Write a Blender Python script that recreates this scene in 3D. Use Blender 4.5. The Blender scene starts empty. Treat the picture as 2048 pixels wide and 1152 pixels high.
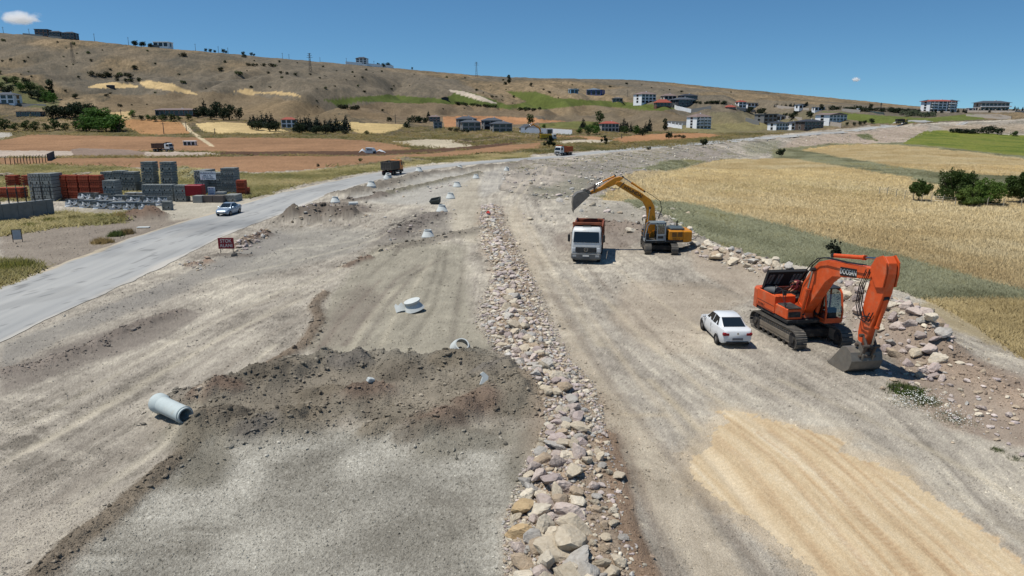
import bpy, bmesh, math, random
import numpy as np
from mathutils import Vector, Matrix
from math import radians as R, sin, cos, tan, atan, pi, sqrt

random.seed(7)
rng = np.random.default_rng(11)
SC = bpy.context.scene
COL = SC.collection

# ------------------------------------------------------------------ camera, light, exposure
H, F, YH = 11.8, 1400.0, 238.0
TH = atan((576 - YH) / F)                    # the drone looks down by this angle
cam = bpy.data.cameras.new('camera'); cam_o = bpy.data.objects.new('camera', cam); COL.objects.link(cam_o)
cam.sensor_width = 36; cam.lens = 36 * F / 2048; cam.clip_start = 0.3; cam.clip_end = 20000
cam_o.location = (0, 0, H); cam_o.rotation_euler = (pi / 2 - TH, 0, 0)
SC.camera = cam_o
SUN_EL, SUN_AZ = R(68), R(-99)               # azimuth counted from +Y towards +X
W = bpy.data.worlds.new('World'); SC.world = W; W.use_nodes = True
nt = W.node_tree; nt.nodes.clear()
sky = nt.nodes.new('ShaderNodeTexSky'); sky.sky_type = 'NISHITA'; sky.sun_disc = False
sky.sun_elevation = SUN_EL; sky.sun_rotation = SUN_AZ; sky.altitude = 1000
sky.air_density = 1.0; sky.dust_density = 0.3; sky.ozone_density = 2.5
# dry mountain air: the low sky stays blue, so it is read a little higher up the dome
tcw = nt.nodes.new('ShaderNodeTexCoord'); mpw = nt.nodes.new('ShaderNodeMapping'); mpw.inputs['Scale'].default_value = (1, 1, 1.35); mpw.inputs['Location'].default_value = (0, 0, 0.075)
nrw = nt.nodes.new('ShaderNodeVectorMath'); nrw.operation = 'NORMALIZE'
nt.links.new(tcw.outputs['Generated'], mpw.inputs['Vector']); nt.links.new(mpw.outputs[0], nrw.inputs[0]); nt.links.new(nrw.outputs[0], sky.inputs['Vector'])
hsv = nt.nodes.new('ShaderNodeHueSaturation'); hsv.inputs['Saturation'].default_value = 1.12; hsv.inputs['Value'].default_value = 1.0
bg = nt.nodes.new('ShaderNodeBackground'); bg.inputs[1].default_value = 0.1
wo = nt.nodes.new('ShaderNodeOutputWorld')
nt.links.new(sky.outputs[0], hsv.inputs['Color']); tint = nt.nodes.new('ShaderNodeMix'); tint.data_type = 'RGBA'; tint.blend_type = 'MULTIPLY'; tint.inputs['Factor'].default_value = 1; tint.inputs['B'].default_value = (0.76, 1.02, 1.05, 1)
nt.links.new(hsv.outputs[0], tint.inputs['A']); nt.links.new(tint.outputs['Result'], bg.inputs[0]); nt.links.new(bg.outputs[0], wo.inputs[0])
sl = bpy.data.lights.new('sun', 'SUN'); sl.energy = 4.8; sl.angle = R(0.55); sl.color = (1, 0.955, 0.88)
so = bpy.data.objects.new('sun', sl); COL.objects.link(so)
sd = Vector((-sin(SUN_AZ) * cos(SUN_EL), -cos(SUN_AZ) * cos(SUN_EL), -sin(SUN_EL)))
so.rotation_euler = sd.to_track_quat('-Z', 'Y').to_euler()
SC.view_settings.view_transform = 'Standard'; SC.view_settings.look = 'None'
SC.view_settings.exposure = 0; SC.view_settings.gamma = 1
SC.render.engine = 'CYCLES'
SC.cycles.max_bounces = 6; SC.cycles.diffuse_bounces = 4; SC.cycles.glossy_bounces = 2
SC.cycles.volume_bounces = 6; SC.cycles.transparent_max_bounces = 6; SC.cycles.transmission_bounces = 3

# ------------------------------------------------------------------ small helpers
def lin(c):
    c = np.asarray(c, float) / 255.0
    return np.where(c <= 0.04045, c / 12.92, ((c + 0.055) / 1.055) ** 2.4)
GAIN = 1.22                                   # sunlit picture value / albedo
def alb(r, g, b): return lin((r, g, b)) / GAIN

def _hash(ix, iy, s):
    h = (ix.astype(np.int64) * 374761393 + iy.astype(np.int64) * 668265263 + s * 974711) & 0xffffffff
    h = ((h ^ (h >> 13)) * 1274126177) & 0xffffffff
    return ((h ^ (h >> 16)) & 0xffff).astype(np.float32) / 65535.0
def vnoise(x, y, s=0):
    ix = np.floor(x); iy = np.floor(y); fx = x - ix; fy = y - iy
    fx = fx * fx * (3 - 2 * fx); fy = fy * fy * (3 - 2 * fy)
    a = _hash(ix, iy, s); b = _hash(ix + 1, iy, s); c = _hash(ix, iy + 1, s); d = _hash(ix + 1, iy + 1, s)
    return (a + (b - a) * fx) * (1 - fy) + (c + (d - c) * fx) * fy
def fbm(x, y, o=4, s=0, g=0.5):
    r = 0; a = 1; t = 0
    for k in range(o):
        r = r + a * vnoise(x * 2 ** k + 17.3 * k, y * 2 ** k - 9.1 * k, s + k); t += a; a *= g
    return r / t
def sstep(a, b, x):
    t = np.clip((x - a) / (b - a), 0, 1); return t * t * (3 - 2 * t)

# ------------------------------------------------------------------ terrain profile
# twelve terrain lines (site edge, field, bank toe, bank top, valley, hill, ridge) surveyed along rays;
# each entry: picture column, then per line ('z', row, height) or ('y', row, distance)
def dh_of(py, Y): return Y * tan(TH + atan((py - 576) / F))
Zz = lambda py, z: ('z', py, z)
Yy = lambda py, y: ('y', py, y * 1.1)
flat = [Zz(440, 0), Zz(392, 0), Zz(354, 0), Zz(332, 0), Zz(317, 0)]
PROF = {
 -900: flat + [Yy(303, 235), Yy(270, 320), Yy(255, 350), Yy(200, 425), Yy(125, 530), Yy(40, 640)],
 -300: flat + [Yy(303, 235), Yy(270, 320), Yy(255, 350), Yy(200, 425), Yy(125, 530), Yy(45, 640)],
 0:    flat + [Yy(303, 235), Yy(270, 320), Yy(255, 350), Yy(203, 425), Yy(130, 530), Yy(60, 640)],
 130:  flat + [Yy(303, 235), Yy(269, 320), Yy(255, 350), Yy(200, 430), Yy(140, 535), Yy(73, 650)],
 250:  flat + [Yy(303, 235), Yy(268, 320), Yy(255, 350), Yy(195, 440), Yy(150, 540), Yy(85, 660)],
 500:  flat + [Yy(302, 236), Yy(272, 315), Yy(258, 350), Yy(218, 440), Yy(165, 560), Yy(107, 700)],
 650:  flat + [Yy(301, 238), Yy(271, 318), Yy(257, 360), Yy(216, 460), Yy(172, 575), Yy(121, 740)],
 800:  flat[:4] + [Zz(316, 0), Yy(300, 240), Yy(270, 320), Yy(254, 375), Yy(214, 485), Yy(182, 595), Yy(134, 790)],
 1000: flat[:3] + [Zz(329, 0), Zz(312, 0), Yy(296, 250), Yy(270, 330), Yy(250, 410), Yy(220, 500), Yy(190, 620), Yy(152, 860)],
 1150: [Zz(440, 0), Zz(400, 0), Zz(362, 0), Zz(334, 0), Zz(313, 0), Yy(300, 236), Yy(272, 330), Yy(252, 420), Yy(222, 510), Yy(195, 640), Yy(156, 900)],
 1230: [Zz(400, 0), Zz(388, -.1), Zz(366, -.5), Zz(354, -.8), Zz(314, .1), Yy(299, 240), Yy(272, 330), Yy(252, 430), Yy(224, 520), Yy(196, 650), Yy(156, 930)],
 1310: [Zz(432, 0), Zz(418, -.7), Zz(378, -1.5), Zz(342, -2.0), Zz(306, .3), Yy(292, 255), Yy(271, 350), Yy(252, 440), Yy(223, 530), Yy(198, 665), Yy(160, 940)],
 1400: [Zz(482, 0), Zz(464, -1), Zz(390, -1.8), Zz(326, -2.6), Zz(296, .6), Yy(283, 300), Yy(270, 370), Yy(252, 450), Yy(222, 540), Yy(200, 680), Yy(170, 950)],
 1550: [Zz(535, 0), Zz(515, -1), Zz(400, -2.2), Yy(305, 290), Yy(281, 325), Yy(268, 365), Yy(258, 430), Yy(246, 500), Yy(222, 590), Yy(205, 740), Yy(184, 980)],
 1700: [Zz(580, 0), Zz(555, -1), Zz(420, -2.3), Yy(289, 345), Yy(265, 385), Yy(256, 415), Yy(248, 470), Yy(238, 530), Yy(222, 620), Yy(212, 800), Yy(198, 1000)],
 1850: [Zz(630, 0), Zz(605, -1), Zz(430, -2.3), Yy(267, 400), Yy(252, 430), Yy(245, 450), Yy(238, 500), Yy(227, 570), Yy(221, 620), Yy(218, 800), Yy(215, 1000)],
 2048: [Zz(715, 0), Zz(690, -.8), Zz(450, -2.3), Yy(274, 400), Yy(258, 430), Yy(244, 455), Yy(240, 500), Yy(223, 580), Yy(222, 640), Yy(221, 800), Yy(220, 1000)],
 2400: [Zz(840, 0), Zz(810, -.8), Zz(500, -2.3), Yy(280, 400), Yy(262, 430), Yy(244, 455), Yy(240, 500), Yy(223, 580), Yy(222, 640), Yy(221, 800), Yy(220, 1000)],
 3200: [Zz(840, 0), Zz(810, -.8), Zz(500, -2.3), Yy(280, 400), Yy(262, 430), Yy(244, 455), Yy(240, 500), Yy(223, 580), Yy(222, 640), Yy(221, 800), Yy(220, 1000)],
}
_rows = []
for px in sorted(PROF):
    r = []
    for kind, py, v in PROF[px]:
        a = tan(TH + atan((py - 576) / F))
        Y = (H - v) / a if kind == 'z' else v
        Z = H - Y * a
        r.append(((px - 1024) / F * (cos(TH) + (H - Z) / Y * sin(TH)), Y, Z))
    _rows.append(r)
NT, NS = 900, 1100
T_AX = np.linspace(-2.2, 2.2, NT); S_AX = np.linspace(math.log(2.0), math.log(7000), NS)
YR = np.exp(S_AX)
_K = len(_rows[0])
_ty = np.zeros((_K, NT)); _tz = np.zeros((_K, NT))
for k in range(_K):
    t = np.array([r[k][0] for r in _rows]); o = np.argsort(t)
    _ty[k] = np.interp(T_AX, t[o], np.array([r[k][1] for r in _rows])[o])
    _tz[k] = np.interp(T_AX, t[o], np.array([r[k][2] for r in _rows])[o])
ZT = np.zeros((NT, NS))
for i in range(NT):
    yk = np.concatenate([[1.0], _ty[:, i], [_ty[-1, i] * 1.25, 3000, 8000]])
    zk = np.concatenate([[0.0], _tz[:, i], [_tz[-1, i] - 6, -25, -120]])
    for k in range(1, len(yk)): yk[k] = max(yk[k], yk[k - 1] + 0.5)
    ZT[i] = np.interp(YR, yk, zk)
def gblur(a, sig, ax):
    n = int(3 * sig) + 1; k = np.exp(-0.5 * (np.arange(-n, n + 1) / sig) ** 2); k /= k.sum()
    p = np.concatenate([np.repeat(np.take(a, [0], ax), n, ax), a, np.repeat(np.take(a, [-1], ax), n, ax)], ax)
    return np.apply_along_axis(lambda v: np.convolve(v, k, 'valid'), ax, p)
ZT = gblur(gblur(ZT, 6, 0), 3.0, 1)
def zbase(X, Y):
    Yc = np.maximum(Y, 2.01)
    a = (np.clip(X / Yc, -2.19, 2.19) - T_AX[0]) / (T_AX[1] - T_AX[0]); b = (np.log(np.minimum(Yc, 6900)) - S_AX[0]) / (S_AX[1] - S_AX[0])
    i = np.clip(np.floor(a).astype(int), 0, NT - 2); j = np.clip(np.floor(b).astype(int), 0, NS - 2); u = a - i; v = b - j
    return (ZT[i, j] * (1 - u) + ZT[i + 1, j] * u) * (1 - v) + (ZT[i, j + 1] * (1 - u) + ZT[i + 1, j + 1] * u) * v
def zhill(X, Y):
    """gullies and spurs of the dry hills"""
    m = sstep(400, 560, Y) * (1 - 0.5 * sstep(640, 760, Y)) * (1 - 0.75 * sstep(150, 420, X))
    wx = X + 50 * (fbm(X / 160, Y / 160, 2, 5) - .5); wy = Y + 0.55 * X
    n = np.abs(fbm(wx / 85, wy / 260, 4, 21, .55) - .5) * 2
    yr = np.interp(np.clip(X / np.maximum(Y, 2), -2.19, 2.19), T_AX, _ty[-1]); m = m * (1 - sstep(.80, .96, Y / yr))
    return m * (33 * (n - .24) + 4.0 * (fbm(X / 22, Y / 30, 3, 33) - .5)) + 0.6 * sstep(230, 300, Y) * (fbm(X / 30, Y / 30, 3, 41) - .5)
def zground(X, Y): return zbase(X, Y) + zhill(X, Y)
def project(X, Y, Z):
    dh = H - Z; z = Y * cos(TH) + dh * sin(TH)
    return 1024 + F * X / z, 576 + F * (dh * cos(TH) - Y * sin(TH)) / z
_YM = np.exp(np.linspace(math.log(6), math.log(2500), 2600))
def ground_at(px, py):
    """where the view ray through a photo point meets the terrain"""
    u = (px - 1024) / F; v = (py - 576) / F
    dx, dy, dz = u, cos(TH) - v * sin(TH), -sin(TH) - v * cos(TH)
    s = _YM / dy
    g = zground(dx * s, _YM); d = H + dz * s - g
    if (d < 0).any(): k = np.argmax(d < 0)
    else:                                     # the ray just clears the ridge: take the ridge itself
        k = int(np.argmin(np.where(_YM < 1300, d / _YM, 9))); Y = _YM[k]; X = dx / dy * Y
        return Vector((X, Y, float(zground(np.array([X]), np.array([Y]))[0])))
    k = max(k, 1); f = d[k - 1] / (d[k - 1] - d[k] + 1e-9); f = min(max(f, 0), 1)
    Y = _YM[k - 1] + f * (_YM[k] - _YM[k - 1]); X = dx / dy * Y
    return Vector((X, Y, float(zground(np.array([X]), np.array([Y]))[0])))
def depth_of(p): return p.y * cos(TH) + (H - p.z) * sin(TH)
def metres(px, p): return px * depth_of(p) / F
# ------------------------------------------------------------------ materials
MATS = {}
def newmat(name):
    m = bpy.data.materials.new(name); m.use_nodes = True
    n = m.node_tree; b = n.nodes['Principled BSDF']; return m, n, b
def N(n, typ, **kw):
    x = n.nodes.new(typ)
    for k, v in kw.items():
        if k.startswith('i_'): x.inputs[k[2:].replace('_', ' ')].default_value = v
        else: setattr(x, k, v)
    return x
def soil_mat(name, fine=14.0, grain=90.0, bump=0.5, var=0.35, rough=0.95, speck=0.25):
    """ground: surveyed albedo in 'Col', broken up by clods, grit and light pebbles"""
    m, n, b = newmat(name); L = n.links.new
    at = N(n, 'ShaderNodeAttribute', attribute_name='Col')
    tc = N(n, 'ShaderNodeTexCoord')
    n1 = N(n, 'ShaderNodeTexNoise', i_Scale=fine, i_Detail=5.0, i_Roughness=0.78); L(tc.outputs['Object'], n1.inputs['Vector'])
    n2 = N(n, 'ShaderNodeTexNoise', i_Scale=0.35, i_Detail=5.0, i_Roughness=0.6); L(tc.outputs['Object'], n2.inputs['Vector'])
    vo = N(n, 'ShaderNodeTexVoronoi', i_Scale=grain * 0.12); L(tc.outputs['Object'], vo.inputs['Vector'])
    mr = N(n, 'ShaderNodeMapRange'); mr.inputs[1].default_value = 0.3; mr.inputs[2].default_value = 0.7; mr.inputs[3].default_value = 1 - var; mr.inputs[4].default_value = 1 + var
    L(n1.outputs[0], mr.inputs[0])
    mr2 = N(n, 'ShaderNodeMapRange'); mr2.inputs[1].default_value = 0.3; mr2.inputs[2].default_value = 0.7; mr2.inputs[3].default_value = 1 - var * .45; mr2.inputs[4].default_value = 1 + var * .45
    L(n2.outputs[0], mr2.inputs[0])
    mu = N(n, 'ShaderNodeMath', operation='MULTIPLY'); L(mr.outputs[0], mu.inputs[0]); L(mr2.outputs[0], mu.inputs[1])
    vr = N(n, 'ShaderNodeMapRange'); vr.inputs[1].default_value = 0.05; vr.inputs[2].default_value = 0.16; vr.inputs[3].default_value = 1 + speck; vr.inputs[4].default_value = 1.0
    L(vo.outputs['Distance'], vr.inputs[0])
    mu2 = N(n, 'ShaderNodeMath', operation='MULTIPLY'); L(mu.outputs[0], mu2.inputs[0]); L(vr.outputs[0], mu2.inputs[1])
    vm = N(n, 'ShaderNodeVectorMath', operation='SCALE'); L(at.outputs['Color'], vm.inputs[0]); L(mu2.outputs[0], vm.inputs['Scale'])
    L(vm.outputs[0], b.inputs['Base Color'])
    b.inputs['Roughness'].default_value = rough; b.inputs['Specular IOR Level'].default_value = 0.1
    ad = N(n, 'ShaderNodeMath', operation='ADD'); L(n1.outputs[0], ad.inputs[0]); L(vo.outputs['Distance'], ad.inputs[1])
    bp = N(n, 'ShaderNodeBump', i_Strength=bump, i_Distance=0.06); L(ad.outputs[0], bp.inputs['Height']); L(bp.outputs[0], b.inputs['Normal'])
    return m

# ------------------------------------------------------------------ terrain mesh grid
_pc = np.concatenate([np.linspace(-2400, -240, 40)[:-1], np.linspace(-240, 2420, 1190), np.linspace(2420, 4400, 36)[1:]])
_tc = (_pc - 1024) / F * cos(TH) * 1.0
_pr = np.arange(1330, 320, -2.0)
_Yn = H / np.tan(TH + np.arctan((_pr - 576) / F))
_Y0 = np.linspace(2.2, _Yn[0], 14)[:-1]
_Yf = np.exp(np.linspace(math.log(_Yn[-1]), math.log(1250), 330))[1:]
_Yff = np.exp(np.linspace(math.log(1250), math.log(6500), 16))[1:]
_Yg = np.concatenate([_Y0, _Yn, _Yf, _Yff])
GC, GR = len(_tc), len(_Yg)
GX = (_tc[None, :] * (_Yg[:, None] + 2.2)).ravel(); GY = np.repeat(_Yg, GC)
GZ = zground(GX, GY)
PX, PY = project(GX, GY, GZ)
NV = len(GX)
CELL = (np.maximum(_Yg, 12) * 2.2 / F).repeat(GC)       # grid width in metres

def pip(poly, x, y):
    poly = np.asarray(poly, float); r = np.zeros(len(x), bool)
    x0, y0 = poly.min(0); x1, y1 = poly.max(0)
    w = np.nonzero((x >= x0) & (x <= x1) & (y >= y0) & (y <= y1))[0]
    xs, ys = x[w], y[w]; c = np.zeros(len(w), bool)
    for (ax, ay), (bx, by) in zip(poly, np.roll(poly, -1, 0)):
        if ay == by: continue
        k = (ay > ys) != (by > ys)
        c ^= k & (xs < (bx - ax) * (ys - ay) / (by - ay) + ax)
    r[w] = c; return r
_j1 = fbm(PX / 26, PY / 9, 3, 71) - .5; _j2 = fbm(PX / 26 + 50, PY / 9 + 9, 3, 77) - .5
_j3 = fbm(PX / 7, PY / 4, 2, 171) - .5; _j4 = fbm(PX / 7 + 50, PY / 4 + 9, 2, 177) - .5
def zone(poly, j=8, soft=0):
    if not soft: return pip(poly, PX + j * _j1 + j * .6 * _j3, PY + j * .5 * _j2 + j * .3 * _j4).astype(np.float32)
    w = 0
    for k, (a, b_) in enumerate(((1, 1), (-1, .6), (.5, -1), (-.6, -.7), (0, 0.2))):
        w = w + pip(poly, PX + j * _j1 + soft * a * (1 + _j3), PY + j * .5 * _j2 + soft * .5 * b_ * (1 + _j4))
    return w / 5.0
def polydist(pts, half=None):
    """distance in metres (and place along) of every grid point to a surveyed line"""
    P = [ground_at(*p) for p in pts]
    d = np.full(NV, 1e6, np.float32); al = np.zeros(NV, np.float32); s0 = 0.0
    xs = [p.x for p in P]; ys = [p.y for p in P]; m = 14 if half is None else half
    w = np.nonzero((GX > min(xs) - m) & (GX < max(xs) + m) & (GY > min(ys) - m) & (GY < max(ys) + m))[0]
    x, y = GX[w], GY[w]; dd = np.full(len(w), 1e6); aa = np.zeros(len(w))
    for p, q in zip(P[:-1], P[1:]):
        ex, ey = q.x - p.x, q.y - p.y; l2 = ex * ex + ey * ey + 1e-9
        t = np.clip(((x - p.x) * ex + (y - p.y) * ey) / l2, 0, 1)
        e = np.hypot(x - p.x - t * ex, y - p.y - t * ey); k = e < dd
        dd[k] = e[k]; aa[k] = s0 + (t * sqrt(l2))[k]; s0 += sqrt(l2)
    d[w] = dd; al[w] = aa
    return d, al

ALB = np.zeros((NV, 3), np.float32)
CLS = np.zeros(NV, np.int8)
CLASS_NAMES = ['ground', 'hills', 'ploughed_field', 'stubble_field', 'green_field', 'wheat_field', 'scrubland', 'sand_patch', 'gravel_track']
CI = {c: i for i, c in enumerate(CLASS_NAMES)}
def paint(w, col, cls=None, amt=1.0):
    c = alb(*col).astype(np.float32); k = np.nonzero(w > 0)[0]
    a = (w[k] * amt)[:, None]; ALB[k] = ALB[k] * (1 - a) + c * a
    if cls: CLS[k[w[k] > 0.5]] = CI[cls]
def mix3(k, cols, t):
    t = np.clip(t, 0, 1) * (len(cols) - 1); i = np.minimum(t.astype(int), len(cols) - 2); f = (t - i)[:, None]
    c = np.array([alb(*q) for q in cols], np.float32); ALB[k] = c[i] * (1 - f) + c[i + 1] * f

ROW_PX = [(984, 415), (984, 450), (996, 480), (1004, 505), (1022, 540), (1026, 575), (1026, 610), (1030, 650), (1052, 690), (1078, 730), (1112, 770), (1144, 810), (1150, 855), (1150, 900), (1146, 950), (1136, 1000), (1128, 1050), (1138, 1100), (1150, 1150), (1170, 1230), (1190, 1320)]
ROW = [ground_at(*p) for p in ROW_PX]
_rx = np.array([p.x for p in ROW]); _ry = np.array([p.y for p in ROW]); _o = np.argsort(_ry)
def row_x(Y): return np.interp(Y, _ry[_o], _rx[_o])

# ---- construction site: compacted dust and grit with wheel streaks
site = np.arange(NV)
q = GX - row_x(GY)
_a = ground_at(60, 960); _b = ground_at(650, 600); _d = (_b - _a).xy.normalized()
ql = GX * -_d.y + GY * _d.x; sl_ = GX * _d.x + GY * _d.y
stre_r = fbm(q * 1.25 + .6 * fbm(GX / 5, GY / 8, 2, 3), GY * .06, 4, 91, .6)
stre_l = fbm(ql * .9 + .8 * fbm(GX / 5, GY / 7, 2, 4), sl_ * .055, 4, 95, .6)
side = sstep(-7, -3.5, q + 2 * (fbm(GX / 3, GY / 6, 2, 9) - .5))
patch = fbm(GX / 3.0, GY / 6.0, 5, 101, .62)
grain_ = 0.75 * (rng.random(NV) - .5) + .6 * (fbm(GX / .06, GY / .1, 1, 103) - .5)
stre = (stre_l * (1 - side) + stre_r * side)
fs = fbm(ql * 3.0 + .5 * fbm(GX / 4, GY / 6, 2, 6), sl_ * .045, 3, 97, .6) * (1 - side) + fbm(q * 3.4 + .5 * fbm(GX / 4, GY / 6, 2, 7), GY * .05, 3, 98, .6) * side
dustp = sstep(.56, .72, fbm(GX / 1.5 + .4 * GY, GY / 1.1, 5, 111, .6)) * sstep(.4, .6, fbm(GX / 7, GY / 9, 2, 113))
tone = .52 + .5 * (stre - .5) + .95 * (patch - .5) + .5 * (fbm(GX / 9, GY / 12, 3, 115) - .5) + .30 * dustp + .5 * (fs - .5) * sstep(.35, .6, fbm(GX / 6, GY / 9, 3, 99) + .1) + .5 * (fbm(GX / .5, GY / .7, 4, 107, .65) - .5) + .4 * grain_
mix3(site, [(118, 111, 100), (145, 137, 124), (167, 158, 144), (186, 177, 160), (208, 198, 178)], tone)
near_grey = zone([(250, 1000), (420, 880), (650, 860), (1000, 880), (1040, 960), (1010, 1160), (980, 1400), (60, 1400), (130, 1150)], 20, 14)
kk = np.nonzero(near_grey > 0)[0]
sv = ALB[kk].copy(); mix3(kk, [(126, 121, 110), (150, 145, 133), (172, 167, 154), (200, 195, 181)], .5 + .8 * (patch[kk] - .5) + .9 * (fbm(GX[kk] * .55, GY[kk] * .4, 4, 55, .5) - .5) + .8 * (fbm(GX[kk] * .35, GY[kk] * 2.2, 4, 57, .6) - .5) * sstep(.4, .6, fbm(GX[kk] / 2, GY[kk] / 3, 2, 58)) + .6 * grain_[kk])
ALB[kk] = sv * (1 - near_grey[kk, None]) + ALB[kk] * near_grey[kk, None]
def band(poly, col, j=10, soft=8, amt=.7): paint(zone(poly, j, soft), col, None, amt)
band([(660, 590), (740, 500), (800, 480), (930, 490), (945, 640), (990, 690), (960, 730), (700, 720), (610, 700), (640, 650)], (150, 144, 126), 12, 10, .65)
band([(700, 350), (880, 342), (960, 345), (900, 400), (860, 410), (700, 405), (690, 395), (820, 372)], (176, 172, 162), 8, 5, .7)
band([(905, 375), (955, 350), (960, 420), (955, 490), (905, 470), (900, 420)], (178, 168, 148), 6, 5, .6)
band([(960, 345), (1060, 320), (1150, 318), (1040, 365), (960, 395)], (172, 168, 160), 8, 5, .5)
band([(740, 490), (760, 455), (830, 420), (890, 430), (905, 470), (840, 480), (790, 500)], (118, 112, 104), 10, 8, .6)
band([(400, 545), (520, 470), (640, 455), (760, 460), (720, 500), (600, 530), (480, 560)], (150, 146, 136), 14, 10, .6)
band([(680, 600), (720, 560), (770, 590), (740, 640), (690, 690), (620, 720), (640, 660)], (128, 118, 106), 14, 10, .55)
band([(0, 735), (180, 670), (330, 625), (420, 620), (300, 690), (170, 730), (0, 790)], (124, 115, 106), 14, 10, .75)
band([(0, 690), (260, 590), (430, 520), (560, 460), (600, 480), (460, 540), (330, 600), (140, 670), (0, 740)], (140, 135, 127), 14, 8, .75)
band([(0, 455), (120, 445), (330, 432), (420, 430), (340, 455), (200, 505), (110, 535), (0, 560)], (138, 127, 114), 10, 6, .85)
band([(330, 402), (500, 396), (505, 405), (430, 432), (345, 441), (300, 425)], (186, 178, 160), 6, 4, .8)
band([(-60, 425), (60, 425), (120, 420), (330, 405), (300, 430), (120, 445), (-60, 450)], (150, 142, 124), 6, 4, .6)
band([(1010, 400), (1050, 430), (1075, 500), (1110, 600), (1200, 740), (1330, 900), (1500, 1160), (1390, 1160), (1260, 960), (1150, 740), (1070, 560), (1020, 450)], (196, 180, 154), 14, 12, .45)
band([(1180, 420), (1280, 440), (1300, 465), (1250, 500), (1120, 500), (1100, 470), (1170, 455)], (124, 108, 96), 12, 8, .5)
band([(1150, 400), (1300, 405), (1400, 470), (1300, 480), (1180, 440), (1090, 410)], (158, 152, 138), 12, 8, .5)
band([(1250, 560), (1420, 570), (1500, 600), (1400, 640), (1420, 720), (1300, 700), (1220, 640)], (182, 166, 144), 14, 12, .5)
band([(1780, 690), (1880, 690), (2060, 760), (2300, 840), (2300, 1000), (2060, 900), (1900, 860), (1800, 790)], (150, 132, 116), 14, 10, .75)
band([(1380, 500), (1470, 505), (1560, 545), (1500, 600), (1440, 570), (1390, 540)], (176, 160, 140), 10, 8, .6)
band([(1700, 560), (1800, 620), (1900, 690), (1850, 720), (1720, 700), (1690, 620)], (160, 144, 130), 10, 8, .7)
# rough graded slope beyond the site
emb = zone([(1020, 325), (1230, 308), (1400, 287), (1540, 274), (1660, 262), (1860, 248), (2060, 240), (2500, 240), (2500, 275), (2048, 268), (1870, 262), (1810, 283), (1720, 289), (1600, 303), (1500, 312), (1430, 324), (1300, 344), (1235, 372), (1200, 392), (1080, 398), (1000, 380)], 8)
ek = np.nonzero(emb > 0)[0]
dg = fbm((GX[ek] + .5 * GY[ek]) / 3, (GY[ek] - .5 * GX[ek]) / 26, 4, 61, .6)
mix3(ek, [(116, 111, 100), (143, 136, 124), (162, 153, 140), (186, 175, 160)], .5 + 1.5 * (dg - .5) + 1.2 * (fbm(GX[ek] / 12, GY[ek] / 22, 4, 62) - .5))
band([(1590, 275), (1700, 265), (1860, 250), (1850, 262), (1800, 285), (1690, 291), (1600, 303), (1560, 300)], (172, 152, 134), 8, 5, .6)
band([(1150, 330), (1330, 312), (1400, 305), (1390, 322), (1290, 345), (1230, 372), (1180, 385)], (140, 135, 126), 8, 5, .5)
band([(1330, 312), (1420, 292), (1450, 300), (1430, 322), (1385, 324)], (150, 140, 130), 6, 4, .7)
band([(1050, 385), (1160, 350), (1200, 360), (1130, 395), (1090, 400)], (128, 128, 104), 10, 6, .35)
band([(1480, 290), (1560, 280), (1560, 302), (1500, 312)], (118, 120, 92), 8, 5, .5)
band([(1880, 250), (2060, 248), (2300, 250), (2300, 272), (2048, 266), (1890, 262)], (160, 142, 118), 8, 5, .6)

# ---- hills
hill = (PY < 330) & (GY > 215) & (emb < .5)
road_side = pip([(-2500, 330), (740, 320), (1000, 300), (1300, 290), (1540, 270), (1700, 256), (1900, 244), (2100, 236), (4500, 236), (4500, -3000), (-2500, -3000)], PX, PY)
hk = np.nonzero((road_side & (GY > 200)) | (GY > 620))[0]
CLS[hk] = CI['hills']
X, Y = GX[hk], GY[hk]
hn = fbm(X / 60, Y / 80, 6, 201, .6); hf = fbm(X / 5, Y / 9, 4, 207, .7); rk = fbm(X / 120 + 4, Y / 140, 3, 211)
mix3(hk, [(84, 77, 62), (104, 93, 73), (122, 106, 82), (137, 119, 92), (152, 132, 104)], .46 + 1.3 * (hn - .5) + 1.2 * (hf - .5) + .35 * (rng.random(len(X)) - .5))
grey = sstep(.5, .62, rk) * sstep(420, 520, Y) * .65
ALB[hk] = ALB[hk] * (1 - grey[:, None]) + (alb(102, 97, 87) * (0.75 + .5 * hf[:, None])) * grey[:, None]
def hz(poly, col, cls, j=5, amt=1.0):
    w = zone(poly, j)
    k = np.nonzero(w > 0)[0]; CLS[k] = CI[cls]
    v = .72 + .50 * fbm(GX[k] / 14, GY[k] / 22, 5, 301, .6) + .26 * (fbm(GX[k] / 40, GY[k] / 3.5, 3, 305) - .5) + .12 * (rng.random(len(k)) - .5)
    ALB[k] = ALB[k] * (1 - amt) + alb(*col) * v[:, None] * amt
hz([(235, 190), (420, 185), (560, 195), (640, 215), (700, 240), (560, 250), (380, 245), (250, 238), (180, 215)], (126, 108, 82), 'hills', 20, .6)
hz([(690, 215), (800, 200), (1000, 215), (1130, 225), (1060, 236), (900, 238), (760, 240), (700, 235)], (126, 106, 80), 'hills', 14, .6)
hz([(1060, 215), (1200, 210), (1330, 218), (1420, 255), (1200, 262), (1100, 245)], (122, 106, 82), 'hills', 14, .5)
hz([(1420, 225), (1700, 225), (1700, 250), (1500, 275), (1400, 270)], (114, 108, 80), 'hills', 14, .6)
hz([(0, 150), (60, 160), (120, 200), (110, 225), (0, 200)], (92, 98, 62), 'hills', 14, .7)
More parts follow.
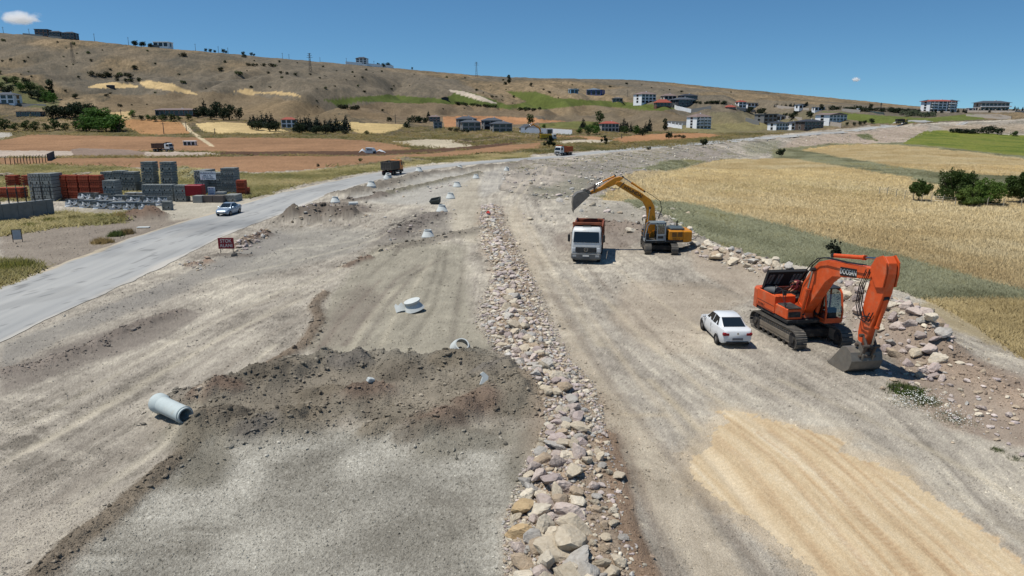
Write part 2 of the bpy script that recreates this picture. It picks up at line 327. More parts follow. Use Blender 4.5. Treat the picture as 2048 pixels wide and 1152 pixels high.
# verge between the fields and the road
hz([(-2500, 262), (-60, 262), (110, 261), (250, 264), (420, 266), (600, 270), (770, 272), (880, 262), (1100, 280), (1240, 285), (1400, 274), (1540, 262), (1500, 280), (1300, 296), (1000, 312), (900, 320), (750, 335), (-2500, 335)], (114, 104, 76), 'hills', 8, .9)
SOIL = (150, 116, 86)
hz([(-2500, 310), (110, 316), (300, 316), (512, 312), (740, 312), (860, 307), (960, 297), (1020, 290), (1080, 285), (1085, 296), (1000, 306), (900, 313), (780, 321), (700, 330), (620, 340), (512, 345), (400, 340), (250, 334), (100, 329), (-2500, 330)], SOIL, 'ploughed_field', 4)
hz([(-2500, 290), (-60, 289), (30, 276), (60, 269), (240, 272), (440, 276), (512, 275), (640, 277), (720, 280), (780, 288), (830, 297), (740, 303), (512, 303), (440, 303), (350, 302), (-2500, 302)], SOIL, 'ploughed_field', 4)
hz([(238, 239), (300, 238), (360, 245), (384, 262), (375, 269), (285, 269), (258, 258)], (168, 128, 88), 'ploughed_field', 4)
hz([(885, 234), (930, 231), (1060, 236), (1132, 243), (1060, 247), (1000, 250), (930, 252), (890, 256)], (170, 126, 90), 'ploughed_field', 4)
hz([(1222, 280), (1250, 272), (1330, 266), (1420, 267), (1445, 272), (1400, 277), (1330, 280), (1250, 285)], (166, 124, 88), 'ploughed_field', 5)
hz([(1040, 270), (1180, 272), (1225, 276), (1180, 284), (1060, 284)], (166, 128, 94), 'ploughed_field', 5)
hz([(390, 247), (425, 244), (512, 246), (578, 263), (540, 267), (430, 267), (404, 262)], (196, 172, 124), 'stubble_field', 3)
hz([(667, 243), (812, 249), (797, 259), (770, 266), (720, 267), (705, 262)], (192, 168, 118), 'stubble_field', 3)
hz([(175, 173), (190, 168), (225, 164), (277, 171), (276, 175), (200, 177)], (192, 166, 120), 'stubble_field', 3)
hz([(278, 164), (300, 161), (345, 168), (398, 190), (370, 187), (330, 180), (290, 174)], (194, 168, 122), 'stubble_field', 3)
hz([(465, 182), (490, 178), (525, 185), (506, 190)], (186, 160, 116), 'stubble_field', 3)
hz([(512, 185), (560, 182), (592, 187), (607, 193), (540, 188)], (186, 160, 116), 'stubble_field', 3)
hz([(220, 225), (262, 222), (262, 238), (235, 240)], (186, 160, 116), 'stubble_field', 3)
hz([(780, 283), (860, 279), (950, 282), (960, 290), (900, 297), (840, 294)], (184, 172, 148), 'gravel_track', 4)
hz([(900, 285), (960, 270), (1060, 268), (1090, 274), (1050, 286), (960, 293)], (150, 132, 112), 'hills', 6)
GREEN = (84, 94, 46)
hz([(647, 199), (690, 197), (768, 189), (850, 196), (890, 197), (918, 180), (945, 186), (1010, 208), (1030, 220), (960, 211), (860, 207), (720, 203), (680, 213)], GREEN, 'green_field', 5)
hz([(1010, 183), (1075, 184), (1105, 195), (1180, 200), (1275, 206), (1360, 214), (1320, 223), (1250, 217), (1190, 211), (1140, 213), (1090, 220), (1024, 215), (1000, 212), (1052, 204)], (90, 98, 48), 'green_field', 5)
hz([(1080, 247), (1150, 243), (1230, 244), (1220, 254), (1150, 258), (1080, 256)], (108, 108, 62), 'green_field', 5)
hz([(1640, 222), (1770, 231), (1860, 236), (1940, 228), (1975, 238), (1870, 244), (1800, 247), (1745, 247), (1690, 238)], (98, 106, 54), 'green_field', 5)
hz([(892, 180), (925, 182), (960, 192), (995, 207), (975, 205), (935, 194)], (188, 174, 156), 'gravel_track', 2)
hz([(-2500, 301), (0, 301), (140, 302), (330, 304), (420, 304), (440, 310), (330, 313), (140, 313), (0, 315), (-2500, 314)], (184, 168, 152), 'gravel_track', 3)
hz([(140, 299), (160, 296), (250, 299), (290, 304), (285, 313), (150, 313)], (140, 122, 108), 'gravel_track', 3)
hz([(-2500, 262), (-40, 265), (22, 265), (26, 270), (5, 279), (-2500, 285)], (176, 170, 158), 'gravel_track', 3)
hz([(364, 246), (372, 245), (384, 262), (404, 275), (430, 293), (420, 293), (396, 277), (376, 263)], (196, 178, 146), 'gravel_track', 2)
hz([(440, 303), (512, 303), (740, 302), (870, 298), (960, 291), (1030, 284), (1034, 288), (960, 297), (870, 305), (740, 311), (512, 311), (440, 310)], (92, 70, 54), 'ploughed_field', 3)
for pl in ([(915, 280), (980, 272), (1010, 271), (1000, 275), (930, 283)], [(930, 284), (1050, 275), (1160, 274), (1180, 281), (1060, 283), (950, 290)]):
    hz(pl, (84, 72, 62), 'hills', 4)
hz([(1110, 282), (1180, 279), (1225, 281), (1215, 285), (1120, 286)], (190, 178, 156), 'gravel_track', 2)
hz([(1360, 250), (1500, 245), (1560, 250), (1520, 262), (1400, 266), (1330, 262)], (124, 116, 82), 'hills', 6)
hz([(1450, 282), (1560, 272), (1690, 258), (1740, 251), (1740, 254), (1600, 270), (1450, 285)], (150, 142, 130), 'gravel_track', 3)

# ---- fields and scrub on the right
def fz(poly, cols, cls, seed, j=8, sx=10, sy=18):
    w = zone(poly, j); k = np.nonzero(w > 0)[0]; CLS[k] = CI[cls]
    n = fbm(GX[k] / sx, GY[k] / sy, 5, seed, .6); mix3(k, cols, .5 + 1.9 * (n - .5) + .5 * (rng.random(len(k)) - .5))
fz([(1195, 392), (1240, 390), (1300, 395), (1390, 404), (1480, 415), (4500, 380), (4500, 900), (2500, 845), (2300, 800), (2048, 715), (1960, 655), (1880, 610), (1790, 575), (1700, 548), (1600, 530), (1540, 522), (1470, 498), (1400, 478), (1350, 452), (1310, 428), (1260, 405)], [(98, 98, 74), (118, 118, 92), (134, 132, 104), (148, 142, 110)], 'scrubland', 401)
band([(1800, 625), (1860, 600), (1960, 600), (2100, 620), (2400, 640), (2400, 800), (2048, 715), (1960, 680), (1870, 645)], (160, 144, 108), 14, 8, .75)
fz([(1540, 300), (1660, 288), (1800, 286), (2600, 330), (2600, 420), (2000, 380), (1560, 330)], [(120, 112, 80), (140, 128, 90)], 'scrubland', 409)
WH = [(164, 140, 94), (184, 160, 110), (198, 174, 122), (210, 188, 136)]
fz([(1205, 400), (1220, 378), (1240, 366), (1275, 350), (1330, 345), (1400, 330), (1440, 320), (1530, 317), (1600, 318), (1700, 336), (1800, 352), (1900, 362), (2060, 368), (2600, 372), (2600, 690), (2300, 640), (2048, 585), (1980, 570), (1900, 545), (1830, 527), (1770, 508), (1700, 494), (1640, 477), (1560, 452), (1480, 434), (1420, 420), (1370, 408), (1300, 402), (1240, 402)], WH, 'wheat_field', 411)
fz([(1600, 301), (1660, 291), (1740, 287), (1800, 290), (1950, 305), (2048, 318), (2600, 345), (2600, 366), (2048, 352), (1960, 351), (1860, 344), (1780, 331), (1680, 316)], [(160, 134, 92), (182, 154, 104), (194, 166, 112)], 'wheat_field', 421)
band([(1370, 372), (1480, 360), (1640, 362), (1830, 380), (1900, 394), (1760, 398), (1600, 386), (1420, 388)], (142, 130, 84), 10, 8, .6)
band([(1640, 318), (1800, 325), (1960, 330), (1900, 338), (1760, 334)], (152, 132, 92), 8, 6, .6)
band([(1700, 330), (1860, 338), (1980, 348), (1900, 352), (1780, 344)], (146, 132, 88), 8, 6, .5)
fz([(1800, 345), (1870, 346), (1960, 350), (2048, 354), (2600, 366), (2600, 384), (2048, 378), (1960, 384), (1900, 376), (1840, 362)], [(100, 104, 70), (122, 124, 84), (142, 138, 96)], 'scrubland', 431)
fz([(1560, 303), (1600, 302), (1680, 317), (1790, 333), (1870, 346), (1860, 352), (1760, 340), (1660, 322), (1570, 316)], [(108, 100, 66), (128, 116, 76), (120, 118, 72)], 'scrubland', 433)
fz([(1800, 288), (1850, 262), (1880, 260), (2048, 271), (2600, 282), (2600, 335), (2048, 314), (1950, 303), (1870, 293)], [(88, 100, 42), (104, 114, 48), (122, 124, 56), (112, 116, 58)], 'green_field', 441, 5)
fz([(1715, 269), (1735, 269), (1757, 283), (1728, 278)], [(70, 80, 44), (84, 92, 50)], 'scrubland', 445, 4)
fz([(1265, 344), (1300, 335), (1380, 324), (1405, 325), (1350, 342), (1290, 347)], [(92, 104, 56), (112, 120, 62)], 'scrubland', 447, 5)
fz([(-2500, 333), (-60, 332), (100, 331), (250, 336), (400, 344), (512, 349), (620, 343), (700, 333), (780, 324), (860, 317), (1000, 310), (1060, 306), (1050, 314), (940, 322), (860, 327), (740, 345), (680, 353), (600, 368), (520, 390), (480, 398), (380, 390), (120, 400), (-60, 400), (-2500, 420)], [(114, 110, 74), (138, 130, 90), (156, 146, 106), (164, 148, 114)], 'scrubland', 451)
fz([(-2500, 450), (-60, 440), (60, 448), (120, 426), (150, 430), (230, 434), (262, 425), (245, 445), (200, 448), (100, 455), (60, 463), (-60, 480), (-2500, 520)], [(110, 112, 66), (140, 132, 88), (156, 142, 102)], 'scrubland', 453, 6)
fz([(-2500, 560), (-60, 525), (40, 525), (70, 540), (30, 560), (-60, 590), (-2500, 700)], [(116, 112, 66), (140, 132, 84)], 'scrubland', 455, 8)

# ---- sand patch tipped by lorries
SANDP = [(1436, 820), (1480, 825), (1580, 852), (1640, 868), (1690, 880), (1670, 905), (1780, 935), (1860, 985), (1960, 1055), (2080, 1150), (2200, 1260), (2200, 1420), (1800, 1420), (1640, 1155), (1600, 1115), (1520, 1050), (1440, 1000), (1395, 965), (1375, 925), (1420, 890), (1430, 860), (1465, 848)]
sand = zone(SANDP, 26)
paint(zone([(1024 + (x - 1024) * 1.0 + 26 * np.sign(x - 1650), y + 14 * np.sign(y - 960)) for x, y in SANDP], 30, 16), (196, 176, 146), None, .55)
sk = np.nonzero(sand > 0)[0]; CLS[sk] = CI['sand_patch']
_a = ground_at(1500, 850); _b = ground_at(1900, 1140); sdir = (_b - _a).xy.normalized()
sq = GX * -sdir.y + GY * sdir.x; sa = GX * sdir.x + GY * sdir.y
sqw = sq + .35 * fbm(GX / 6, GY / 6, 2, 501) + .012 * (sa - _a.x * sdir.x - _a.y * sdir.y) ** 2 * .6
st = fbm(sqw[sk] * 1.35, sa[sk] * .03, 4, 511, .62)
mix3(sk, [(174, 149, 117), (192, 168, 133), (201, 179, 144), (207, 187, 154), (215, 199, 170)], .56 + .5 * (st - .5) + .9 * (fbm(sqw[sk] * 4.2, sa[sk] * .07, 4, 513, .65) - .5) + .7 * (fbm(GX[sk] / 1.4, GY[sk] / 2, 5, 515, .6) - .5) + .3 * grain_[sk])

# ---- relief: heaps, windrows, the clod berm across the site
DZ = np.zeros(NV); ROUGH = np.zeros(NV)
def ridge(pts, h, sig, col, amt=.9, rough=1.0, seed=1, core=1.0):
    d, al = polydist(pts, sig * 4 + 2)
    w = np.exp(-(d / sig) ** 2)
    k = np.nonzero(w > .01)[0]
    n = fbm(GX[k] / (sig * .9), GY[k] / (sig * 1.1), 3, 600 + seed)
    DZ[k] += h * w[k] * (.35 + 1.3 * n)
    ROUGH[k] = np.maximum(ROUGH[k], rough * np.minimum(1, w[k] * 1.6) * min(1, h * 2.2))
    a = (np.clip(w[k] * 1.8 - .2 + .9 * (n - .5), 0, 1) * amt)[:, None]
    g = (.78 + .44 * fbm(GX[k] / .5, GY[k] / .6, 3, 620 + seed)) * (.72 + .6 * fbm(GX[k] / 1.7, GY[k] / 2.2, 3, 640 + seed)) 
    ALB[k] = ALB[k] * (1 - a) + alb(*col) * g[:, None] * a
EARTH, BROWN, STONE = (120, 114, 102), (122, 104, 90), (150, 140, 126)
ridge([(400, 812), (480, 786), (560, 765), (650, 742), (740, 737), (850, 745), (930, 728), (1000, 752), (1045, 795)], .72, 1.5, EARTH, seed=1)
ridge([(430, 850), (520, 862), (600, 850), (700, 822), (800, 842), (880, 848), (960, 802), (1040, 832)], .36, 1.3, (120, 112, 98), seed=2)
ridge([(560, 800), (700, 775), (850, 790), (980, 790)], .22, 2.4, (130, 121, 106), .85, 1.0, seed=22)
for i_, (x_, y_, h_, g_) in enumerate(((545, 775, .35, .8), (600, 845, .3, .7), (700, 748, .3, .7), (735, 805, .45, .8), (800, 770, .25, .7), (900, 742, .3, .8), (985, 765, .35, .7), (880, 862, .35, .8), (830, 878, .25, .6), (640, 800, .3, .7), (510, 872, .3, .6), (950, 830, .3, .7), (460, 850, .25, .6), (760, 868, .3, .6))):
    ridge([(x_ - 16, y_ + 4), (x_ + 16, y_ - 4)], h_, g_, ((104, 96, 84), (122, 112, 96), (112, 106, 98), (118, 100, 86))[i_ % 4], .8, 1.0, seed=60 + i_)
ridge([(405, 815), (440, 800), (470, 805)], .25, .5, BROWN, seed=12)
ridge([(880, 900), (980, 880), (1060, 880), (1060, 960)], .12, .9, (128, 122, 108), .7, .8, seed=13)
ridge([(690, 535), (715, 525), (738, 518)], .28, .45, BROWN, seed=3)
ridge([(650, 588), (628, 612), (640, 640), (610, 690), (560, 722), (500, 755)], .2, .4, (122, 108, 92), seed=4)
ridge([(405, 860), (380, 900), (330, 945), (280, 985), (220, 1040), (150, 1090), (90, 1145)], .2, .45, (122, 110, 94), seed=5)
ridge([(360, 870), (420, 900), (400, 960)], .1, .8, (120, 114, 100), .7, .6, seed=25)
ridge([(-20, 755), (60, 738), (120, 718), (180, 697), (240, 668), (310, 642), (360, 625)], .24, .6, (128, 118, 108), .8, seed=6)
ridge([(598, 440), (640, 437), (700, 438)], 1.55, 2.0, (106, 96, 86), seed=7)
ridge([(660, 410), (700, 412), (720, 425)], .4, 2.0, (122, 112, 102), seed=17)
ridge([(268, 438), (312, 436)], 1.3, 1.5, (120, 98, 82), seed=8)
ridge([(690, 388), (740, 380), (800, 363), (850, 351), (920, 343), (980, 336), (1060, 325)], .9, 2.2, (124, 116, 104), seed=9)
ridge([(760, 394), (830, 376), (900, 360), (960, 347)], .6, 1.3, (118, 112, 94), seed=10)
ridge([(700, 405), (730, 400), (760, 395)], .5, 1.6, (116, 106, 96), seed=30)
ridge([(470, 497), (505, 482), (530, 471)], .5, .7, (124, 106, 92), seed=11)
ridge([(440, 512), (490, 512)], .18, .8, (120, 112, 102), seed=14)
ridge([(385, 532), (415, 526)], .3, .5, (140, 120, 104), seed=15)
ridge([(790, 470), (840, 442), (880, 430)], .4, 1.8, (118, 110, 102), .8, seed=16)
ridge([(770, 500), (850, 485), (960, 460)], .25, 1.3, (124, 116, 104), .7, seed=18)
ridge([(1395, 503), (1450, 512), (1520, 535), (1565, 555)], .7, 1.3, (168, 152, 134), .7, seed=19)
ridge([(1640, 590), (1700, 612), (1770, 650), (1840, 690)], 1.35, 1.6, (158, 144, 130), .8, seed=20)
ridge([(1850, 700), (1950, 750), (2060, 812), (2200, 880)], .3, 1.2, (152, 134, 116), .7, seed=21)
ridge([(1180, 455), (1270, 462)], .7, 2.2, (128, 112, 100), .6, seed=23)
ridge([(1300, 425), (1350, 460), (1400, 485)], .5, 1.4, (146, 138, 126), .7, seed=24)
ridge([(796, 325), (835, 322)], 1.3, 2.2, (132, 122, 112), seed=26)
ridge([(860, 321), (920, 318), (990, 312)], .6, 2.0, (140, 134, 122), .6, seed=27)
ridge([(1040, 352), (1110, 340), (1180, 328)], .6, 3.0, (150, 142, 132), .5, seed=28)
ridge([(1200, 372), (1290, 345), (1380, 324)], .8, 4.0, (140, 134, 124), .5, seed=29)
ridge([(372, 352), (400, 356)], 1.8, 3.0, (140, 142, 122), .9, seed=31)
for _p, _s in ((ROW_PX[:8], 1.5), (ROW_PX[7:15], 1.35), (ROW_PX[14:], 1.4)): ridge(_p, .3, _s, (158, 140, 120), .9, .6, seed=40)
ridge([(1215, 880), (1235, 950), (1240, 1020), (1260, 1090), (1290, 1150)], .12, .45, (140, 118, 98), .9, .8, seed=41)
# wheel marks
def track(pts, w=.28, col=(122, 113, 102), amt=.5, dep=.03, gap=0):
    d, al = polydist(pts, w * 3 + 1)
    k = np.nonzero(d < w * 2.2)[0]; f = np.exp(-(d[k] / w) ** 2) * (.35 + .9 * fbm(al[k] / 2.5, d[k] * 0, 3, int(pts[0][0])))
    f = np.clip(f, 0, 1); DZ[k] -= dep * f; a = (f * amt)[:, None]; ALB[k] = ALB[k] * (1 - a) + alb(*col) * a
for pts, col in (
    ([(800, 660), (850, 600), (872, 540), (880, 500)], (112, 106, 94)), ([(820, 690), (868, 610), (888, 540), (893, 500)], (112, 106, 94)),
    ([(690, 690), (740, 620), (790, 560), (840, 530)], (124, 112, 102)), ([(725, 690), (775, 610), (830, 545), (880, 520)], (118, 108, 98)),
    ([(640, 700), (680, 640), (760, 560)], (120, 106, 96)), ([(735, 555), (800, 500), (830, 490)], (120, 112, 100)),
    ([(780, 575), (850, 535), (900, 505)], (122, 114, 102)),
    ([(20, 860), (180, 780), (330, 690), (480, 620), (640, 560)], (190, 180, 160)), ([(60, 900), (240, 800), (400, 700), (560, 610), (700, 540)], (196, 186, 166)),
    ([(0, 1000), (150, 900), (300, 810), (430, 700), (600, 590)], (138, 129, 117)), ([(40, 1050), (200, 930), (340, 830), (470, 720)], (136, 127, 115)),
    ([(420, 560), (560, 530), (680, 500), (780, 470)], (204, 194, 172)), ([(480, 610), (600, 570), (720, 520), (800, 490)], (206, 196, 172)),
    ([(120, 1000), (300, 880), (420, 760), (520, 680), (640, 610)], (150, 140, 126)), ([(150, 1010), (330, 890), (450, 770), (550, 690)], (206, 196, 174)), ([(0, 930), (160, 840), (310, 750), (450, 670), (600, 600)], (204, 193, 170)), ([(90, 800), (260, 720), (420, 640), (560, 590)], (140, 131, 118)),
    ([(700, 700), (735, 640), (770, 600), (800, 570)], (192, 182, 160)), ([(760, 690), (790, 630), (830, 570), (862, 520)], (196, 186, 164)), ([(905, 690), (915, 610), (925, 540), (930, 490)], (124, 116, 104)), ([(560, 500), (660, 490), (760, 470), (830, 440)], (204, 196, 176)), ([(500, 560), (620, 545), (720, 500)], (146, 138, 126)),
    ([(1180, 540), (1240, 600), (1340, 700), (1480, 800)], (134, 122, 108)), ([(1240, 540), (1300, 590), (1400, 660)], (204, 190, 164)), ([(1300, 760), (1400, 860)], (204, 188, 158)), ([(1250, 830), (1330, 830)], (216, 198, 168)),
    ([(1090, 560), (1150, 660), (1230, 780), (1330, 900), (1440, 1040), (1540, 1160)], (132, 120, 106)), ([(1130, 560), (1200, 660), (1290, 780), (1400, 900), (1500, 1010), (1640, 1160)], (205, 190, 164)),
    ([(1060, 450), (1085, 510), (1130, 590), (1200, 690)], (206, 192, 166)), ([(1150, 540), (1200, 590), (1290, 680), (1420, 790), (1560, 880)], (200, 186, 160)),
    ([(1380, 690), (1500, 760), (1700, 860), (1900, 980), (2060, 1090)], (192, 180, 158)), ([(1560, 760), (1700, 820), (1880, 910), (2060, 1010)], (188, 176, 152)),
    ([(1230, 860), (1270, 940), (1300, 1030), (1350, 1150)], (128, 114, 100)), ([(1035, 400), (1020, 440), (1040, 500), (1085, 580)], (196, 184, 160)),
    ([(1085, 335), (1040, 370), (1010, 400)], (204, 192, 168)), ([(1100, 337), (1060, 370), (1035, 398)], (204, 192, 168)),
    ([(1020, 330), (1130, 322), (1250, 312), (1380, 298)], (196, 188, 174))):
    track(pts, .22 if pts[0][1] > 480 else .35, col)
for o_, c_, w_ in ((0, (160, 126, 92), .30), (.95, (168, 136, 102), .2), (-1.2, (174, 142, 108), .2), (2.0, (166, 132, 98), .24), (-2.3, (178, 148, 114), .28), (3.3, (172, 140, 106), .28), (-.55, (170, 134, 96), .14), (4.4, (172, 142, 108), .28), (1.45, (172, 136, 98), .14), (-3.2, (226, 208, 176), .5)):
    P0 = [(1540, 862), (1600, 905), (1660, 965), (1730, 1040), (1790, 1100), (1880, 1200), (1960, 1320)]
    pts = []
    for (a, b_) in P0:
        g = ground_at(a, b_); x, y = g.x - sdir.y * -o_ * -1, g.y + sdir.x * -o_ * -1
        u_, v_ = project(x, y, 0.0); pts.append((float(u_), float(v_)))
    d, al = polydist(pts, 3)
    k = np.nonzero((d < w_ * 2) & (sand > 0))[0]
    f = np.exp(-(d[k] / (w_ * .6)) ** 4) * np.clip(.2 + 1.3 * fbm(al[k] / 3, d[k] * 0 + o_, 3, 733), 0, 1)
    lug = .5 + .5 * np.sin(al[k] * 2 * pi / .24 + d[k] * 8)
    DZ[k] += f * (lug * .012 - .024); a = (f * .62 * (.55 + .45 * lug))[:, None] * .95; ALB[k] = ALB[k] * (1 - a) + alb(*c_) * a
# road corridor is kept clear and a little lower, the asphalt lies on it
ROAD_L = [(-420, 735), (-300, 690), (-150, 630), (0, 572), (100, 535), (200, 500), (300, 463), (345, 443), (430, 418), (512, 397), (600, 371), (700, 353.5), (740, 347), (800, 338), (870, 329), (940, 323), (1024, 317), (1100, 310), (1200, 301.5), (1300, 292), (1400, 283), (1536, 272), (1650, 262), (1740, 254), (1800, 250), (1900, 244.5), (2048, 240)]
ROAD_R = [(-420, 900), (-300, 838), (-150, 762), (0, 688), (100, 640), (200, 597), (300, 545), (400, 500), (475, 470), (512, 456), (587, 417), (640, 393), (700, 371), (760, 352), (830, 341), (900, 333), (960, 328), (1024, 323.5), (1100, 316), (1200, 307), (1300, 298), (1400, 288.5), (1536, 276.5), (1650, 266), (1740, 257.5), (1800, 253.5), (1900, 247.5), (2048, 242.5)]
RLw = [ground_at(*p) for p in ROAD_L]; RRw = [ground_at(*p) for p in ROAD_R]
rpoly = np.array([project(p.x, p.y, p.z) for p in RLw] + [project(p.x, p.y, p.z) for p in RRw[::-1]])
onroad = pip([(a, b_) for a, b_ in zip(rpoly[:, 0], rpoly[:, 1])], PX, PY)
DZ[onroad] = 0; ROUGH[onroad] = 0
rd, _ = polydist([tuple((np.array(a) + np.array(b_)) / 2) for a, b_ in zip(ROAD_L, ROAD_R)], 12)
under = onroad & (rd < 2.9)
DZ[under] = -.08
# ---- fine relief by ground kind
sitey = (CLS == CI['ground'])
cl = fbm(GX / .28, GY / .34, 3, 801, .6) - .45
big = fbm(GX / .8, GY / 1.0, 2, 803) - .5
cl2 = fbm(GX / .11, GY / .14, 2, 807) - .45
DZ += ROUGH * (.13 * np.maximum(cl, -.1) + .06 * np.maximum(cl2, -.1) + .42 * big) * np.minimum(1.0, 60 / GY + .25)
DZ += near_grey * sitey * .007 * np.sin(GY * 2 * pi / .21 + 3 * fbm(GX / 2, GY / 2, 2, 819)) * sstep(.45, .6, fbm(GX / 2.4, GY / 3.2, 3, 817))
DZ += sitey * ~onroad * (.035 * (fbm(GX / 1.6, GY / 2.4, 3, 811) - .5) + .016 * (fbm(GX / .1, GY / .14, 2, 815) - .5))
DZ += emb * (1.3 * (fbm((GX + .5 * GY) / 5, (GY - .5 * GX) / 22, 3, 821) - .5) + .5 * (fbm(GX / 1.2, GY / 2, 2, 825) - .5)) * ~onroad
DZ += (CLS == CI['hills']) * ~onroad * (.9 * (fbm(GX / 5, GY / 7, 3, 831) - .5) + sstep(420, 560, GY) * 1.6 * (fbm(GX / 12, GY / 18, 3, 833) - .5))
DZ += (CLS == CI['scrubland']) * ~onroad * .14 * (fbm(GX / .9, GY / 1.2, 3, 835) - .5)
DZ += (CLS == CI['sand_patch']) * (.05 * (fbm(sqw * 1.35, sa * .03, 4, 511) - .5) + .03 * (fbm(GX / .3, GY / .4, 3, 519) - .5))
gz = GZ + DZ
ALB *= (1 + .17 * (rng.random(NV)[:, None] - .5)).astype(np.float32)
_gz2 = gz.reshape(GR, GC)
def surf(x, y):
    """height of the finished ground under a point"""
    t = x / (y + 2.2)
    i = int(np.clip(np.searchsorted(_tc, t) - 1, 0, GC - 2)); j = int(np.clip(np.searchsorted(_Yg, y) - 1, 0, GR - 2))
    a = (t - _tc[i]) / (_tc[i + 1] - _tc[i]); b_ = (y - _Yg[j]) / (_Yg[j + 1] - _Yg[j])
    a = min(max(a, 0), 1); b_ = min(max(b_, 0), 1)
    return float((_gz2[j, i] * (1 - a) + _gz2[j, i + 1] * a) * (1 - b_) + (_gz2[j + 1, i] * (1 - a) + _gz2[j + 1, i + 1] * a) * b_)
def at(px, py):
    p = ground_at(px, py); p.z = surf(p.x, p.y); return p

def mesh_np(name, V, Fq, mat, col=None, smooth=True, kind='structure'):
    me = bpy.data.meshes.new(name); n = Fq.shape[1]
    me.vertices.add(len(V)); me.vertices.foreach_set('co', np.asarray(V, np.float32).ravel())
    me.loops.add(Fq.size); me.loops.foreach_set('vertex_index', Fq.astype(np.int32).ravel())
    me.polygons.add(len(Fq)); me.polygons.foreach_set('loop_start', np.arange(0, Fq.size, n, dtype=np.int32))
    me.polygons.foreach_set('use_smooth', np.full(len(Fq), smooth))
    if col is not None:
        ca = me.color_attributes.new('Col', 'FLOAT_COLOR', 'POINT')
        ca.data.foreach_set('color', np.concatenate([col, np.ones((len(col), 1))], 1).astype(np.float32).ravel())
    me.update(calc_edges=True); me.materials.append(mat)
    o = bpy.data.objects.new(name, me); COL.objects.link(o)
    if kind: o['kind'] = kind
    return o
MATS['ground'] = soil_mat('site soil', 18, 170, .5, .26)
MATS['hills'] = soil_mat('dry hill grass', 1.2, 8, .5, .35, speck=.0)
MATS['ploughed_field'] = soil_mat('ploughed red soil', 2.0, 30, .5, .2, speck=.0)
MATS['stubble_field'] = soil_mat('stubble', 2.0, 20, .4, .15, speck=.0)
MATS['green_field'] = soil_mat('green crop', 2.5, 20, .5, .25, speck=.0)
MATS['wheat_field'] = soil_mat('wheat floor', 5, 60, .5, .3, speck=.1)
MATS['scrubland'] = soil_mat('scrub floor', 5, 60, .6, .4, speck=.15)
MATS['sand_patch'] = soil_mat('tipped sand', 9, 160, .35, .12, speck=.06)
MATS['gravel_track'] = soil_mat('pale gravel', 3, 60, .5, .25, speck=.2)
_i = np.arange(GR * GC).reshape(GR, GC)
quads = np.stack([_i[:-1, :-1], _i[:-1, 1:], _i[1:, 1:], _i[1:, :-1]], -1).reshape(-1, 4)
VV = np.stack([GX, GY, gz], 1)
fcl = CLS[quads[:, 0]]
for c, nm in enumerate(CLASS_NAMES):
    f = quads[fcl == c]
    if not len(f): continue
    u, inv = np.unique(f, return_inverse=True)
    mesh_np(nm, VV[u], inv.reshape(-1, 4), MATS[nm], ALB[u])

# ---- asphalt road, a draped sheet with worn lanes and dusty edges
def road_mat():
    m, n, b = newmat('worn asphalt'); L = n.links.new
    at_ = N(n, 'ShaderNodeAttribute', attribute_name='Col'); tc = N(n, 'ShaderNodeTexCoord')
    n1 = N(n, 'ShaderNodeTexNoise', i_Scale=40.0, i_Detail=4.0); L(tc.outputs['Object'], n1.inputs['Vector'])
    mr = N(n, 'ShaderNodeMapRange'); mr.inputs[3].default_value = .8; mr.inputs[4].default_value = 1.2; L(n1.outputs[0], mr.inputs[0])
    vm = N(n, 'ShaderNodeVectorMath', operation='SCALE'); L(at_.outputs['Color'], vm.inputs[0]); L(mr.outputs[0], vm.inputs['Scale']); L(vm.outputs[0], b.inputs['Base Color'])
    b.inputs['Roughness'].default_value = .8; b.inputs['Specular IOR Level'].default_value = .3
    return m
def resample(P, n_per):
    out = []
    for p, q in zip(P[:-1], P[1:]):
        k = max(2, int((q - p).length / n_per)); out += [p.lerp(q, i / k) for i in range(k)]
    return out + [P[-1]]
cen = []
for p, q in zip(RLw, RRw): cen.append((p, q))
NW = 40; rows_ = []
for (p0, q0), (p1, q1) in zip(cen[:-1], cen[1:]):
    n_ = max(3, int((p1 - p0).length / max(.5, p0.y / 90)))
    for i in range(n_):
        f = i / n_; rows_.append((p0.lerp(p1, f), q0.lerp(q1, f)))
rows_.append(cen[-1])
ctr = np.array([((p + q) / 2)[:2] for p, q in rows_]); ctr_s = gblur(ctr, 6, 0) if len(ctr) > 40 else ctr
wid = gblur(np.array([[(q - p).length] for p, q in rows_]), 12, 0)
dirs = np.gradient(ctr_s, axis=0); dirs /= np.linalg.norm(dirs, axis=1)[:, None]
nrm = np.stack([dirs[:, 1], -dirs[:, 0]], 1)
hw = np.array([min(max(abs(float(np.dot(n_, np.array((q - p)[:2])))) / 2, 3.2), 4.6) for n_, (p, q) in zip(nrm, rows_)])
hw = gblur(hw[:, None], 10, 0)[:, 0]
s_al = np.concatenate([[0], np.cumsum(np.linalg.norm(np.diff(ctr_s, axis=0), axis=1))])
f_ = np.linspace(-1, 1, NW)
edge = (fbm(s_al / 2.2, s_al * 0, 3, 901) - .5) * .5; edge2 = (fbm(s_al / 2.2, s_al * 0 + 5, 3, 905) - .5) * .5
RX = ctr_s[:, None, :] + nrm[:, None, :] * (hw[:, None] * f_[None, :])[..., None]
RX[:, 0] += nrm * edge[:, None]; RX[:, -1] += nrm * edge2[:, None]
rx, ry = RX[..., 0].ravel(), RX[..., 1].ravel()
rz = zground(rx, ry) + .03
lat = (np.repeat(f_[None, :], len(hw), 0)).ravel(); sal = np.repeat(s_al, NW)
tn = fbm(lat * 3.5 + 7, sal / 40, 4, 911, .6); base_ = .55 + .8 * (tn - .5) + .45 * (fbm(lat * 12, sal / 9, 3, 915) - .5)
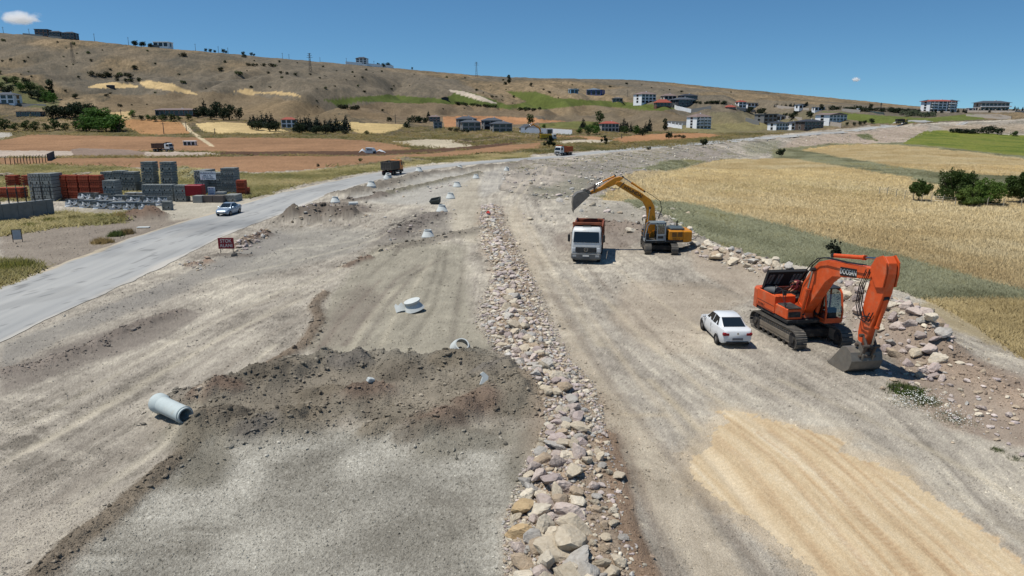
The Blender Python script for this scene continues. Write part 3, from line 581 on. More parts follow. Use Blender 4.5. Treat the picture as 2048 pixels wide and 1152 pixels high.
cA = np.array([alb(134, 135, 133), alb(158, 158, 155), alb(174, 173, 168), alb(188, 184, 176)])
tt = np.clip(base_, 0, 1) * 3; ii = np.minimum(tt.astype(int), 2); ff = (tt - ii)[:, None]
rc = cA[ii] * (1 - ff) + cA[ii + 1] * ff
dust = sstep(.84, .97, lat + .30 * (fbm(sal / 5, lat, 3, 921) - .5)) * .85
dl = sstep(.86, .97, -lat + .26 * (fbm(sal / 5, lat, 3, 925) - .5)) * .75
rc = rc * (1 - dust[:, None]) + alb(196, 190, 178) * dust[:, None]; rc = rc * (1 - dl[:, None]) + alb(196, 178, 146) * dl[:, None]
crk = np.minimum(np.abs(fbm(lat * 1.6 + 3, sal / 6, 3, 941) - .5), np.abs(fbm(lat * 2.2 + 9, sal / 14, 3, 943) - .5)); ck = (crk < .006) * .35; rc = rc * (1 - ck[:, None])
ptc = sstep(.60, .66, fbm(lat * 1.3 + 20, sal / 9, 2, 951)) * .14; rc = rc * (1 - ptc[:, None])
pg = ground_at(430, 450); dk = np.exp(-(((rx - pg.x) / 9) ** 2 + ((ry - pg.y) / 5) ** 2)) * .5 * np.clip(2.2 * fbm(lat * 2.5 + 3, sal / 11, 3, 931) - .4, 0, 1)
rc = rc * (1 - dk[:, None]) + alb(84, 88, 92) * dk[:, None]
_r = np.arange(len(hw) * NW).reshape(len(hw), NW)
rq = np.stack([_r[:-1, :-1], _r[:-1, 1:], _r[1:, 1:], _r[1:, :-1]], -1).reshape(-1, 4)
mesh_np('road', np.stack([rx, ry, rz], 1), rq, road_mat(), rc)
# ------------------------------------------------------------------ object helpers
def solid(name, rgb, rough=.6, metal=0.0, dirt=.25, scale=3.0, spec=.4, dust=None, dust_amt=.0, raw=False):
    """painted or bare material with uneven wear, optional dust settling"""
    if name in MATS: return MATS[name]
    m, n, b = newmat(name); L = n.links.new
    c = rgb if raw else tuple(float(v) for v in alb(*rgb))
    tc = N(n, 'ShaderNodeTexCoord'); no = N(n, 'ShaderNodeTexNoise', i_Scale=scale, i_Detail=6.0, i_Roughness=.65); L(tc.outputs['Object'], no.inputs['Vector'])
    mr = N(n, 'ShaderNodeMapRange'); mr.inputs[1].default_value = .25; mr.inputs[2].default_value = .75; mr.inputs[3].default_value = 1 - dirt; mr.inputs[4].default_value = 1 + dirt * .5; L(no.outputs[0], mr.inputs[0])
    vm = N(n, 'ShaderNodeVectorMath', operation='SCALE'); vm.inputs[0].default_value = c; L(mr.outputs[0], vm.inputs['Scale'])
    out = vm.outputs[0]
    if dust is not None:
        n2 = N(n, 'ShaderNodeTexNoise', i_Scale=scale * .7, i_Detail=7.0, i_Roughness=.7); L(tc.outputs['Object'], n2.inputs['Vector'])
        r2 = N(n, 'ShaderNodeMapRange'); r2.inputs[1].default_value = .62 - dust_amt * .5; r2.inputs[2].default_value = .78; r2.inputs[3].default_value = 0; r2.inputs[4].default_value = .85; L(n2.outputs[0], r2.inputs[0])
        mx = N(n, 'ShaderNodeMix', data_type='RGBA'); L(r2.outputs[0], mx.inputs['Factor']); L(out, mx.inputs['A']); mx.inputs['B'].default_value = (*[float(v) for v in alb(*dust)], 1); out = mx.outputs['Result']
    L(out, b.inputs['Base Color'])
    b.inputs['Roughness'].default_value = rough; b.inputs['Metallic'].default_value = metal; b.inputs['Specular IOR Level'].default_value = spec
    MATS[name] = m; return m
def glassy(name, rgb=(24, 30, 34), rough=.08):
    if name in MATS: return MATS[name]
    m, n, b = newmat(name); b.inputs['Base Color'].default_value = (*[float(v) for v in lin(rgb)], 1)
    b.inputs['Roughness'].default_value = rough; b.inputs['Specular IOR Level'].default_value = .6; MATS[name] = m; return m

class MB:
    def __init__(s): s.v = []; s.f = []
    def add(s, V, Fs, M=None):
        o = len(s.v); s.v += [tuple(M @ Vector(p)) if M is not None else tuple(p) for p in V]; s.f += [tuple(i + o for i in f) for f in Fs]; return s
    def box(s, c, d, M=None, taper=(1, 1)):
        x, y, z = d[0] / 2, d[1] / 2, d[2] / 2; tx, ty = taper
        V = [(-x, -y, -z), (x, -y, -z), (x, y, -z), (-x, y, -z), (-x * tx, -y * ty, z), (x * tx, -y * ty, z), (x * tx, y * ty, z), (-x * tx, y * ty, z)]
        return s.add([(a + c[0], b + c[1], e + c[2]) for a, b, e in V], [(3, 2, 1, 0), (4, 5, 6, 7), (0, 1, 5, 4), (1, 2, 6, 5), (2, 3, 7, 6), (3, 0, 4, 7)], M)
    def rbox(s, c, d, r=.05, M=None):
        """box with chamfered edges along all sides"""
        x, y, z = d[0] / 2, d[1] / 2, d[2] / 2; r = min(r, x * .9, y * .9, z * .9); rings = []
        for zz, k in ((-z, r), (-z + r, 0), (z - r, 0), (z, r)):
            X, Y = x - k, y - k
            rings.append([(c[0] + a, c[1] + b, c[2] + zz) for a, b in ((-X + r, -Y), (X - r, -Y), (X, -Y + r), (X, Y - r), (X - r, Y), (-X + r, Y), (-X, Y - r), (-X, -Y + r))])
        return s.loft(rings, M=M)
    def loft(s, rings, cap=True, M=None, closed=True):
        n = len(rings[0]); V = [p for r in rings for p in r]; Fs = []
        for i in range(len(rings) - 1):
            for j in range(n if closed else n - 1):
                k = (j + 1) % n; Fs.append((i * n + j, i * n + k, (i + 1) * n + k, (i + 1) * n + j))
        if cap: Fs += [tuple(range(n))[::-1], tuple(range((len(rings) - 1) * n, len(rings) * n))]
        return s.add(V, Fs, M)
    def prism(s, prof, y0, y1, M=None):
        """outline in x,z pushed along y"""
        return s.loft([[(x, y0, z) for x, z in prof], [(x, y1, z) for x, z in prof]], M=M)
    def tube(s, pts, r, n=8, cap=True, M=None):
        pts = [Vector(p) for p in pts]; rs = r if isinstance(r, (list, tuple)) else [r] * len(pts); rings = []
        for i, p in enumerate(pts):
            d = (pts[min(i + 1, len(pts) - 1)] - pts[max(i - 1, 0)]).normalized()
            a = d.cross(Vector((0, 0, 1)) if abs(d.z) < .95 else Vector((1, 0, 0))).normalized(); b = d.cross(a)
            rings.append([tuple(p + (a * cos(2 * pi * k / n) + b * sin(2 * pi * k / n)) * rs[i]) for k in range(n)])
        return s.loft(rings, cap, M)
    def ring(s, p0, p1, ro, ri, n=20, M=None):
        """hollow pipe"""
        p0, p1 = Vector(p0), Vector(p1); d = (p1 - p0).normalized(); a = d.cross(Vector((0, 0, 1)) if abs(d.z) < .95 else Vector((1, 0, 0))).normalized(); b = d.cross(a)
        C = lambda p, r: [tuple(p + (a * cos(2 * pi * k / n) + b * sin(2 * pi * k / n)) * r) for k in range(n)]
        r4 = [C(p0, ro), C(p1, ro), C(p1, ri), C(p0, ri), C(p0, ro)]
        return s.loft(r4, False, M)
    def lathe(s, prof, n=24, M=None):
        return s.loft([[(r * cos(2 * pi * k / n), r * sin(2 * pi * k / n), z) for k in range(n)] for r, z in prof], False, M)
    def build(s, name, mat, parent=None, smooth=False, loc=None, bevel=0):
        me = bpy.data.meshes.new(name); me.from_pydata(s.v, [], s.f); me.update()
        bm = bmesh.new(); bm.from_mesh(me); bmesh.ops.recalc_face_normals(bm, faces=bm.faces)
        if bevel: bmesh.ops.bevel(bm, geom=[e for e in bm.edges if len(e.link_faces) == 2 and e.calc_face_angle(0) > .5], offset=bevel, segments=1, affect='EDGES')
        bm.to_mesh(me); bm.free()
        if smooth:
            me.polygons.foreach_set('use_smooth', [True] * len(me.polygons)); me.set_sharp_from_angle(angle=R(38))
        me.materials.append(mat); o = bpy.data.objects.new(name, me); COL.objects.link(o)
        if parent: o.parent = parent
        if loc: o.location = loc
        return o
def tag(o, label, cat, group=None, kind=None):
    o['label'] = label; o['category'] = cat
    if group: o['group'] = group
    if kind: o['kind'] = kind
    return o
def thing(name, label, cat, loc=(0, 0, 0), rz=0, group=None):
    o = bpy.data.objects.new(name, None); COL.objects.link(o); o.location = loc; o.rotation_euler = (0, 0, rz); o.empty_display_size = .2; o['kind'] = 'thing'
    return tag(o, label, cat, group)
def copy_tree(o, parent=None):
    c = o.copy(); COL.objects.link(c)
    if parent: c.parent = parent
    for ch in list(KIDS.get(o.name, ())): copy_tree(ch, c)
    return c
KIDS = {}
def remember(root):
    """note the children of a finished thing so that copies can be made of it"""
    KIDS.clear()
    for o in bpy.data.objects:
        if o.parent: KIDS.setdefault(o.parent.name, []).append(o)
def place(proto, loc, rz=0, sc=1, label=None, group=None, rot=None):
    c = copy_tree(proto); c.location = loc; c.rotation_euler = rot if rot else (0, 0, rz); c.scale = sc if isinstance(sc, (tuple, list)) else (sc, sc, sc)
    if label: c['label'] = label
    if group: c['group'] = group
    return c
PROTO_AT = (0, -60, -300)                      # first of a kind is moved to its own place later
def lettering(text, size, mat, parent, M, name='lettering', depth=.004, bold=0.0, sx=1.0):
    cu = bpy.data.curves.new(name, 'FONT'); cu.body = text; cu.size = size; cu.align_x = 'CENTER'; cu.align_y = 'CENTER'; cu.extrude = depth; cu.offset = bold; cu.space_line = .95
    o = bpy.data.objects.new(name, cu); COL.objects.link(o)
    dg = bpy.context.evaluated_depsgraph_get(); me = bpy.data.meshes.new_from_object(o.evaluated_get(dg)); bpy.data.objects.remove(o); bpy.data.curves.remove(cu)
    me.materials.clear(); me.materials.append(mat)
    o = bpy.data.objects.new(name, me); COL.objects.link(o); o.parent = parent; o.matrix_local = M @ Matrix.Diagonal((sx, 1, 1, 1)); return o
def frame(origin, xdir, zdir):
    """matrix whose x runs along xdir and whose z (facing) points along zdir"""
    x = Vector(xdir).normalized(); z = Vector(zdir).normalized(); y = z.cross(x).normalized(); x = y.cross(z)
    M = Matrix((x, y, z)).transposed().to_4x4(); M.translation = Vector(origin); return M
RUB = solid('tyre rubber', (44, 42, 41), .85, dirt=.3, dust=(150, 138, 120), dust_amt=.12)
STEEL = solid('bare steel', (150, 148, 144), .4, .7)
DARK = solid('dark frame paint', (38, 38, 40), .6, dirt=.3)
CHROME = solid('polished rod', (190, 190, 190), .2, 1.0, dirt=.1)
# ------------------------------------------------------------------ excavators
def rot_z(a): return Matrix.Rotation(a, 4, 'Z')
def arm_frame(yaw): return rot_z(yaw)
def cylinder(name, p, q, r, f, mat, root, y, M, rod=True, n=10):
    """hydraulic ram between two points of the arm plane"""
    p3, q3 = Vector((p[0], y, p[1])), Vector((q[0], y, q[1])); m = p3.lerp(q3, f)
    o = MB().tube([p3, m], r, n, M=M).tube([p3.lerp(q3, f - .04), m], r * 1.22, n, M=M).build(name, mat, root, True)
    if rod: MB().tube([m, q3], r * .55, n, M=M).build('ram_rod', CHROME, o, True)
    for e in (p3, q3): MB().tube([e + Vector((0, -.12, 0)), e + Vector((0, .12, 0))], r * 1.05, 8, M=M).build('ram_pin', DARK, o, True)
    return o
def excavator(name, label, loc, yt, yu, P):
    root = thing(name, label, 'excavator', loc); paint = P['paint']; gm = solid('worn track steel', (104, 100, 93), .7, .2, .35, dust=(150, 140, 124), dust_amt=.25)
    rub = solid('machine underside', (52, 50, 48), .8, dirt=.35, dust=(140, 128, 112), dust_amt=.2)
    T = rot_z(yt); U = rot_z(yu); s = P['s']
    L, hgt, tw, ga = P['track']                                    # length, height, shoe width, gauge
    r = hgt / 2
    for sd_ in (-1, 1):
        y = sd_ * ga / 2
        prof = [(L / 2 - r + r * sin(a), r - r * cos(a)) for a in np.linspace(0, pi, 9)] + [(-L / 2 + r - r * sin(a), r + r * cos(a)) for a in np.linspace(0, pi, 9)]
        seg = []; n = len(prof); per = 0
        for i in range(n):
            a, b = Vector(prof[i]), Vector(prof[(i + 1) % n]); seg.append((a, b)); per += (b - a).length
        nsh = int(per / (.19 * s + .02)); sh = MB()
        for k in range(nsh):
            d = per * k / nsh
            for a, b in seg:
                l = (b - a).length
                if d <= l: break
                d -= l
            p = a.lerp(b, d / max(l, 1e-6)); t = (b - a).normalized(); nn = Vector((t.y, -t.x))
            M = T @ Matrix(((t.x, 0, nn.x, p.x), (0, 1, 0, y), (t.y, 0, nn.y, p.y), (0, 0, 0, 1)))
            sh.box((0, 0, .0), (per / nsh * .86, tw, .035), M).box((.04, 0, .028), (.03, tw, .04), M)
        tr = sh.build('track', gm, root)
        f = MB().box((0, y, r), (L - 1.9 * r, tw * .5, hgt * .60), T).box((0, y + sd_ * tw * .24, r * 1.0), (L - 2.4 * r, .06, hgt * .28), T)
        f.build('track_frame', solid('track frame', (128, 118, 104), .8, dirt=.3, dust=(150, 138, 122), dust_amt=.25), tr, bevel=.02)
        for xx in (-L / 2 + r, L / 2 - r): MB().tube([(xx, y - tw * .3, r), (xx, y + tw * .3, r)], r * .80, 16, M=T).tube([(xx, y - tw * .42, r), (xx, y + tw * .42, r)], r * .35, 12, M=T).build('idler_wheel', rub, tr, True)
        for k in range(7): xx = -L / 2 + 1.6 * r + k * (L - 3.2 * r) / 6; MB().tube([(xx, y - tw * .3, .15 * s), (xx, y + tw * .3, .15 * s)], .13 * s, 10, M=T).build('track_roller', rub, tr, True)
    MB().box((0, 0, r * 1.05), (L * .42, ga, hgt * .45), T).tube([(0, 0, r), (0, 0, P['deck'] + .02)], .62 * s, 20).build('undercarriage', rub, root, bevel=.03)
    dk = P['deck']; W_ = P['width']; xb, xf = -P['tail'], P['nose']
    # superstructure: deck, engine body with rounded counterweight, cab
    MB().rbox(((xb + xf) / 2 + .15, 0, dk + .11), (xf - xb - .4, W_ * .96, .22), .04, U).build('deck', rub, root)
    eh = P['engine_h']
    rings = []
    for k, (x, hw, zt) in enumerate(((xb, .30, .82), (xb + .08, .42, .95), (xb + .45, .49, 1.0), (xb + .9, .5, 1.0))):
        z0, z1 = dk + .05, dk + eh * zt; w = W_ * hw
        rings.append([(x, -w, z0), (x, w, z0), (x, w, z1 - .1), (x, w - .12, z1), (x, -w + .12, z1), (x, -w, z1 - .1)])
    MB().loft(rings, M=U).build('counterweight', P['cw'], root, True)
    xe = P['engine_x1']
    body = MB()
    if P.get('open'):
        body.rbox(((xb + .9 + xe) / 2, -(W_ / 2 - .05), dk + .22 + (eh - .22) / 2), (xe - xb - .9, .10, eh - .24), .02, U)
        MB().rbox(((xb + .9 + xe) / 2, W_ / 2 - .05, dk + .22 + (eh - .22) / 2), (xe - xb - .9, .10, eh - .24), .02, U).build('side_panel', paint, root)
        MB().rbox((xe - .25, -W_ / 4 - .1, dk + .22 + (eh - .22) / 2), (.5, W_ / 2 - .3, eh - .26), .03, U).build('fuel_tank', paint, root)
    else: body.rbox(((xb + .9 + xe) / 2, 0, dk + .22 + (eh - .22) / 2), (xe - xb - .9, W_, eh - .22), .06, U)
    bo = body.build('engine_housing', paint, root)
    # lower skirt line and step box on the right side
    MB().box(((xb + .9 + xe) / 2, -W_ / 2 - .004, dk + .62), (xe - xb - 1.0, .012, .02), U).box(((xb + .9 + xe) / 2, -W_ / 2 - .004, dk + .3), (xe - xb - 1.0, .012, .015), U).build('panel_seam', DARK, bo)
    MB().rbox(((xe + xf) / 2 - .05, -W_ / 2 + .48, dk + .22 + .3), (xf - xe - .1, .9, .6), .05, U).build('toolbox', paint, root)
    MB().rbox(((xe + xf) / 2 + .05, -W_ / 2 + .46, dk + .82 + .03), (xf - xe - .2, .78, .05), .02, U).rbox((xf - .1, -W_ / 2 + .46, dk + .5), (.04, .7, .3), .01, U).build('step_plate', rub, root)
    rail = MB().tube([(xe - .2, -W_ / 2 + .08, dk + eh), (xe - .2, -W_ / 2 + .08, dk + eh + .55), (xe + .5, -W_ / 2 + .08, dk + eh + .5), (xf - .4, -W_ / 2 + .08, dk + .8)], .022, 6, M=U); rail.build('handrail', P['railmat'], root, True)
    mir = MB().tube([(xf - .3, -W_ / 2 + .06, dk + .8), (xf - .2, -W_ / 2 - .1, dk + 1.6)], .016, 5, M=U).rbox((xf - .2, -W_ / 2 - .14, dk + 1.7), (.06, .2, .3), .02, U); mir.build('mirror', DARK, root)
    if P.get('open'):
        # open engine bay: engine block, tank, hoses, big hood standing up at the back left
        xm = (xb + .9 + xe) / 2; eb = MB().rbox((xm + .3, .2, dk + .75), (1.3, .9, .7), .06, U).rbox((xm - .35, -.55, dk + .62), (.7, .6, .5), .06, U)
        for k in range(5): eb.tube([(xm - .2 + .2 * k, -.2, dk + 1.1), (xm - .2 + .2 * k, .55, dk + 1.12)], .05, 7, M=U)
        eb.build('engine', solid('oily engine', (58, 56, 54), .55, .3, .4), root)
        MB().tube([(xm - .9, -.95, dk + 1.12), (xm - .15, -.7, dk + 1.15)], .27, 16, M=U).build('muffler', solid('muffler grey', (104, 106, 106), .6, .3), root, True)
        MB().rbox((xm + .05, .3, dk + .26), (xe - xb - 1.0, W_ - .35, .06), .01, U).build('bay_floor', DARK, root)
        HL, HH = W_ * .82, 1.2 * s; hd = MB()
        Mh = U @ Matrix.Translation((xb + .85, 0, dk + eh + .02)) @ Matrix.Rotation(R(24), 4, 'Y')
        hd.rbox((0, 0, HH / 2), (.05, HL, HH), .02, Mh).rbox((.1, 0, HH - .03), (.2, HL, .05), .02, Mh).rbox((.1, HL / 2 - .03, HH / 2), (.2, .05, HH), .02, Mh).rbox((.1, -HL / 2 + .03, HH / 2), (.2, .05, HH), .02, Mh)
        ho = hd.build('engine_hood', solid('hood lining', (34, 34, 36), .75, dirt=.3), root)
        for y0 in (-1.02, -.84, -.5, -.32, .42, .62, .82):
            mm = MB()
            for k in range(8): mm.box((.04, y0 + k * .016, .26 * s + k * .085 * s), (.03, .13, .05), Mh)
            mm.build('louvre', solid('louvre dust', (134, 132, 128), .7), ho)
        MB().rbox((xe - .75, .62, dk + .48), (.8, .7, .5), .03, U).build('bay_platform', rub, root)
        MB().tube([(xe - .55, -W_ / 2 + .1, dk + eh - .1), (xe - .5, W_ * .18, dk + eh + .85)], .018, 5, M=U).build('hood_stay', DARK, root)
    else:
        gr = MB()
        for x0 in (xb + 1.0, xb + 1.52):
            for k in range(6): gr.box((x0 + .2, W_ / 2 + .006, dk + eh * .52 + k * .07), (.42, .02, .035), U)
        gr.build('louvre', DARK, bo)
        MB().rbox((xb + 1.35, .1, dk + eh + .10), (1.25, W_ * .62, .22), .05, U).build('engine_cowl', solid('cowl grey', (82, 92, 96), .6), root)
        MB().tube([(xb + 1.1, -.5, dk + eh + .1), (xb + 1.1, -.5, dk + eh + .65)], .07, 10, M=U).build('exhaust_pipe', DARK, root, True)
        MB().rbox((xe + .1, -.2, dk + eh + .05), (.7, W_ * .5, .14), .03, U).build('valve_block', rub, root)
    # cab
    cx0, cx1, cw, cz0, cz1 = P['cab']; cy = W_ / 2 - cw / 2 - .02; pil = P['cabmat']
    fr = MB()
    slope = [(cx0, cz0), (cx1, cz0), (cx1 + .04, cz0 + .5), (cx1 - .18, cz1 - .22), (cx1 - .42, cz1), (cx0, cz1)]
    for y in (cy - cw / 2, cy + cw / 2 - .07):
        for (a, b), wd in ((((cx0, cz0), (cx0, cz1)), .12), (((cx1, cz0), (cx1 + .04, cz0 + .5)), .08), (((cx1 + .04, cz0 + .5), (cx1 - .18, cz1 - .22)), .08), (((cx1 - .18, cz1 - .22), (cx1 - .42, cz1)), .08), (((cx0, cz0 + .06), (cx1, cz0 + .06)), .14), (((cx0, cz1 - .05), (cx1 - .42, cz1 - .05)), .12), (((cx0 + .72, cz0), (cx0 + .72, cz1)), .07)):
            p, q = Vector((a[0], 0, a[1])), Vector((b[0], 0, b[1])); d = (q - p).normalized(); nn = Vector((-d.z, 0, d.x)) * wd / 2
            fr.loft([[(p + nn)[:1] + (y,) + (p + nn)[2:], (p - nn)[:1] + (y,) + (p - nn)[2:], (q - nn)[:1] + (y,) + (q - nn)[2:], (q + nn)[:1] + (y,) + (q + nn)[2:]], [(p + nn)[:1] + (y + .07,) + (p + nn)[2:], (p - nn)[:1] + (y + .07,) + (p - nn)[2:], (q - nn)[:1] + (y + .07,) + (q - nn)[2:], (q + nn)[:1] + (y + .07,) + (q + nn)[2:]]], M=U)
    for (x, z) in ((cx1, cz0 + .08), (cx0 + .03, cz0 + .5)): fr.box((x, cy, z), (.08, cw, .2), U)
    fr.box((cx0 + .02, cy, (cz0 + cz1) / 2 - .3), (.05, cw - .1, (cz1 - cz0) * .5), U)
    cab = fr.build('cab', pil, root)
    MB().rbox(((cx0 + cx1 - .42) / 2, cy, cz1 + .03), (cx1 - .30 - cx0, cw + .02, .10), .04, U).build('cab_roof', P['roofmat'], cab, True)
    MB().box(((cx0 + cx1) / 2, cy, cz0 - .02), (cx1 - cx0, cw, .16), U).build('cab_floor', P['paint'] if P.get('open') else rub, cab)
    if P.get('panel'):                                             # lower half of the door is sheet metal
        o_ = MB().rbox((cx0 + .42, cy + cw / 2 + .012, cz0 + .38), (.72, .03, .62), .01, U).build('door_panel', pil, cab)
        MB().box((cx0 + .42, cy + cw / 2 + .035, cz0 + .40), (.5, .02, .22), U).build('door_vent', DARK, o_)
    gl = P['glass']
    MB().loft([[(cx1 + .03, cy - cw / 2 + .06, cz0 + .5), (cx1 + .03, cy + cw / 2 - .06, cz0 + .5)], [(cx1 - .19, cy - cw / 2 + .06, cz1 - .24), (cx1 - .19, cy + cw / 2 - .06, cz1 - .24)]], False, M=U, closed=False).build('windscreen', gl, cab)
    for y in (cy - cw / 2 + .03, cy + cw / 2 - .03):
        MB().prism([(cx0 + .06, cz0 + (.72 if P.get('panel') and y > cy else .2)), (cx0 + .69, cz0 + (.72 if P.get('panel') and y > cy else .2)), (cx0 + .69, cz1 - .1), (cx0 + .06, cz1 - .1)], y - .006, y + .006, U).build('side_window', gl, cab)
        if not P.get('panel'): MB().prism([(cx0 + .76, cz0 + .14), (cx1, cz0 + .14), (cx1 + .02, cz0 + .5), (cx1 - .2, cz1 - .25), (cx1 - .45, cz1 - .1), (cx0 + .76, cz1 - .1)], y - .006, y + .006, U).build('side_window', gl, cab)
    MB().rbox((cx0 + .5, cy, cz0 + .42), (.5, .5, .14), .04, U).rbox((cx0 + .28, cy, cz0 + .78), (.14, .48, .7), .04, U).build('seat', DARK, cab)
    MB().rbox((cx1 - .25, cy, cz0 + .4), (.25, .5, .6), .04, U).build('control_console', DARK, cab)
    for dy in (-.25, .25): MB().tube([(cx0 + .75, cy + dy, cz0 + .3), (cx0 + .8, cy + dy, cz0 + .85)], .03, 6, M=U).build('control_lever', DARK, cab)
    # front arm
    yb = P.get('arm_y', 0); bw = P['boom_w']
    bm_ = MB().prism(P['boom'], yb - bw / 2, yb + bw / 2, U).build('boom', paint, root, bevel=.03)
    MB().prism(P['boom_cap'], yb - bw / 2 - .03, yb + bw / 2 + .03, U).build('boom_foot', paint, bm_)
    st = MB().prism(P['stick'], yb - bw * .4, yb + bw * .4, U)
    so_ = st.build('stick', paint, root, bevel=.025)
    if P.get('ears'):
        for sd_ in (-1, 1): MB().prism(P['ears'], yb + sd_ * bw * .56 - .03, yb + sd_ * bw * .56 + .03, U).build('stick_side_plate', paint, so_)
    for sd_ in (-1, 1): cylinder('boom_cylinder', *P['boom_cyl'], P['cr'], P['boom_cyl_f'], paint, root, yb + sd_ * (bw / 2 + .17), U)
    cylinder('stick_cylinder', *P['stick_cyl'], P['cr'], P['stick_cyl_f'], paint, root, yb, U)
    cylinder('bucket_cylinder', *P['bucket_cyl'], P['cr'] * .9, P['bucket_cyl_f'], paint, root, yb, U)
    lk = MB()
    for sd_ in (-1, 1):
        for a, b in P['links']: lk.tube([(a[0], yb + sd_ * .24, a[1]), (b[0], yb + sd_ * .24, b[1])], .07 * s, 8, M=U)
    for a in P['pins']: lk.tube([(a[0], yb - .42, a[1]), (a[0], yb + .42, a[1])], .08 * s, 10, M=U)
    lk.build('bucket_linkage', solid('linkage steel', (92, 82, 74), .6, .3, dust=(130, 116, 100), dust_amt=.2), root, True)
    for pts in P['hoses']:
        for dy in (-.09, .09): MB().tube([(a, yb + bw / 2 * P['hose_side'] + dy + P['hose_side'] * .1, b) for a, b in pts], .028 * s, 6, M=U).build('hose', solid('hydraulic hose', (30, 30, 32), .5), root, True)
    # bucket: curved shell, side plates, teeth
    bp = P['bucket']; bwd = P['bucket_w']; bmx = solid('bucket steel', (134, 128, 118), .55, .35, .35, dust=(140, 128, 112), dust_amt=.2)
    t = .05; bk = MB()
    for i in range(len(bp) - 1):
        p, q = Vector(bp[i]), Vector(bp[i + 1]); d = (q - p).normalized(); nn = Vector((-d.y, d.x)) * t
        bk.prism([tuple(p), tuple(q), tuple(q + nn), tuple(p + nn)], yb - bwd / 2, yb + bwd / 2, U)
    bko = bk.build('bucket', bmx, root)
    for sd_ in (-1, 1): MB().prism(bp, yb + sd_ * (bwd / 2 + .02) - .03, yb + sd_ * (bwd / 2 + .02) + .03, U).build('bucket_side', bmx, bko)
    e = Vector(bp[0]); d = (Vector(bp[0]) - Vector(bp[1])).normalized(); nn = Vector((-d.y, d.x))
    for k in range(5):
        y = yb - bwd / 2 + .1 + k * (bwd - .2) / 4
        MB().prism([tuple(e - d * .12 - nn * .04), tuple(e + d * .24), tuple(e - d * .12 + nn * .07)], y - .06, y + .06, U).build('tooth', bmx, bko)
    MB().prism(P['hanger'], yb - .30, yb - .22, U).prism(P['hanger'], yb + .22, yb + .30, U).build('bucket_hanger', bmx, bko)
    return root, U, bm_, bo
DST = (176, 150, 122)
ORANGE = solid('excavator orange paint', (226, 92, 40), .5, dirt=.22, scale=2.2, spec=.35, dust=(196, 132, 98), dust_amt=.22)
ORANGE_CW = solid('counterweight orange paint', (212, 96, 52), .55, dirt=.22, scale=2.2, spec=.35, dust=(186, 140, 108), dust_amt=.2)
YELLOW = solid('excavator yellow paint', (212, 138, 26), .5, dirt=.24, scale=2.2, spec=.35, dust=(170, 126, 70), dust_amt=.14)
GLS = glassy('cab glass')
def clear_glass():
    m, n, b = newmat('thin clear glass'); L = n.links.new
    tr = N(n, 'ShaderNodeBsdfTransparent'); tr.inputs[0].default_value = (.62, .68, .68, 1); g = N(n, 'ShaderNodeBsdfGlossy'); g.inputs['Roughness'].default_value = .05
    mx = N(n, 'ShaderNodeMixShader'); mx.inputs[0].default_value = .12; L(tr.outputs[0], mx.inputs[1]); L(g.outputs[0], mx.inputs[2]); L(mx.outputs[0], n.nodes['Material Output'].inputs['Surface']); return m
CLEAR = clear_glass()
EX_O = dict(paint=ORANGE, cw=ORANGE_CW, s=1.0, track=(4.9, 1.02, .62, 2.62), deck=1.14, width=2.95, tail=3.05, nose=1.25, engine_h=1.22, engine_x1=-.15, open=True, railmat=DARK,
    cab=(-.25, 1.62, 1.0, 1.32, 3.02), cabmat=ORANGE, roofmat=solid('cab roof plastic', (52, 54, 58), .5), glass=CLEAR, boom_w=.55, arm_y=-.05,
    boom=[(.15, 1.95), (.42, 3.15), (1.18, 4.1), (1.75, 4.62), (2.5, 4.88), (4.5, 5.05), (6.1, 5.2), (6.28, 5.0), (5.95, 4.66), (3.1, 4.13), (2.52, 3.7), (1.7, 2.65), (.76, 1.55), (.45, 1.4), (.12, 1.6)],
    boom_cap=[(-.1, 1.3), (.9, 1.3), (.75, 1.9), (.35, 2.15), (0, 1.95)],
    stick=[(6.35, 5.78), (6.75, 5.86), (7.02, 5.6), (7.06, 5.1), (6.95, 4.2), (6.42, 2.6), (5.98, 1.42), (5.78, 1.26), (5.56, 1.4), (5.48, 2.0), (5.6, 3.1), (5.72, 3.9), (5.92, 4.7), (6.02, 5.3)],
    ears=[(6.3, 5.74), (6.72, 5.9), (7.04, 5.62), (7.08, 5.1), (6.98, 4.5), (6.5, 4.4), (6.1, 4.9), (6.02, 5.3)],
    boom_cyl=((.95, 1.62), (1.62, 4.2)), boom_cyl_f=.58, cr=.105, stick_cyl=((2.62, 5.12), (6.72, 5.72)), stick_cyl_f=.6, bucket_cyl=((6.86, 3.95), (6.28, 1.50)), bucket_cyl_f=.62,
    links=[((6.28, 1.50), (5.95, 1.95)), ((6.28, 1.50), (6.02, .92))], pins=[(6.28, 1.50), (5.95, 1.95), (5.72, 1.42), (6.02, .92)],
    hoses=[[(.3, 2.4), (.6, 3.5), (1.3, 4.35), (1.95, 4.85), (2.6, 5.02), (4.4, 5.12), (5.6, 5.25)], [(5.9, 5.1), (5.55, 4.3), (5.45, 3.4), (5.75, 2.75), (6.25, 2.7), (6.5, 3.2)], [(5.95, 5.0), (5.65, 4.2), (5.6, 3.4), (5.9, 2.9), (6.35, 2.95)]], hose_side=-1,
    bucket=[(4.28, .06), (5.0, .0), (5.62, .04), (5.98, .3), (6.12, .72), (5.98, 1.12), (5.62, 1.3), (5.3, 1.24)], bucket_w=1.5, hanger=[(5.5, 1.2), (5.6, 1.6), (5.85, 1.56), (6.2, 1.05), (6.12, .75), (5.8, 1.05)])
oc = at(1654, 672)
orange_loc = (15.95, 37.35, surf(15.95, 37.35) - .02)
ex_o, UO, boom_o, house_o = excavator('excavator', 'large orange excavator with its engine hood open and bucket resting on the ground', orange_loc, R(-80.5), R(-82), EX_O)
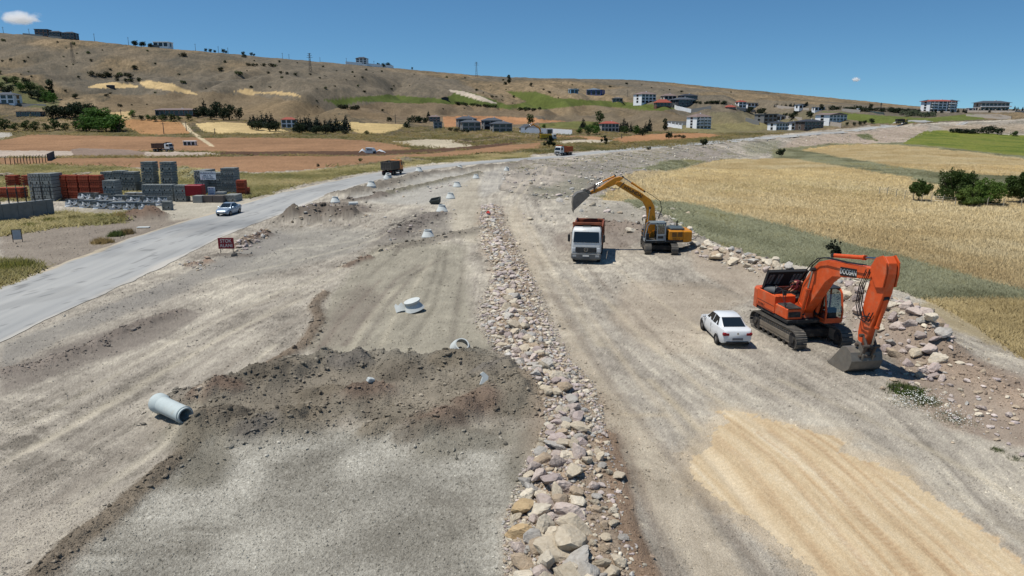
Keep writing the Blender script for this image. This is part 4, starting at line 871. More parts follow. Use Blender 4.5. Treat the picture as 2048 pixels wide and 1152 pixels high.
WHITEP = solid('white lettering paint', (226, 224, 218), .5, dirt=.08); BLACKP = solid('black decal', (26, 26, 28), .5, dirt=.1)
bd = (Vector((5.2, 0, 5.06)) - Vector((3.3, 0, 4.86))).normalized()
yR = -.05 - .55 / 2
Mb = UO @ frame((4.35, yR - .012, 4.63), bd, (0, -1, 0))
MB().rbox((0, 0, 0), (1.3, .42, .02), .008, Mb).build('name_plate', BLACKP, boom_o)
lettering('DOOSAN', .36, WHITEP, boom_o, UO @ frame((4.35, yR - .026, 4.62), bd, (0, -1, 0)), bold=.002, sx=.86)
lettering('DX300LC', .2, BLACKP, house_o, UO @ frame((-1.6, -1.475 - .006, 1.55), (1, 0, 0), (0, -1, 0)), sx=.95)
EX_Y = dict(paint=YELLOW, cw=YELLOW, s=.88, track=(4.35, .92, .6, 2.35), deck=1.02, width=2.75, tail=2.78, nose=1.5, engine_h=1.05, engine_x1=-.55, railmat=DARK, panel=True,
    cab=(-.25, 1.5, 1.0, 1.1, 2.78), cabmat=solid('cab grey paint', (150, 156, 158), .5, dirt=.2), roofmat=solid('cab roof grey', (120, 130, 134), .5), glass=CLEAR, boom_w=.5, arm_y=-.25,
    boom=[(.2, 1.7), (.38, 2.8), (.55, 4.1), (.9, 4.72), (1.92, 5.42), (3.75, 6.36), (4.1, 6.32), (4.2, 6.08), (2.7, 5.18), (1.6, 4.5), (1.25, 3.85), (1.15, 2.8), (.95, 1.6), (.4, 1.45)],
    boom_cap=[(-.2, 1.15), (.95, 1.15), (.85, 1.7), (.45, 1.95), (.0, 1.7)],
    stick=[(3.45, 6.66), (3.8, 6.78), (4.3, 6.68), (4.9, 6.3), (5.5, 5.86), (6.45, 5.42), (6.55, 5.26), (6.4, 5.16), (5.5, 5.5), (4.5, 5.92), (4.1, 6.1)],
    boom_cyl=((1.25, 1.5), (1.0, 4.0)), boom_cyl_f=.55, cr=.09, stick_cyl=((1.5, 5.45), (3.5, 6.74)), stick_cyl_f=.6, bucket_cyl=((4.2, 6.84), (6.0, 6.02)), bucket_cyl_f=.62,
    links=[((5.95, 5.98), (6.1, 5.5)), ((5.95, 5.98), (6.75, 5.55))], pins=[(5.95, 5.98), (6.1, 5.5), (6.42, 5.32), (6.75, 5.55)],
    hoses=[[(.2, 3.0), (-.1, 3.9), (.1, 4.6), (.6, 4.95), (1.4, 5.45)], [(3.4, 6.3), (3.9, 5.7), (4.6, 5.75), (5.0, 5.9)]], hose_side=1,
    bucket=[(7.95, 3.75), (8.05, 4.4), (7.98, 5.0), (7.65, 5.35), (7.15, 5.5), (6.7, 5.35), (6.5, 5.12)], bucket_w=1.2, hanger=[(6.3, 5.2), (6.45, 5.5), (6.9, 5.65), (7.1, 5.45), (6.75, 5.2)])
yl = (13.5, 63.5, surf(13.5, 63.5) - .02)
ex_y, UY, boom_y, house_y = excavator('excavator', 'yellow excavator with raised arm beside the white dump truck', yl, R(-95), R(180), EX_Y)
bd = (Vector((3.7, 0, 6.2)) - Vector((1.2, 0, 4.9))).normalized()
lettering('HYUNDAI', .42, BLACKP, boom_y, UY @ frame((2.55, -.25 + .25 + .008, 5.42), -bd, (0, 1, 0)), bold=.01, sx=1.0)
lettering('210LC-7', .22, BLACKP, house_y, UY @ frame((-1.25, 2.75 / 2 + .006, 1.35), (-1, 0, 0), (0, 1, 0)), sx=.9)

# ------------------------------------------------------------------ vehicles
def wheel(parent, x, y, r, w, rim):
    o = MB().lathe([(r * .5, -w / 2), (r * .88, -w / 2), (r, -w * .32), (r, w * .32), (r * .88, w / 2), (r * .5, w / 2)], 20, Matrix.Translation((x, y, r)) @ Matrix.Rotation(pi / 2, 4, 'X')).build('wheel', RUB, parent, True)
    MB().lathe([(.001, -w * .36), (r * .55, -w * .40), (r * .6, -w * .3), (r * .6, w * .3), (r * .55, w * .40), (.001, w * .36)], 14, Matrix.Translation((x, y, r)) @ Matrix.Rotation(pi / 2, 4, 'X')).build('rim', rim, o, True)
def dump_truck(label, loc, rz, cabm, bodym, guard=True, group=None, load=None):
    """three-axle tipper lorry; x forward, origin under the front bumper"""
    t = thing('dump_truck', label, 'truck', loc, rz, group); gr = solid('bumper grey', (92, 96, 98), .6, dirt=.25, dust=(150, 138, 120), dust_amt=.2)
    MB().rbox((-3.9, .42, .82), (6.6, .12, .26), .02).rbox((-3.9, -.42, .82), (6.6, .12, .26), .02).box((-5.6, 0, .62), (1.9, 1.0, .3)).box((-1.5, 0, .6), (.3, 2.0, .2)).build('chassis', DARK, t)
    MB().rbox((-2.7, .95, .72), (1.1, .45, .5), .06).rbox((-2.7, -.95, .72), (1.1, .45, .5), .06).build('fuel_tank', gr, t)
    rings = []
    for z, x0, x1, w in ((.95, -2.0, -.06, 2.42), (1.35, -2.0, -.02, 2.46), (1.85, -2.0, -.05, 2.46), (2.72, -2.0, -.26, 2.34), (2.95, -1.95, -.42, 2.2), (3.02, -1.85, -.6, 2.0)):
        k = .12; rings.append([(x1, -w / 2 + k, z), (x1, w / 2 - k, z), (x1 - k, w / 2, z), (x0, w / 2, z), (x0, -w / 2, z), (x1 - k, -w / 2, z)])
    cab = MB().loft(rings).build('cab', cabm, t, True)
    MB().loft([[(-.035, -1.06, 1.84), (-.035, 1.06, 1.84)], [(-.245, -1.02, 2.70), (-.245, 1.02, 2.70)]], False, closed=False).build('windscreen', GLS, cab).location.x = .025
    for sd_ in (-1, 1):
        MB().prism([(-1.35, 1.86), (-.3, 1.8), (-.42, 2.6), (-1.35, 2.6)], sd_ * 1.20, sd_ * 1.236).build('side_window', GLS, cab)
        MB().box((-1.0, sd_ * 1.233, 1.9), (.02, .02, 1.6)).build('door_seam', DARK, cab)
        MB().tube([(-.4, sd_ * 1.2, 2.6), (-.15, sd_ * 1.42, 2.55), (-.15, sd_ * 1.42, 1.8)], .02, 5).rbox((-.15, sd_ * 1.44, 2.18), (.14, .2, .62), .04).build('mirror', DARK, t)
        MB().rbox((-.06, sd_ * 1.02, 1.22), (.14, .3, .34), .04).build('headlight', solid('headlight lens', (206, 210, 212), .15, dirt=.1), t)
        MB().rbox((.05, sd_ * .95, .72), (.06, .34, .2), .03).build('fog_light', solid('fog lens', (178, 182, 184), .2), t)
        MB().rbox((-1.28, sd_ * 1.1, .95), (1.25, .34, .08), .03).build('mudguard', DARK, t)
    g = MB().rbox((-.02, 0, 1.22), (.06, 1.72, .44), .03).build('grille', BLACKP, t)
    sl_m = MB()
    for k in range(4): sl_m.box((.02, 0, 1.08 + k * .095), (.03, 1.6, .022))
    sl_m.build('grille_bar', gr, g)
    MB().ring((.025, 0, 1.25), (.05, 0, 1.25), .17, .14).tube([(.04, 0, 1.25), (.04, 0, 1.40)], .014, 5).tube([(.04, 0, 1.25), (.04, .13, 1.17)], .014, 5).tube([(.04, 0, 1.25), (.04, -.13, 1.17)], .014, 5).build('emblem', CHROME, g)
    bmp = MB().rbox((-.08, 0, .68), (.3, 2.46, .52), .08).rbox((-.1, 0, .42), (.2, 1.9, .14), .04).build('bumper', gr, t)
    MB().rbox((.08, 0, .73), (.02, .52, .12), .005).build('number_plate', WHITEP, bmp)
    for y in (-.85, .0, .85): MB().box((-.3 + .06, y * .8, 1.80), (.34, .03, .03)).build('wiper', DARK, cab)
    MB().rbox((-1.0, 0, 3.05), (.7, .7, .06), .02).build('roof_hatch', gr, cab)
    for y in (-1.02, 1.02):
        wheel(t, -1.28, y, .52, .32, STEEL)
        for x in (-5.0, -6.35): wheel(t, x, y * .93, .52, .56, STEEL)
    # tipper body: floor, ribbed sides, tailgate, headboard with cab guard
    B = MB().rbox((-4.75, 0, 1.22), (5.0, 2.3, .16), .03)
    for sd_ in (-1, 1):
        B.rbox((-4.75, sd_ * 1.2, 2.05), (5.0, .08, 1.55), .02)
        for k in range(8): B.box((-2.4 - k * .67, sd_ * 1.27, 2.0), (.12, .08, 1.4))
        B.rbox((-4.75, sd_ * 1.22, 2.86), (5.05, .14, .12), .03)
    B.rbox((-2.25, 0, 2.1), (.09, 2.42, 1.7), .02)
    tb = B.build('tipper_body', bodym, t)
    tg = MB().rbox((-7.28, 0, 2.05), (.09, 2.42, 1.5), .02)
    for k in range(5): tg.box((-7.36, -1.05 + k * .525, 2.05), (.09, .12, 1.45))
    tg.rbox((-7.36, 0, 2.8), (.1, 2.5, .12), .02).rbox((-7.36, 0, 1.36), (.1, 2.5, .12), .02); tg.build('tailgate', bodym, tb)
    for sd_ in (-1, 1): MB().rbox((-7.2, sd_ * .95, .82), (.06, .36, .14), .02).build('tail_light', solid('tail light red', (150, 24, 22), .3), t)
    if guard:
        MB().loft([[(-2.2, -1.22, 2.95), (-2.2, 1.22, 2.95), (-2.2, 1.22, 3.06), (-2.2, -1.22, 3.06)], [(-1.05, -1.22, 3.22), (-1.05, 1.22, 3.22), (-1.05, 1.22, 3.34), (-1.05, -1.22, 3.34)]]).rbox((-1.05, 0, 3.28), (.1, 2.46, .22), .03).build('cab_guard', bodym, tb)
    if load:
        n = 14; V = []; 
        for i in range(n):
            for j in range(8):
                u, v = i / (n - 1), j / 7; V.append((-2.35 - 4.85 * u, -1.12 + 2.24 * v, 2.35 + .75 * sin(pi * u) * sin(pi * v) + .25 * random.random()))
        MB().add(V, [(i * 8 + j, i * 8 + j + 1, i * 8 + j + 9, i * 8 + j + 8) for i in range(n - 1) for j in range(7)]).build('load', load, tb)
    return t
WCAB = solid('white lorry paint', (214, 216, 214), .4, dirt=.12, dust=(170, 160, 144), dust_amt=.1)
RUST = solid('rusty tipper paint', (150, 78, 48), .7, dirt=.35, dust=(96, 66, 52), dust_amt=.35)
ORB = solid('orange tipper paint', (186, 92, 44), .65, dirt=.3, dust=(120, 80, 60), dust_amt=.25)
BRN = solid('brown tipper paint', (84, 62, 52), .7, dirt=.3)
GREYB = solid('grimy tipper steel', (98, 92, 84), .75, dirt=.35, dust=(70, 64, 58), dust_amt=.3)
def heading(p, q): return math.atan2(q[1] - p[1], q[0] - p[0])
dump_truck('white dump truck with rust orange tipper body parked in front of the yellow excavator', (6.15, 57.3, surf(6.15, 57.3)), R(-99), WCAB, RUST)
def road_spot(px, py, side):
    """spot on the road nearest to a photo point, and the road's direction there"""
    g = ground_at(px, py); k = int(np.argmin(np.hypot(ctr_s[:, 0] - g.x, ctr_s[:, 1] - g.y)))
    p = ctr_s[k] + nrm[k] * hw[k] * side; z = float(zground(np.array([p[0]]), np.array([p[1]]))[0]) + .03
    return Vector((p[0], p[1], z)), math.atan2(dirs[k][1], dirs[k][0])
p, a = road_spot(736, 351, .55)
dump_truck('dark grimy dump truck with an orange cab seen from behind on the road', p + Vector((cos(a), sin(a), 0)) * 7.2, a, solid('orange cab paint', (228, 138, 56), .5), GREYB, guard=False)
p, a = road_spot(1083, 311, -.35)
dump_truck('white cab dump truck with bright orange tipper, oncoming at the far road bend', p, a + pi, WCAB, ORB)
p = at(344, 303.5)
dump_truck('white cab dump truck with dark brown tipper on the pale track across the ploughed field', p, R(-12), WCAB, BRN)
p = at(1112, 280)
dump_truck('yellow dump truck beside the far excavation, half hidden by a round tree', p, R(8), WCAB, solid('yellow tipper paint', (206, 170, 44), .6), guard=False)

def sedan(label, loc, rz, paint, rear_glass=GLS, brand=0):
    t = thing('car', label, 'car', loc, rz)
    st = [(-2.22, .50, .93, .62), (-2.16, .36, 1.0, .74), (-1.95, .26, 1.06, .83), (-1.4, .22, 1.04, .86), (-.7, .2, .98, .87), (.3, .2, .95, .87), (1.0, .2, .95, .87), (1.45, .22, .88, .85), (1.95, .24, .76, .80), (2.15, .3, .68, .70), (2.22, .4, .6, .58)]
    rings = []
    for x, z0, z1, w in st:
        h = z1 - z0; rings.append([(x, -w * .72, z1), (x, -w * .93, z1 - .05 * h), (x, -w, z0 + .62 * h), (x, -w * .985, z0 + .25 * h), (x, -w * .9, z0), (x, w * .9, z0), (x, w * .985, z0 + .25 * h), (x, w, z0 + .62 * h), (x, w * .93, z1 - .05 * h), (x, w * .72, z1)])
    body = MB().loft(rings).build('body', paint, t, True)
    G = lambda x, z, w: [(x, -w, z), (x, w, z)]
    xs = [(-1.72, .99, .66), (-.86, 1.43, .56), (-.3, 1.475, .555), (.25, 1.44, .56), (1.08, .94, .70)]
    V = []; 
    for x, z, w in xs: V += [(x, -w, z), (x, w, z)]
    bot = [(-1.72, .80), (-.86, .80), (-.3, .80), (.25, .80), (1.08, .80)]; V2 = []
    for (x, z), k in zip(bot, (.70, .79, .80, .80, .74)): V2 += [(x, -k, .93), (x, k, .93)]
    Fs = []
    for i in range(4):
        a = 2 * i; Fs.append((a, a + 1, a + 3, a + 2)); Fs.append((10 + a, a, a + 2, 10 + a + 2)); Fs.append((a + 1, 10 + a + 1, 10 + a + 3, a + 3))
    Fs += [(0, 10, 11, 1), (8, 9, 19, 18)]
    roof = MB().add(V + V2, Fs).build('roof', paint, t, True, bevel=.06)
    o = .012
    def pane(name, q, mat=GLS):
        q = [Vector(p) for p in q]; c = sum(q, Vector()) / len(q); n_ = (q[1] - q[0]).cross(q[2] - q[0]).normalized()
        if n_.dot(c - Vector((-.3, 0, .9))) < 0: n_ = -n_
        MB().add([p + n_ * o for p in q] + [p - n_ * .03 for p in q], [(0, 1, 2, 3), (4, 7, 6, 5), (0, 4, 5, 1), (1, 5, 6, 2), (2, 6, 7, 3), (3, 7, 4, 0)]).build(name, mat, roof)
    L3 = lambda a, b, f: tuple(a[i] + (b[i] - a[i]) * f for i in range(3))
    def quad(a, b, c, d, m0, m1, l0, l1):
        """inner part of a quad a-b (bottom) d-c (top)"""
        lo = lambda f: L3(a, b, f); hi = lambda f: L3(d, c, f)
        return [L3(lo(l0), hi(l0), m0), L3(lo(l1), hi(l1), m0), L3(lo(l1), hi(l1), m1), L3(lo(l0), hi(l0), m1)]
    pane('rear_window', quad((-1.72, -.66, .99), (-1.72, .66, .99), (-.86, .56, 1.43), (-.86, -.56, 1.43), .08, .9, .05, .95), rear_glass)
    pane('windscreen', quad((1.08, -.70, .94), (1.08, .70, .94), (.25, .56, 1.44), (.25, -.56, 1.44), .06, .94, .05, .95))
    for s_ in (-1, 1):
        side = lambda x: (x, s_ * np.interp(x, [-1.72, -.86, -.3, .25, 1.08], [.70, .79, .80, .80, .74]), .93)
        top = lambda x: (x, s_ * np.interp(x, [-1.72, -.86, -.3, .25, 1.08], [.66, .56, .555, .56, .70]), np.interp(x, [-1.72, -.86, -.3, .25, 1.08], [.99, 1.43, 1.475, 1.44, .94]))
        for x0, x1, xa, xb_ in ((-1.2, -.32, -.86, -.32), (-.24, .85, -.24, .28)):
            a, b = Vector(side(x0)), Vector(side(x1)); d, c = Vector(top(xa)), Vector(top(xb_))
            q = [a.lerp(d, .12), b.lerp(c, .12), b.lerp(c, .88), a.lerp(d, .88)]; pane('side_window', q)
        MB().rbox((.78, s_ * .93, .98), (.1, .2, .14), .04).build('mirror', paint, t)
        MB().rbox((-2.13, s_ * .60, .80), (.22, .36, .20), .05).build('tail_light', solid('car tail light', (140, 18, 26), .2), t)
        MB().rbox((2.02, s_ * .56, .62), (.26, .32, .13), .05).build('headlight', solid('car headlight', (196, 204, 210), .1), t)
        for x in (-1.3, 1.35): MB().lathe([(.001, 0), (.37, 0), (.37, .02)], 20, Matrix.Translation((x, s_ * .845, .33)) @ Matrix.Rotation(-s_ * pi / 2, 4, 'X')).build('wheel_arch', DARK, body); wheel(t, x, s_ * .78, .31, .2, solid('alloy rim', (150, 150, 152), .3, .5))
        for x in (-.28, .92): MB().box((x, s_ * .862, .66), (.012, .02, .5)).build('door_seam', DARK, body)
        MB().rbox((-.5, s_ * .875, .76), (.16, .03, .03), .01).build('door_handle', paint, t)
    MB().rbox((-2.235, 0, .55), (.02, .56, .13), .005).build('number_plate', solid('plate grey', (104, 106, 112), .5), t)
    MB().rbox((-2.2, 0, .36), (.08, 1.2, .1), .02).build('bumper_trim', BLACKP, t)
    MB().rbox((2.2, 0, .36), (.08, 1.3, .12), .03).build('bumper_trim', BLACKP, t); MB().rbox((2.2, 0, .52), (.06, .9, .07), .02).build('grille', BLACKP, t)
    MB().rbox((2.23, 0, .45), (.02, .5, .1), .005).build('number_plate', WHITEP, t)
    MB().tube([(-2.205, 0, .84), (-2.235, 0, .84)], .055, 14).build('badge', CHROME, t)
    MB().box((-2.17, 0, .90), (.03, 1.0, .01)).build('boot_seam', DARK, body)
    return t
CARW = solid('white car paint', (226, 228, 228), .22, dirt=.05, spec=.5); CARS = solid('silver car paint', (150, 166, 182), .3, .35, .08)
sedan('white sedan parked beside the orange excavator, seen from behind', (11.82, 37.35, surf(11.82, 37.35)), R(91), CARW)
p, a = road_spot(447, 428, -.42)
sedan('silver blue sedan driving along the asphalt road past the block yard', p, a + pi, CARS)
# ------------------------------------------------------------------ the mechanic bending into the engine bay
def skin(name, joints, edges, mat, parent=None, sub=2, M=None):
    """one continuous surface grown round a skeleton: joints = {key: (point, radius)}; the first is the root"""
    ks = list(joints); me = bpy.data.meshes.new(name)
    me.from_pydata([tuple((M @ Vector(joints[k][0])) if M is not None else joints[k][0]) for k in ks], [(ks.index(a), ks.index(b)) for a, b in edges], [])
    o = bpy.data.objects.new(name, me); COL.objects.link(o)
    sk_ = o.modifiers.new('skin', 'SKIN'); sk_.use_smooth_shade = True
    for i, k in enumerate(ks):
        r = joints[k][1]; v = me.skin_vertices[0].data[i]; v.radius = r if isinstance(r, tuple) else (r, r); v.use_root = i == 0
    sb = o.modifiers.new('sub', 'SUBSURF'); sb.levels = sb.render_levels = sub
    dg = bpy.context.evaluated_depsgraph_get(); m2 = bpy.data.meshes.new_from_object(o.evaluated_get(dg)); bpy.data.objects.remove(o)
    m2.materials.clear(); m2.materials.append(mat); m2.polygons.foreach_set('use_smooth', [True] * len(m2.polygons))
    o = bpy.data.objects.new(name, m2); COL.objects.link(o)
    if parent: o.parent = parent
    return o
J = {'pelvis': ((0, 0, .92), .15), 'waist': ((.17, 0, 1.02), .135), 'chest': ((.42, 0, 1.05), .155), 'neck': ((.60, 0, 1.03), .062), 'skull': ((.68, 0, 1.02), .088), 'crown': ((.82, 0, .98), .075)}
E = [('pelvis', 'waist'), ('waist', 'chest'), ('chest', 'neck'), ('neck', 'skull'), ('skull', 'crown')]
for s_, n_ in ((-1, 'r'), (1, 'l')):
    kx = .12 if s_ > 0 else -.04
    J.update({'hip' + n_: ((.0, s_ * .1, .86), .095), 'knee' + n_: ((kx, s_ * .12, .46), .068), 'ankle' + n_: ((kx - .09, s_ * .12, .09), .045), 'toe' + n_: ((kx + .10, s_ * .13, .035), .038),
              'shoulder' + n_: ((.47, s_ * .19, 1.04), .07), 'elbow' + n_: ((.52, s_ * .27, .78), .048), 'wrist' + n_: ((.68, s_ * .17, .63), .033), 'palm' + n_: ((.74, s_ * .14, .60), (.04, .022))})
    E += [('pelvis', 'hip' + n_), ('hip' + n_, 'knee' + n_), ('knee' + n_, 'ankle' + n_), ('ankle' + n_, 'toe' + n_), ('chest', 'shoulder' + n_), ('shoulder' + n_, 'elbow' + n_), ('elbow' + n_, 'wrist' + n_), ('wrist' + n_, 'palm' + n_)]
    for f in range(4):
        dy = s_ * (.14 + (.03 - .02 * f)); l = (.072, .085, .08, .062)[f]
        J.update({f'k{f}{n_}': ((.775, dy, .585), .0095), f'm{f}{n_}': ((.775 + l * .5, dy, .555), .0085), f't{f}{n_}': ((.775 + l * .6, dy, .52), .0075)}); E += [('palm' + n_, f'k{f}{n_}'), (f'k{f}{n_}', f'm{f}{n_}'), (f'm{f}{n_}', f't{f}{n_}')]
    J.update({f'th1{n_}': ((.745, s_ * .105, .58), .011), f'th2{n_}': ((.79, s_ * .09, .55), .009)}); E += [('palm' + n_, f'th1{n_}'), (f'th1{n_}', f'th2{n_}')]
pw = Matrix.Translation(orange_loc) @ UO @ Vector((-.88, .62, 1.14 + .735))
per = thing('person', 'mechanic in a maroon shirt and dark trousers bending into the orange excavator engine bay', 'person', pw, R(-82) - pi / 2 - .1)
SKN = solid('skin', (186, 134, 104), .6, dirt=.08)
bodyo = skin('body', J, E, SKN, per)
for s_ in (-1, 1): MB().tube([(.755, s_ * .032, .925), (.765, s_ * .035, .918)], .011, 6).build('eye', DARK, bodyo, True); MB().tube([(.70, s_ * .088, .99), (.70, s_ * .10, 1.01)], .022, 6).build('ear', SKN, bodyo, True)
MB().tube([(.80, 0, .905), (.79, 0, .885)], [.016, .01], 6).build('nose', SKN, bodyo, True)
scale = lambda keys, k: {a: (J[a][0], tuple(v * k + .012 for v in J[a][1]) if isinstance(J[a][1], tuple) else J[a][1] * k + .012) for a in keys}
skin('shirt', scale(['waist', 'chest', 'shoulderl', 'shoulderr', 'elbowl', 'elbowr', 'wristl', 'wristr'], 1.04), [('waist', 'chest'), ('chest', 'shoulderl'), ('chest', 'shoulderr'), ('shoulderl', 'elbowl'), ('shoulderr', 'elbowr'), ('elbowl', 'wristl'), ('elbowr', 'wristr')], solid('maroon cotton', (112, 34, 42), .85, dirt=.2), per)
skin('trousers', scale(['pelvis', 'waist', 'hipl', 'hipr', 'kneel', 'kneer', 'anklel', 'ankler'], 1.05), [('pelvis', 'waist'), ('pelvis', 'hipl'), ('pelvis', 'hipr'), ('hipl', 'kneel'), ('hipr', 'kneer'), ('kneel', 'anklel'), ('kneer', 'ankler')], solid('dark work trousers', (40, 42, 46), .9, dirt=.2), per)
skin('hair', {'a': ((.72, 0, 1.065), .075), 'b': ((.83, 0, 1.015), .075), 'c': ((.66, 0, 1.07), .05)}, [('a', 'b'), ('a', 'c')], solid('short dark hair', (34, 28, 24), .8), per)
for n_ in 'lr': skin('shoe', {'a': (J['ankle' + n_][0], .055), 'b': (J['toe' + n_][0], .05)}, [('a', 'b')], DARK, per)

# ------------------------------------------------------------------ precast manholes and pipes
CONC = solid('pale precast concrete', (206, 210, 206), .85, dirt=.14, scale=4, dust=(176, 168, 150), dust_amt=.10)
CONCP = solid('blue grey pipe concrete', (192, 202, 200), .8, dirt=.12, scale=3, dust=(190, 184, 168), dust_amt=.12)
CONCG = solid('grey weathered concrete', (140, 138, 132), .9, dirt=.25, scale=1.5)
def cone(label, loc, rz=0, group='manhole cones set out along the site', sc=1.0):
    t = thing('manhole_cone', label, 'manhole cone', loc, rz, group)
    MB().lathe([(.62, -.1), (.62, .14), (.60, .16), (.38, .62), (.36, .64), (.29, .64), (.29, .60), (.52, .1), (.52, -.1)], 28).build('shell', CONC, t, True)
    MB().lathe([(.36, .642), (.37, .66), (.37, .76), (.35, .78), (.28, .78), (.27, .76), (.27, .642)], 28).build('neck_ring', CONC, t, True)
    t.scale = (sc, sc, sc); return t
CN = [(856, 476, 'white concrete manhole cone nearest the camera, standing upright on bare ground'), (884, 425, 'large white manhole cone with a wide base ring, just beyond the grey tipped trough'),
      (901, 397, 'third white manhole cone up the row beside the pale strip'), (914, 374, 'fourth white manhole cone up the row beside the pale strip'), (952, 357, 'white manhole cone at the upper end of the pale strip'),
      (1013, 341, 'farthest right white manhole cone, tilted among the stones near the road bend'), (671, 409, 'low white manhole cone half sunk behind the dark earth heap'), (743, 381, 'white manhole cone on the earth bank near the dark truck, closest to the heap'),
      (776, 364, 'white manhole cone on the earth bank just below the dark truck'), (838, 352, 'small white manhole cone in the middle of the roadside earth bank'), (919, 337, 'smallest white manhole cone at the far end of the roadside bank')]
for i, (x, y, l) in enumerate(CN):
    p = at(x, y); t = cone(l, p - Vector((0, 0, .02)), i * .7, sc=(1.05, 1.2, 1.15, 1.2, 1.15, 1.1, 1.1, 1.25, 1.4, 1.25, 1.2)[i])
    if i in (5, 8): t.rotation_euler = (.25, .2, 0)
# toppled cone with a broken shell, and pieces half buried in the berm
p = at(826, 622); t = thing('manhole_cone', 'broken white manhole cone lying open on its side in the middle of the site', 'manhole cone', p + Vector((.05, 0, .30)), 0, 'manhole cones set out along the site'); t.rotation_euler = (.10, R(-14), 0)
MB().lathe([(.47, .34), (.47, .28), (.40, .26), (.66, -.18), (.60, -.18), (.34, .22), (.36, .34)], 28).build('shell', CONC, t, True)
MB().lathe([(.47, .34), (.52, .35), (.52, .42), (.001, .43)], 28).build('lid', CONC, t, True)
p = at(806, 624); t = thing('concrete_fragment', 'curved white wall piece of a broken manhole leaning against the toppled cone', 'concrete piece', p + Vector((0, 0, .02)), .5)
V = []; 
for i in range(9):
    for j in range(2):
        a = -.9 + 1.8 * i / 8; V.append((.55 * sin(a), -.55 * cos(a) + .4, .0 + j * (.5 + .1 * sin(i * 2.1)))); V.append((.49 * sin(a), -.49 * cos(a) + .4, .0 + j * (.5 + .1 * sin(i * 2.1))))
o = MB().add(V, [(4 * i, 4 * i + 4, 4 * i + 6, 4 * i + 2) for i in range(8)] + [(4 * i + 1, 4 * i + 3, 4 * i + 7, 4 * i + 5) for i in range(8)] + [(4 * i + 2, 4 * i + 6, 4 * i + 7, 4 * i + 3) for i in range(8)] + [(0, 2, 3, 1), (32, 33, 35, 34)]).build('shell', CONC, t, True); o.rotation_euler = (R(-40), 0, 0)
p = at(921, 712); t = thing('manhole_cone', 'white manhole cone half buried at the back edge of the earth berm', 'manhole cone', p + Vector((0, .1, .0)), 0, 'manhole cones set out along the site'); t.rotation_euler = (R(38), R(18), 0)
MB().lathe([(.55, -.1), (.50, .1), (.36, .42), (.30, .42), (.44, -.1)], 28).build('shell', CONC, t, True)
p = at(968, 805); t = tag(MB().prism([(-.2, 0), (.18, -.05), (.26, .3), (.05, .52), (-.1, .44), (-.02, .3)], -.03, .03).build('concrete_shard', CONC, bevel=.01), 'pale angular concrete shard sticking out of the earth berm', 'concrete piece'); t.location = p + Vector((0, 0, -.05)); t.rotation_euler = (R(-25), 0, .4)
p = at(741, 803); t = tag(MB().rbox((0, 0, .1), (.34, .2, .2), .03).build('concrete_chunk', CONC), 'small pale block of concrete on the near slope of the berm', 'concrete piece'); t.location = p; t.rotation_euler = (.3, .4, .9)
p = at(658, 424); t = tag(MB().prism([(-1.1, 0), (-.9, .3), (.9, .34), (1.2, .1), (.7, -.05)], -.35, .35).build('concrete_slab', CONC, bevel=.03), 'long broken pale slab lying on the dark earth heap by the road', 'concrete piece'); t.location = p + Vector((0, -.6, .5)); t.rotation_euler = (R(-20), R(38), R(10))
p = at(707, 417); t = thing('concrete_pipe', 'short white concrete pipe lying on rubble beside the dark earth heap', 'concrete pipe', p + Vector((0, 0, .3)), R(20)); MB().ring((-.6, 0, 0), (.6, 0, 0), .26, .2, 18).build('barrel', CONC, t, True)
p = at(873, 408); t = thing('concrete_trough', 'dark grey concrete trough tipped over by the row of manhole cones', 'concrete trough', p + Vector((0, 0, .05)), R(-15)); t.rotation_euler = (R(18), R(-12), R(-15))
MB().loft([[(-.55, -.4, 0), (.55, -.4, 0), (.55, .4, 0), (-.55, .4, 0)], [(-.75, -.6, .75), (.75, -.6, .75), (.75, .6, .75), (-.75, .6, .75)], [(-.65, -.5, .75), (.65, -.5, .75), (.65, .5, .75), (-.65, .5, .75)], [(-.48, -.32, .12), (.48, -.32, .12), (.48, .32, .12), (-.48, .32, .12)]]).build('basin', solid('dark wet concrete', (66, 72, 70), .8), t)
a, b = at(321, 836), at(374, 862); d = (b - a); d.z = 0; L_ = 2.15
t = thing('concrete_pipe', 'long blue grey concrete pipe with a socket end lying alone near the front', 'concrete pipe', (a + b) / 2 + Vector((0, 0, .33)), math.atan2(d.y, d.x))
MB().ring((-L_ / 2 + .2, 0, 0), (L_ / 2 - .08, 0, 0), .335, .26, 32).build('barrel', CONCP, t, True)
MB().lathe([(.27, -L_ / 2), (.39, -L_ / 2), (.405, -L_ / 2 + .04), (.405, -L_ / 2 + .26), (.335, -L_ / 2 + .42), (.30, -L_ / 2 + .42), (.30, -L_ / 2 + .1), (.27, -L_ / 2)], 32, Matrix.Rotation(pi / 2, 4, 'Y')).build('socket', CONCP, t, True)
MB().lathe([(.335, L_ / 2 - .16), (.35, L_ / 2 - .14), (.35, L_ / 2 - .10), (.31, L_ / 2 - .08), (.31, L_ / 2), (.262, L_ / 2), (.262, L_ / 2 - .2)], 32, Matrix.Rotation(pi / 2, 4, 'Y')).build('spigot', CONCP, t, True)

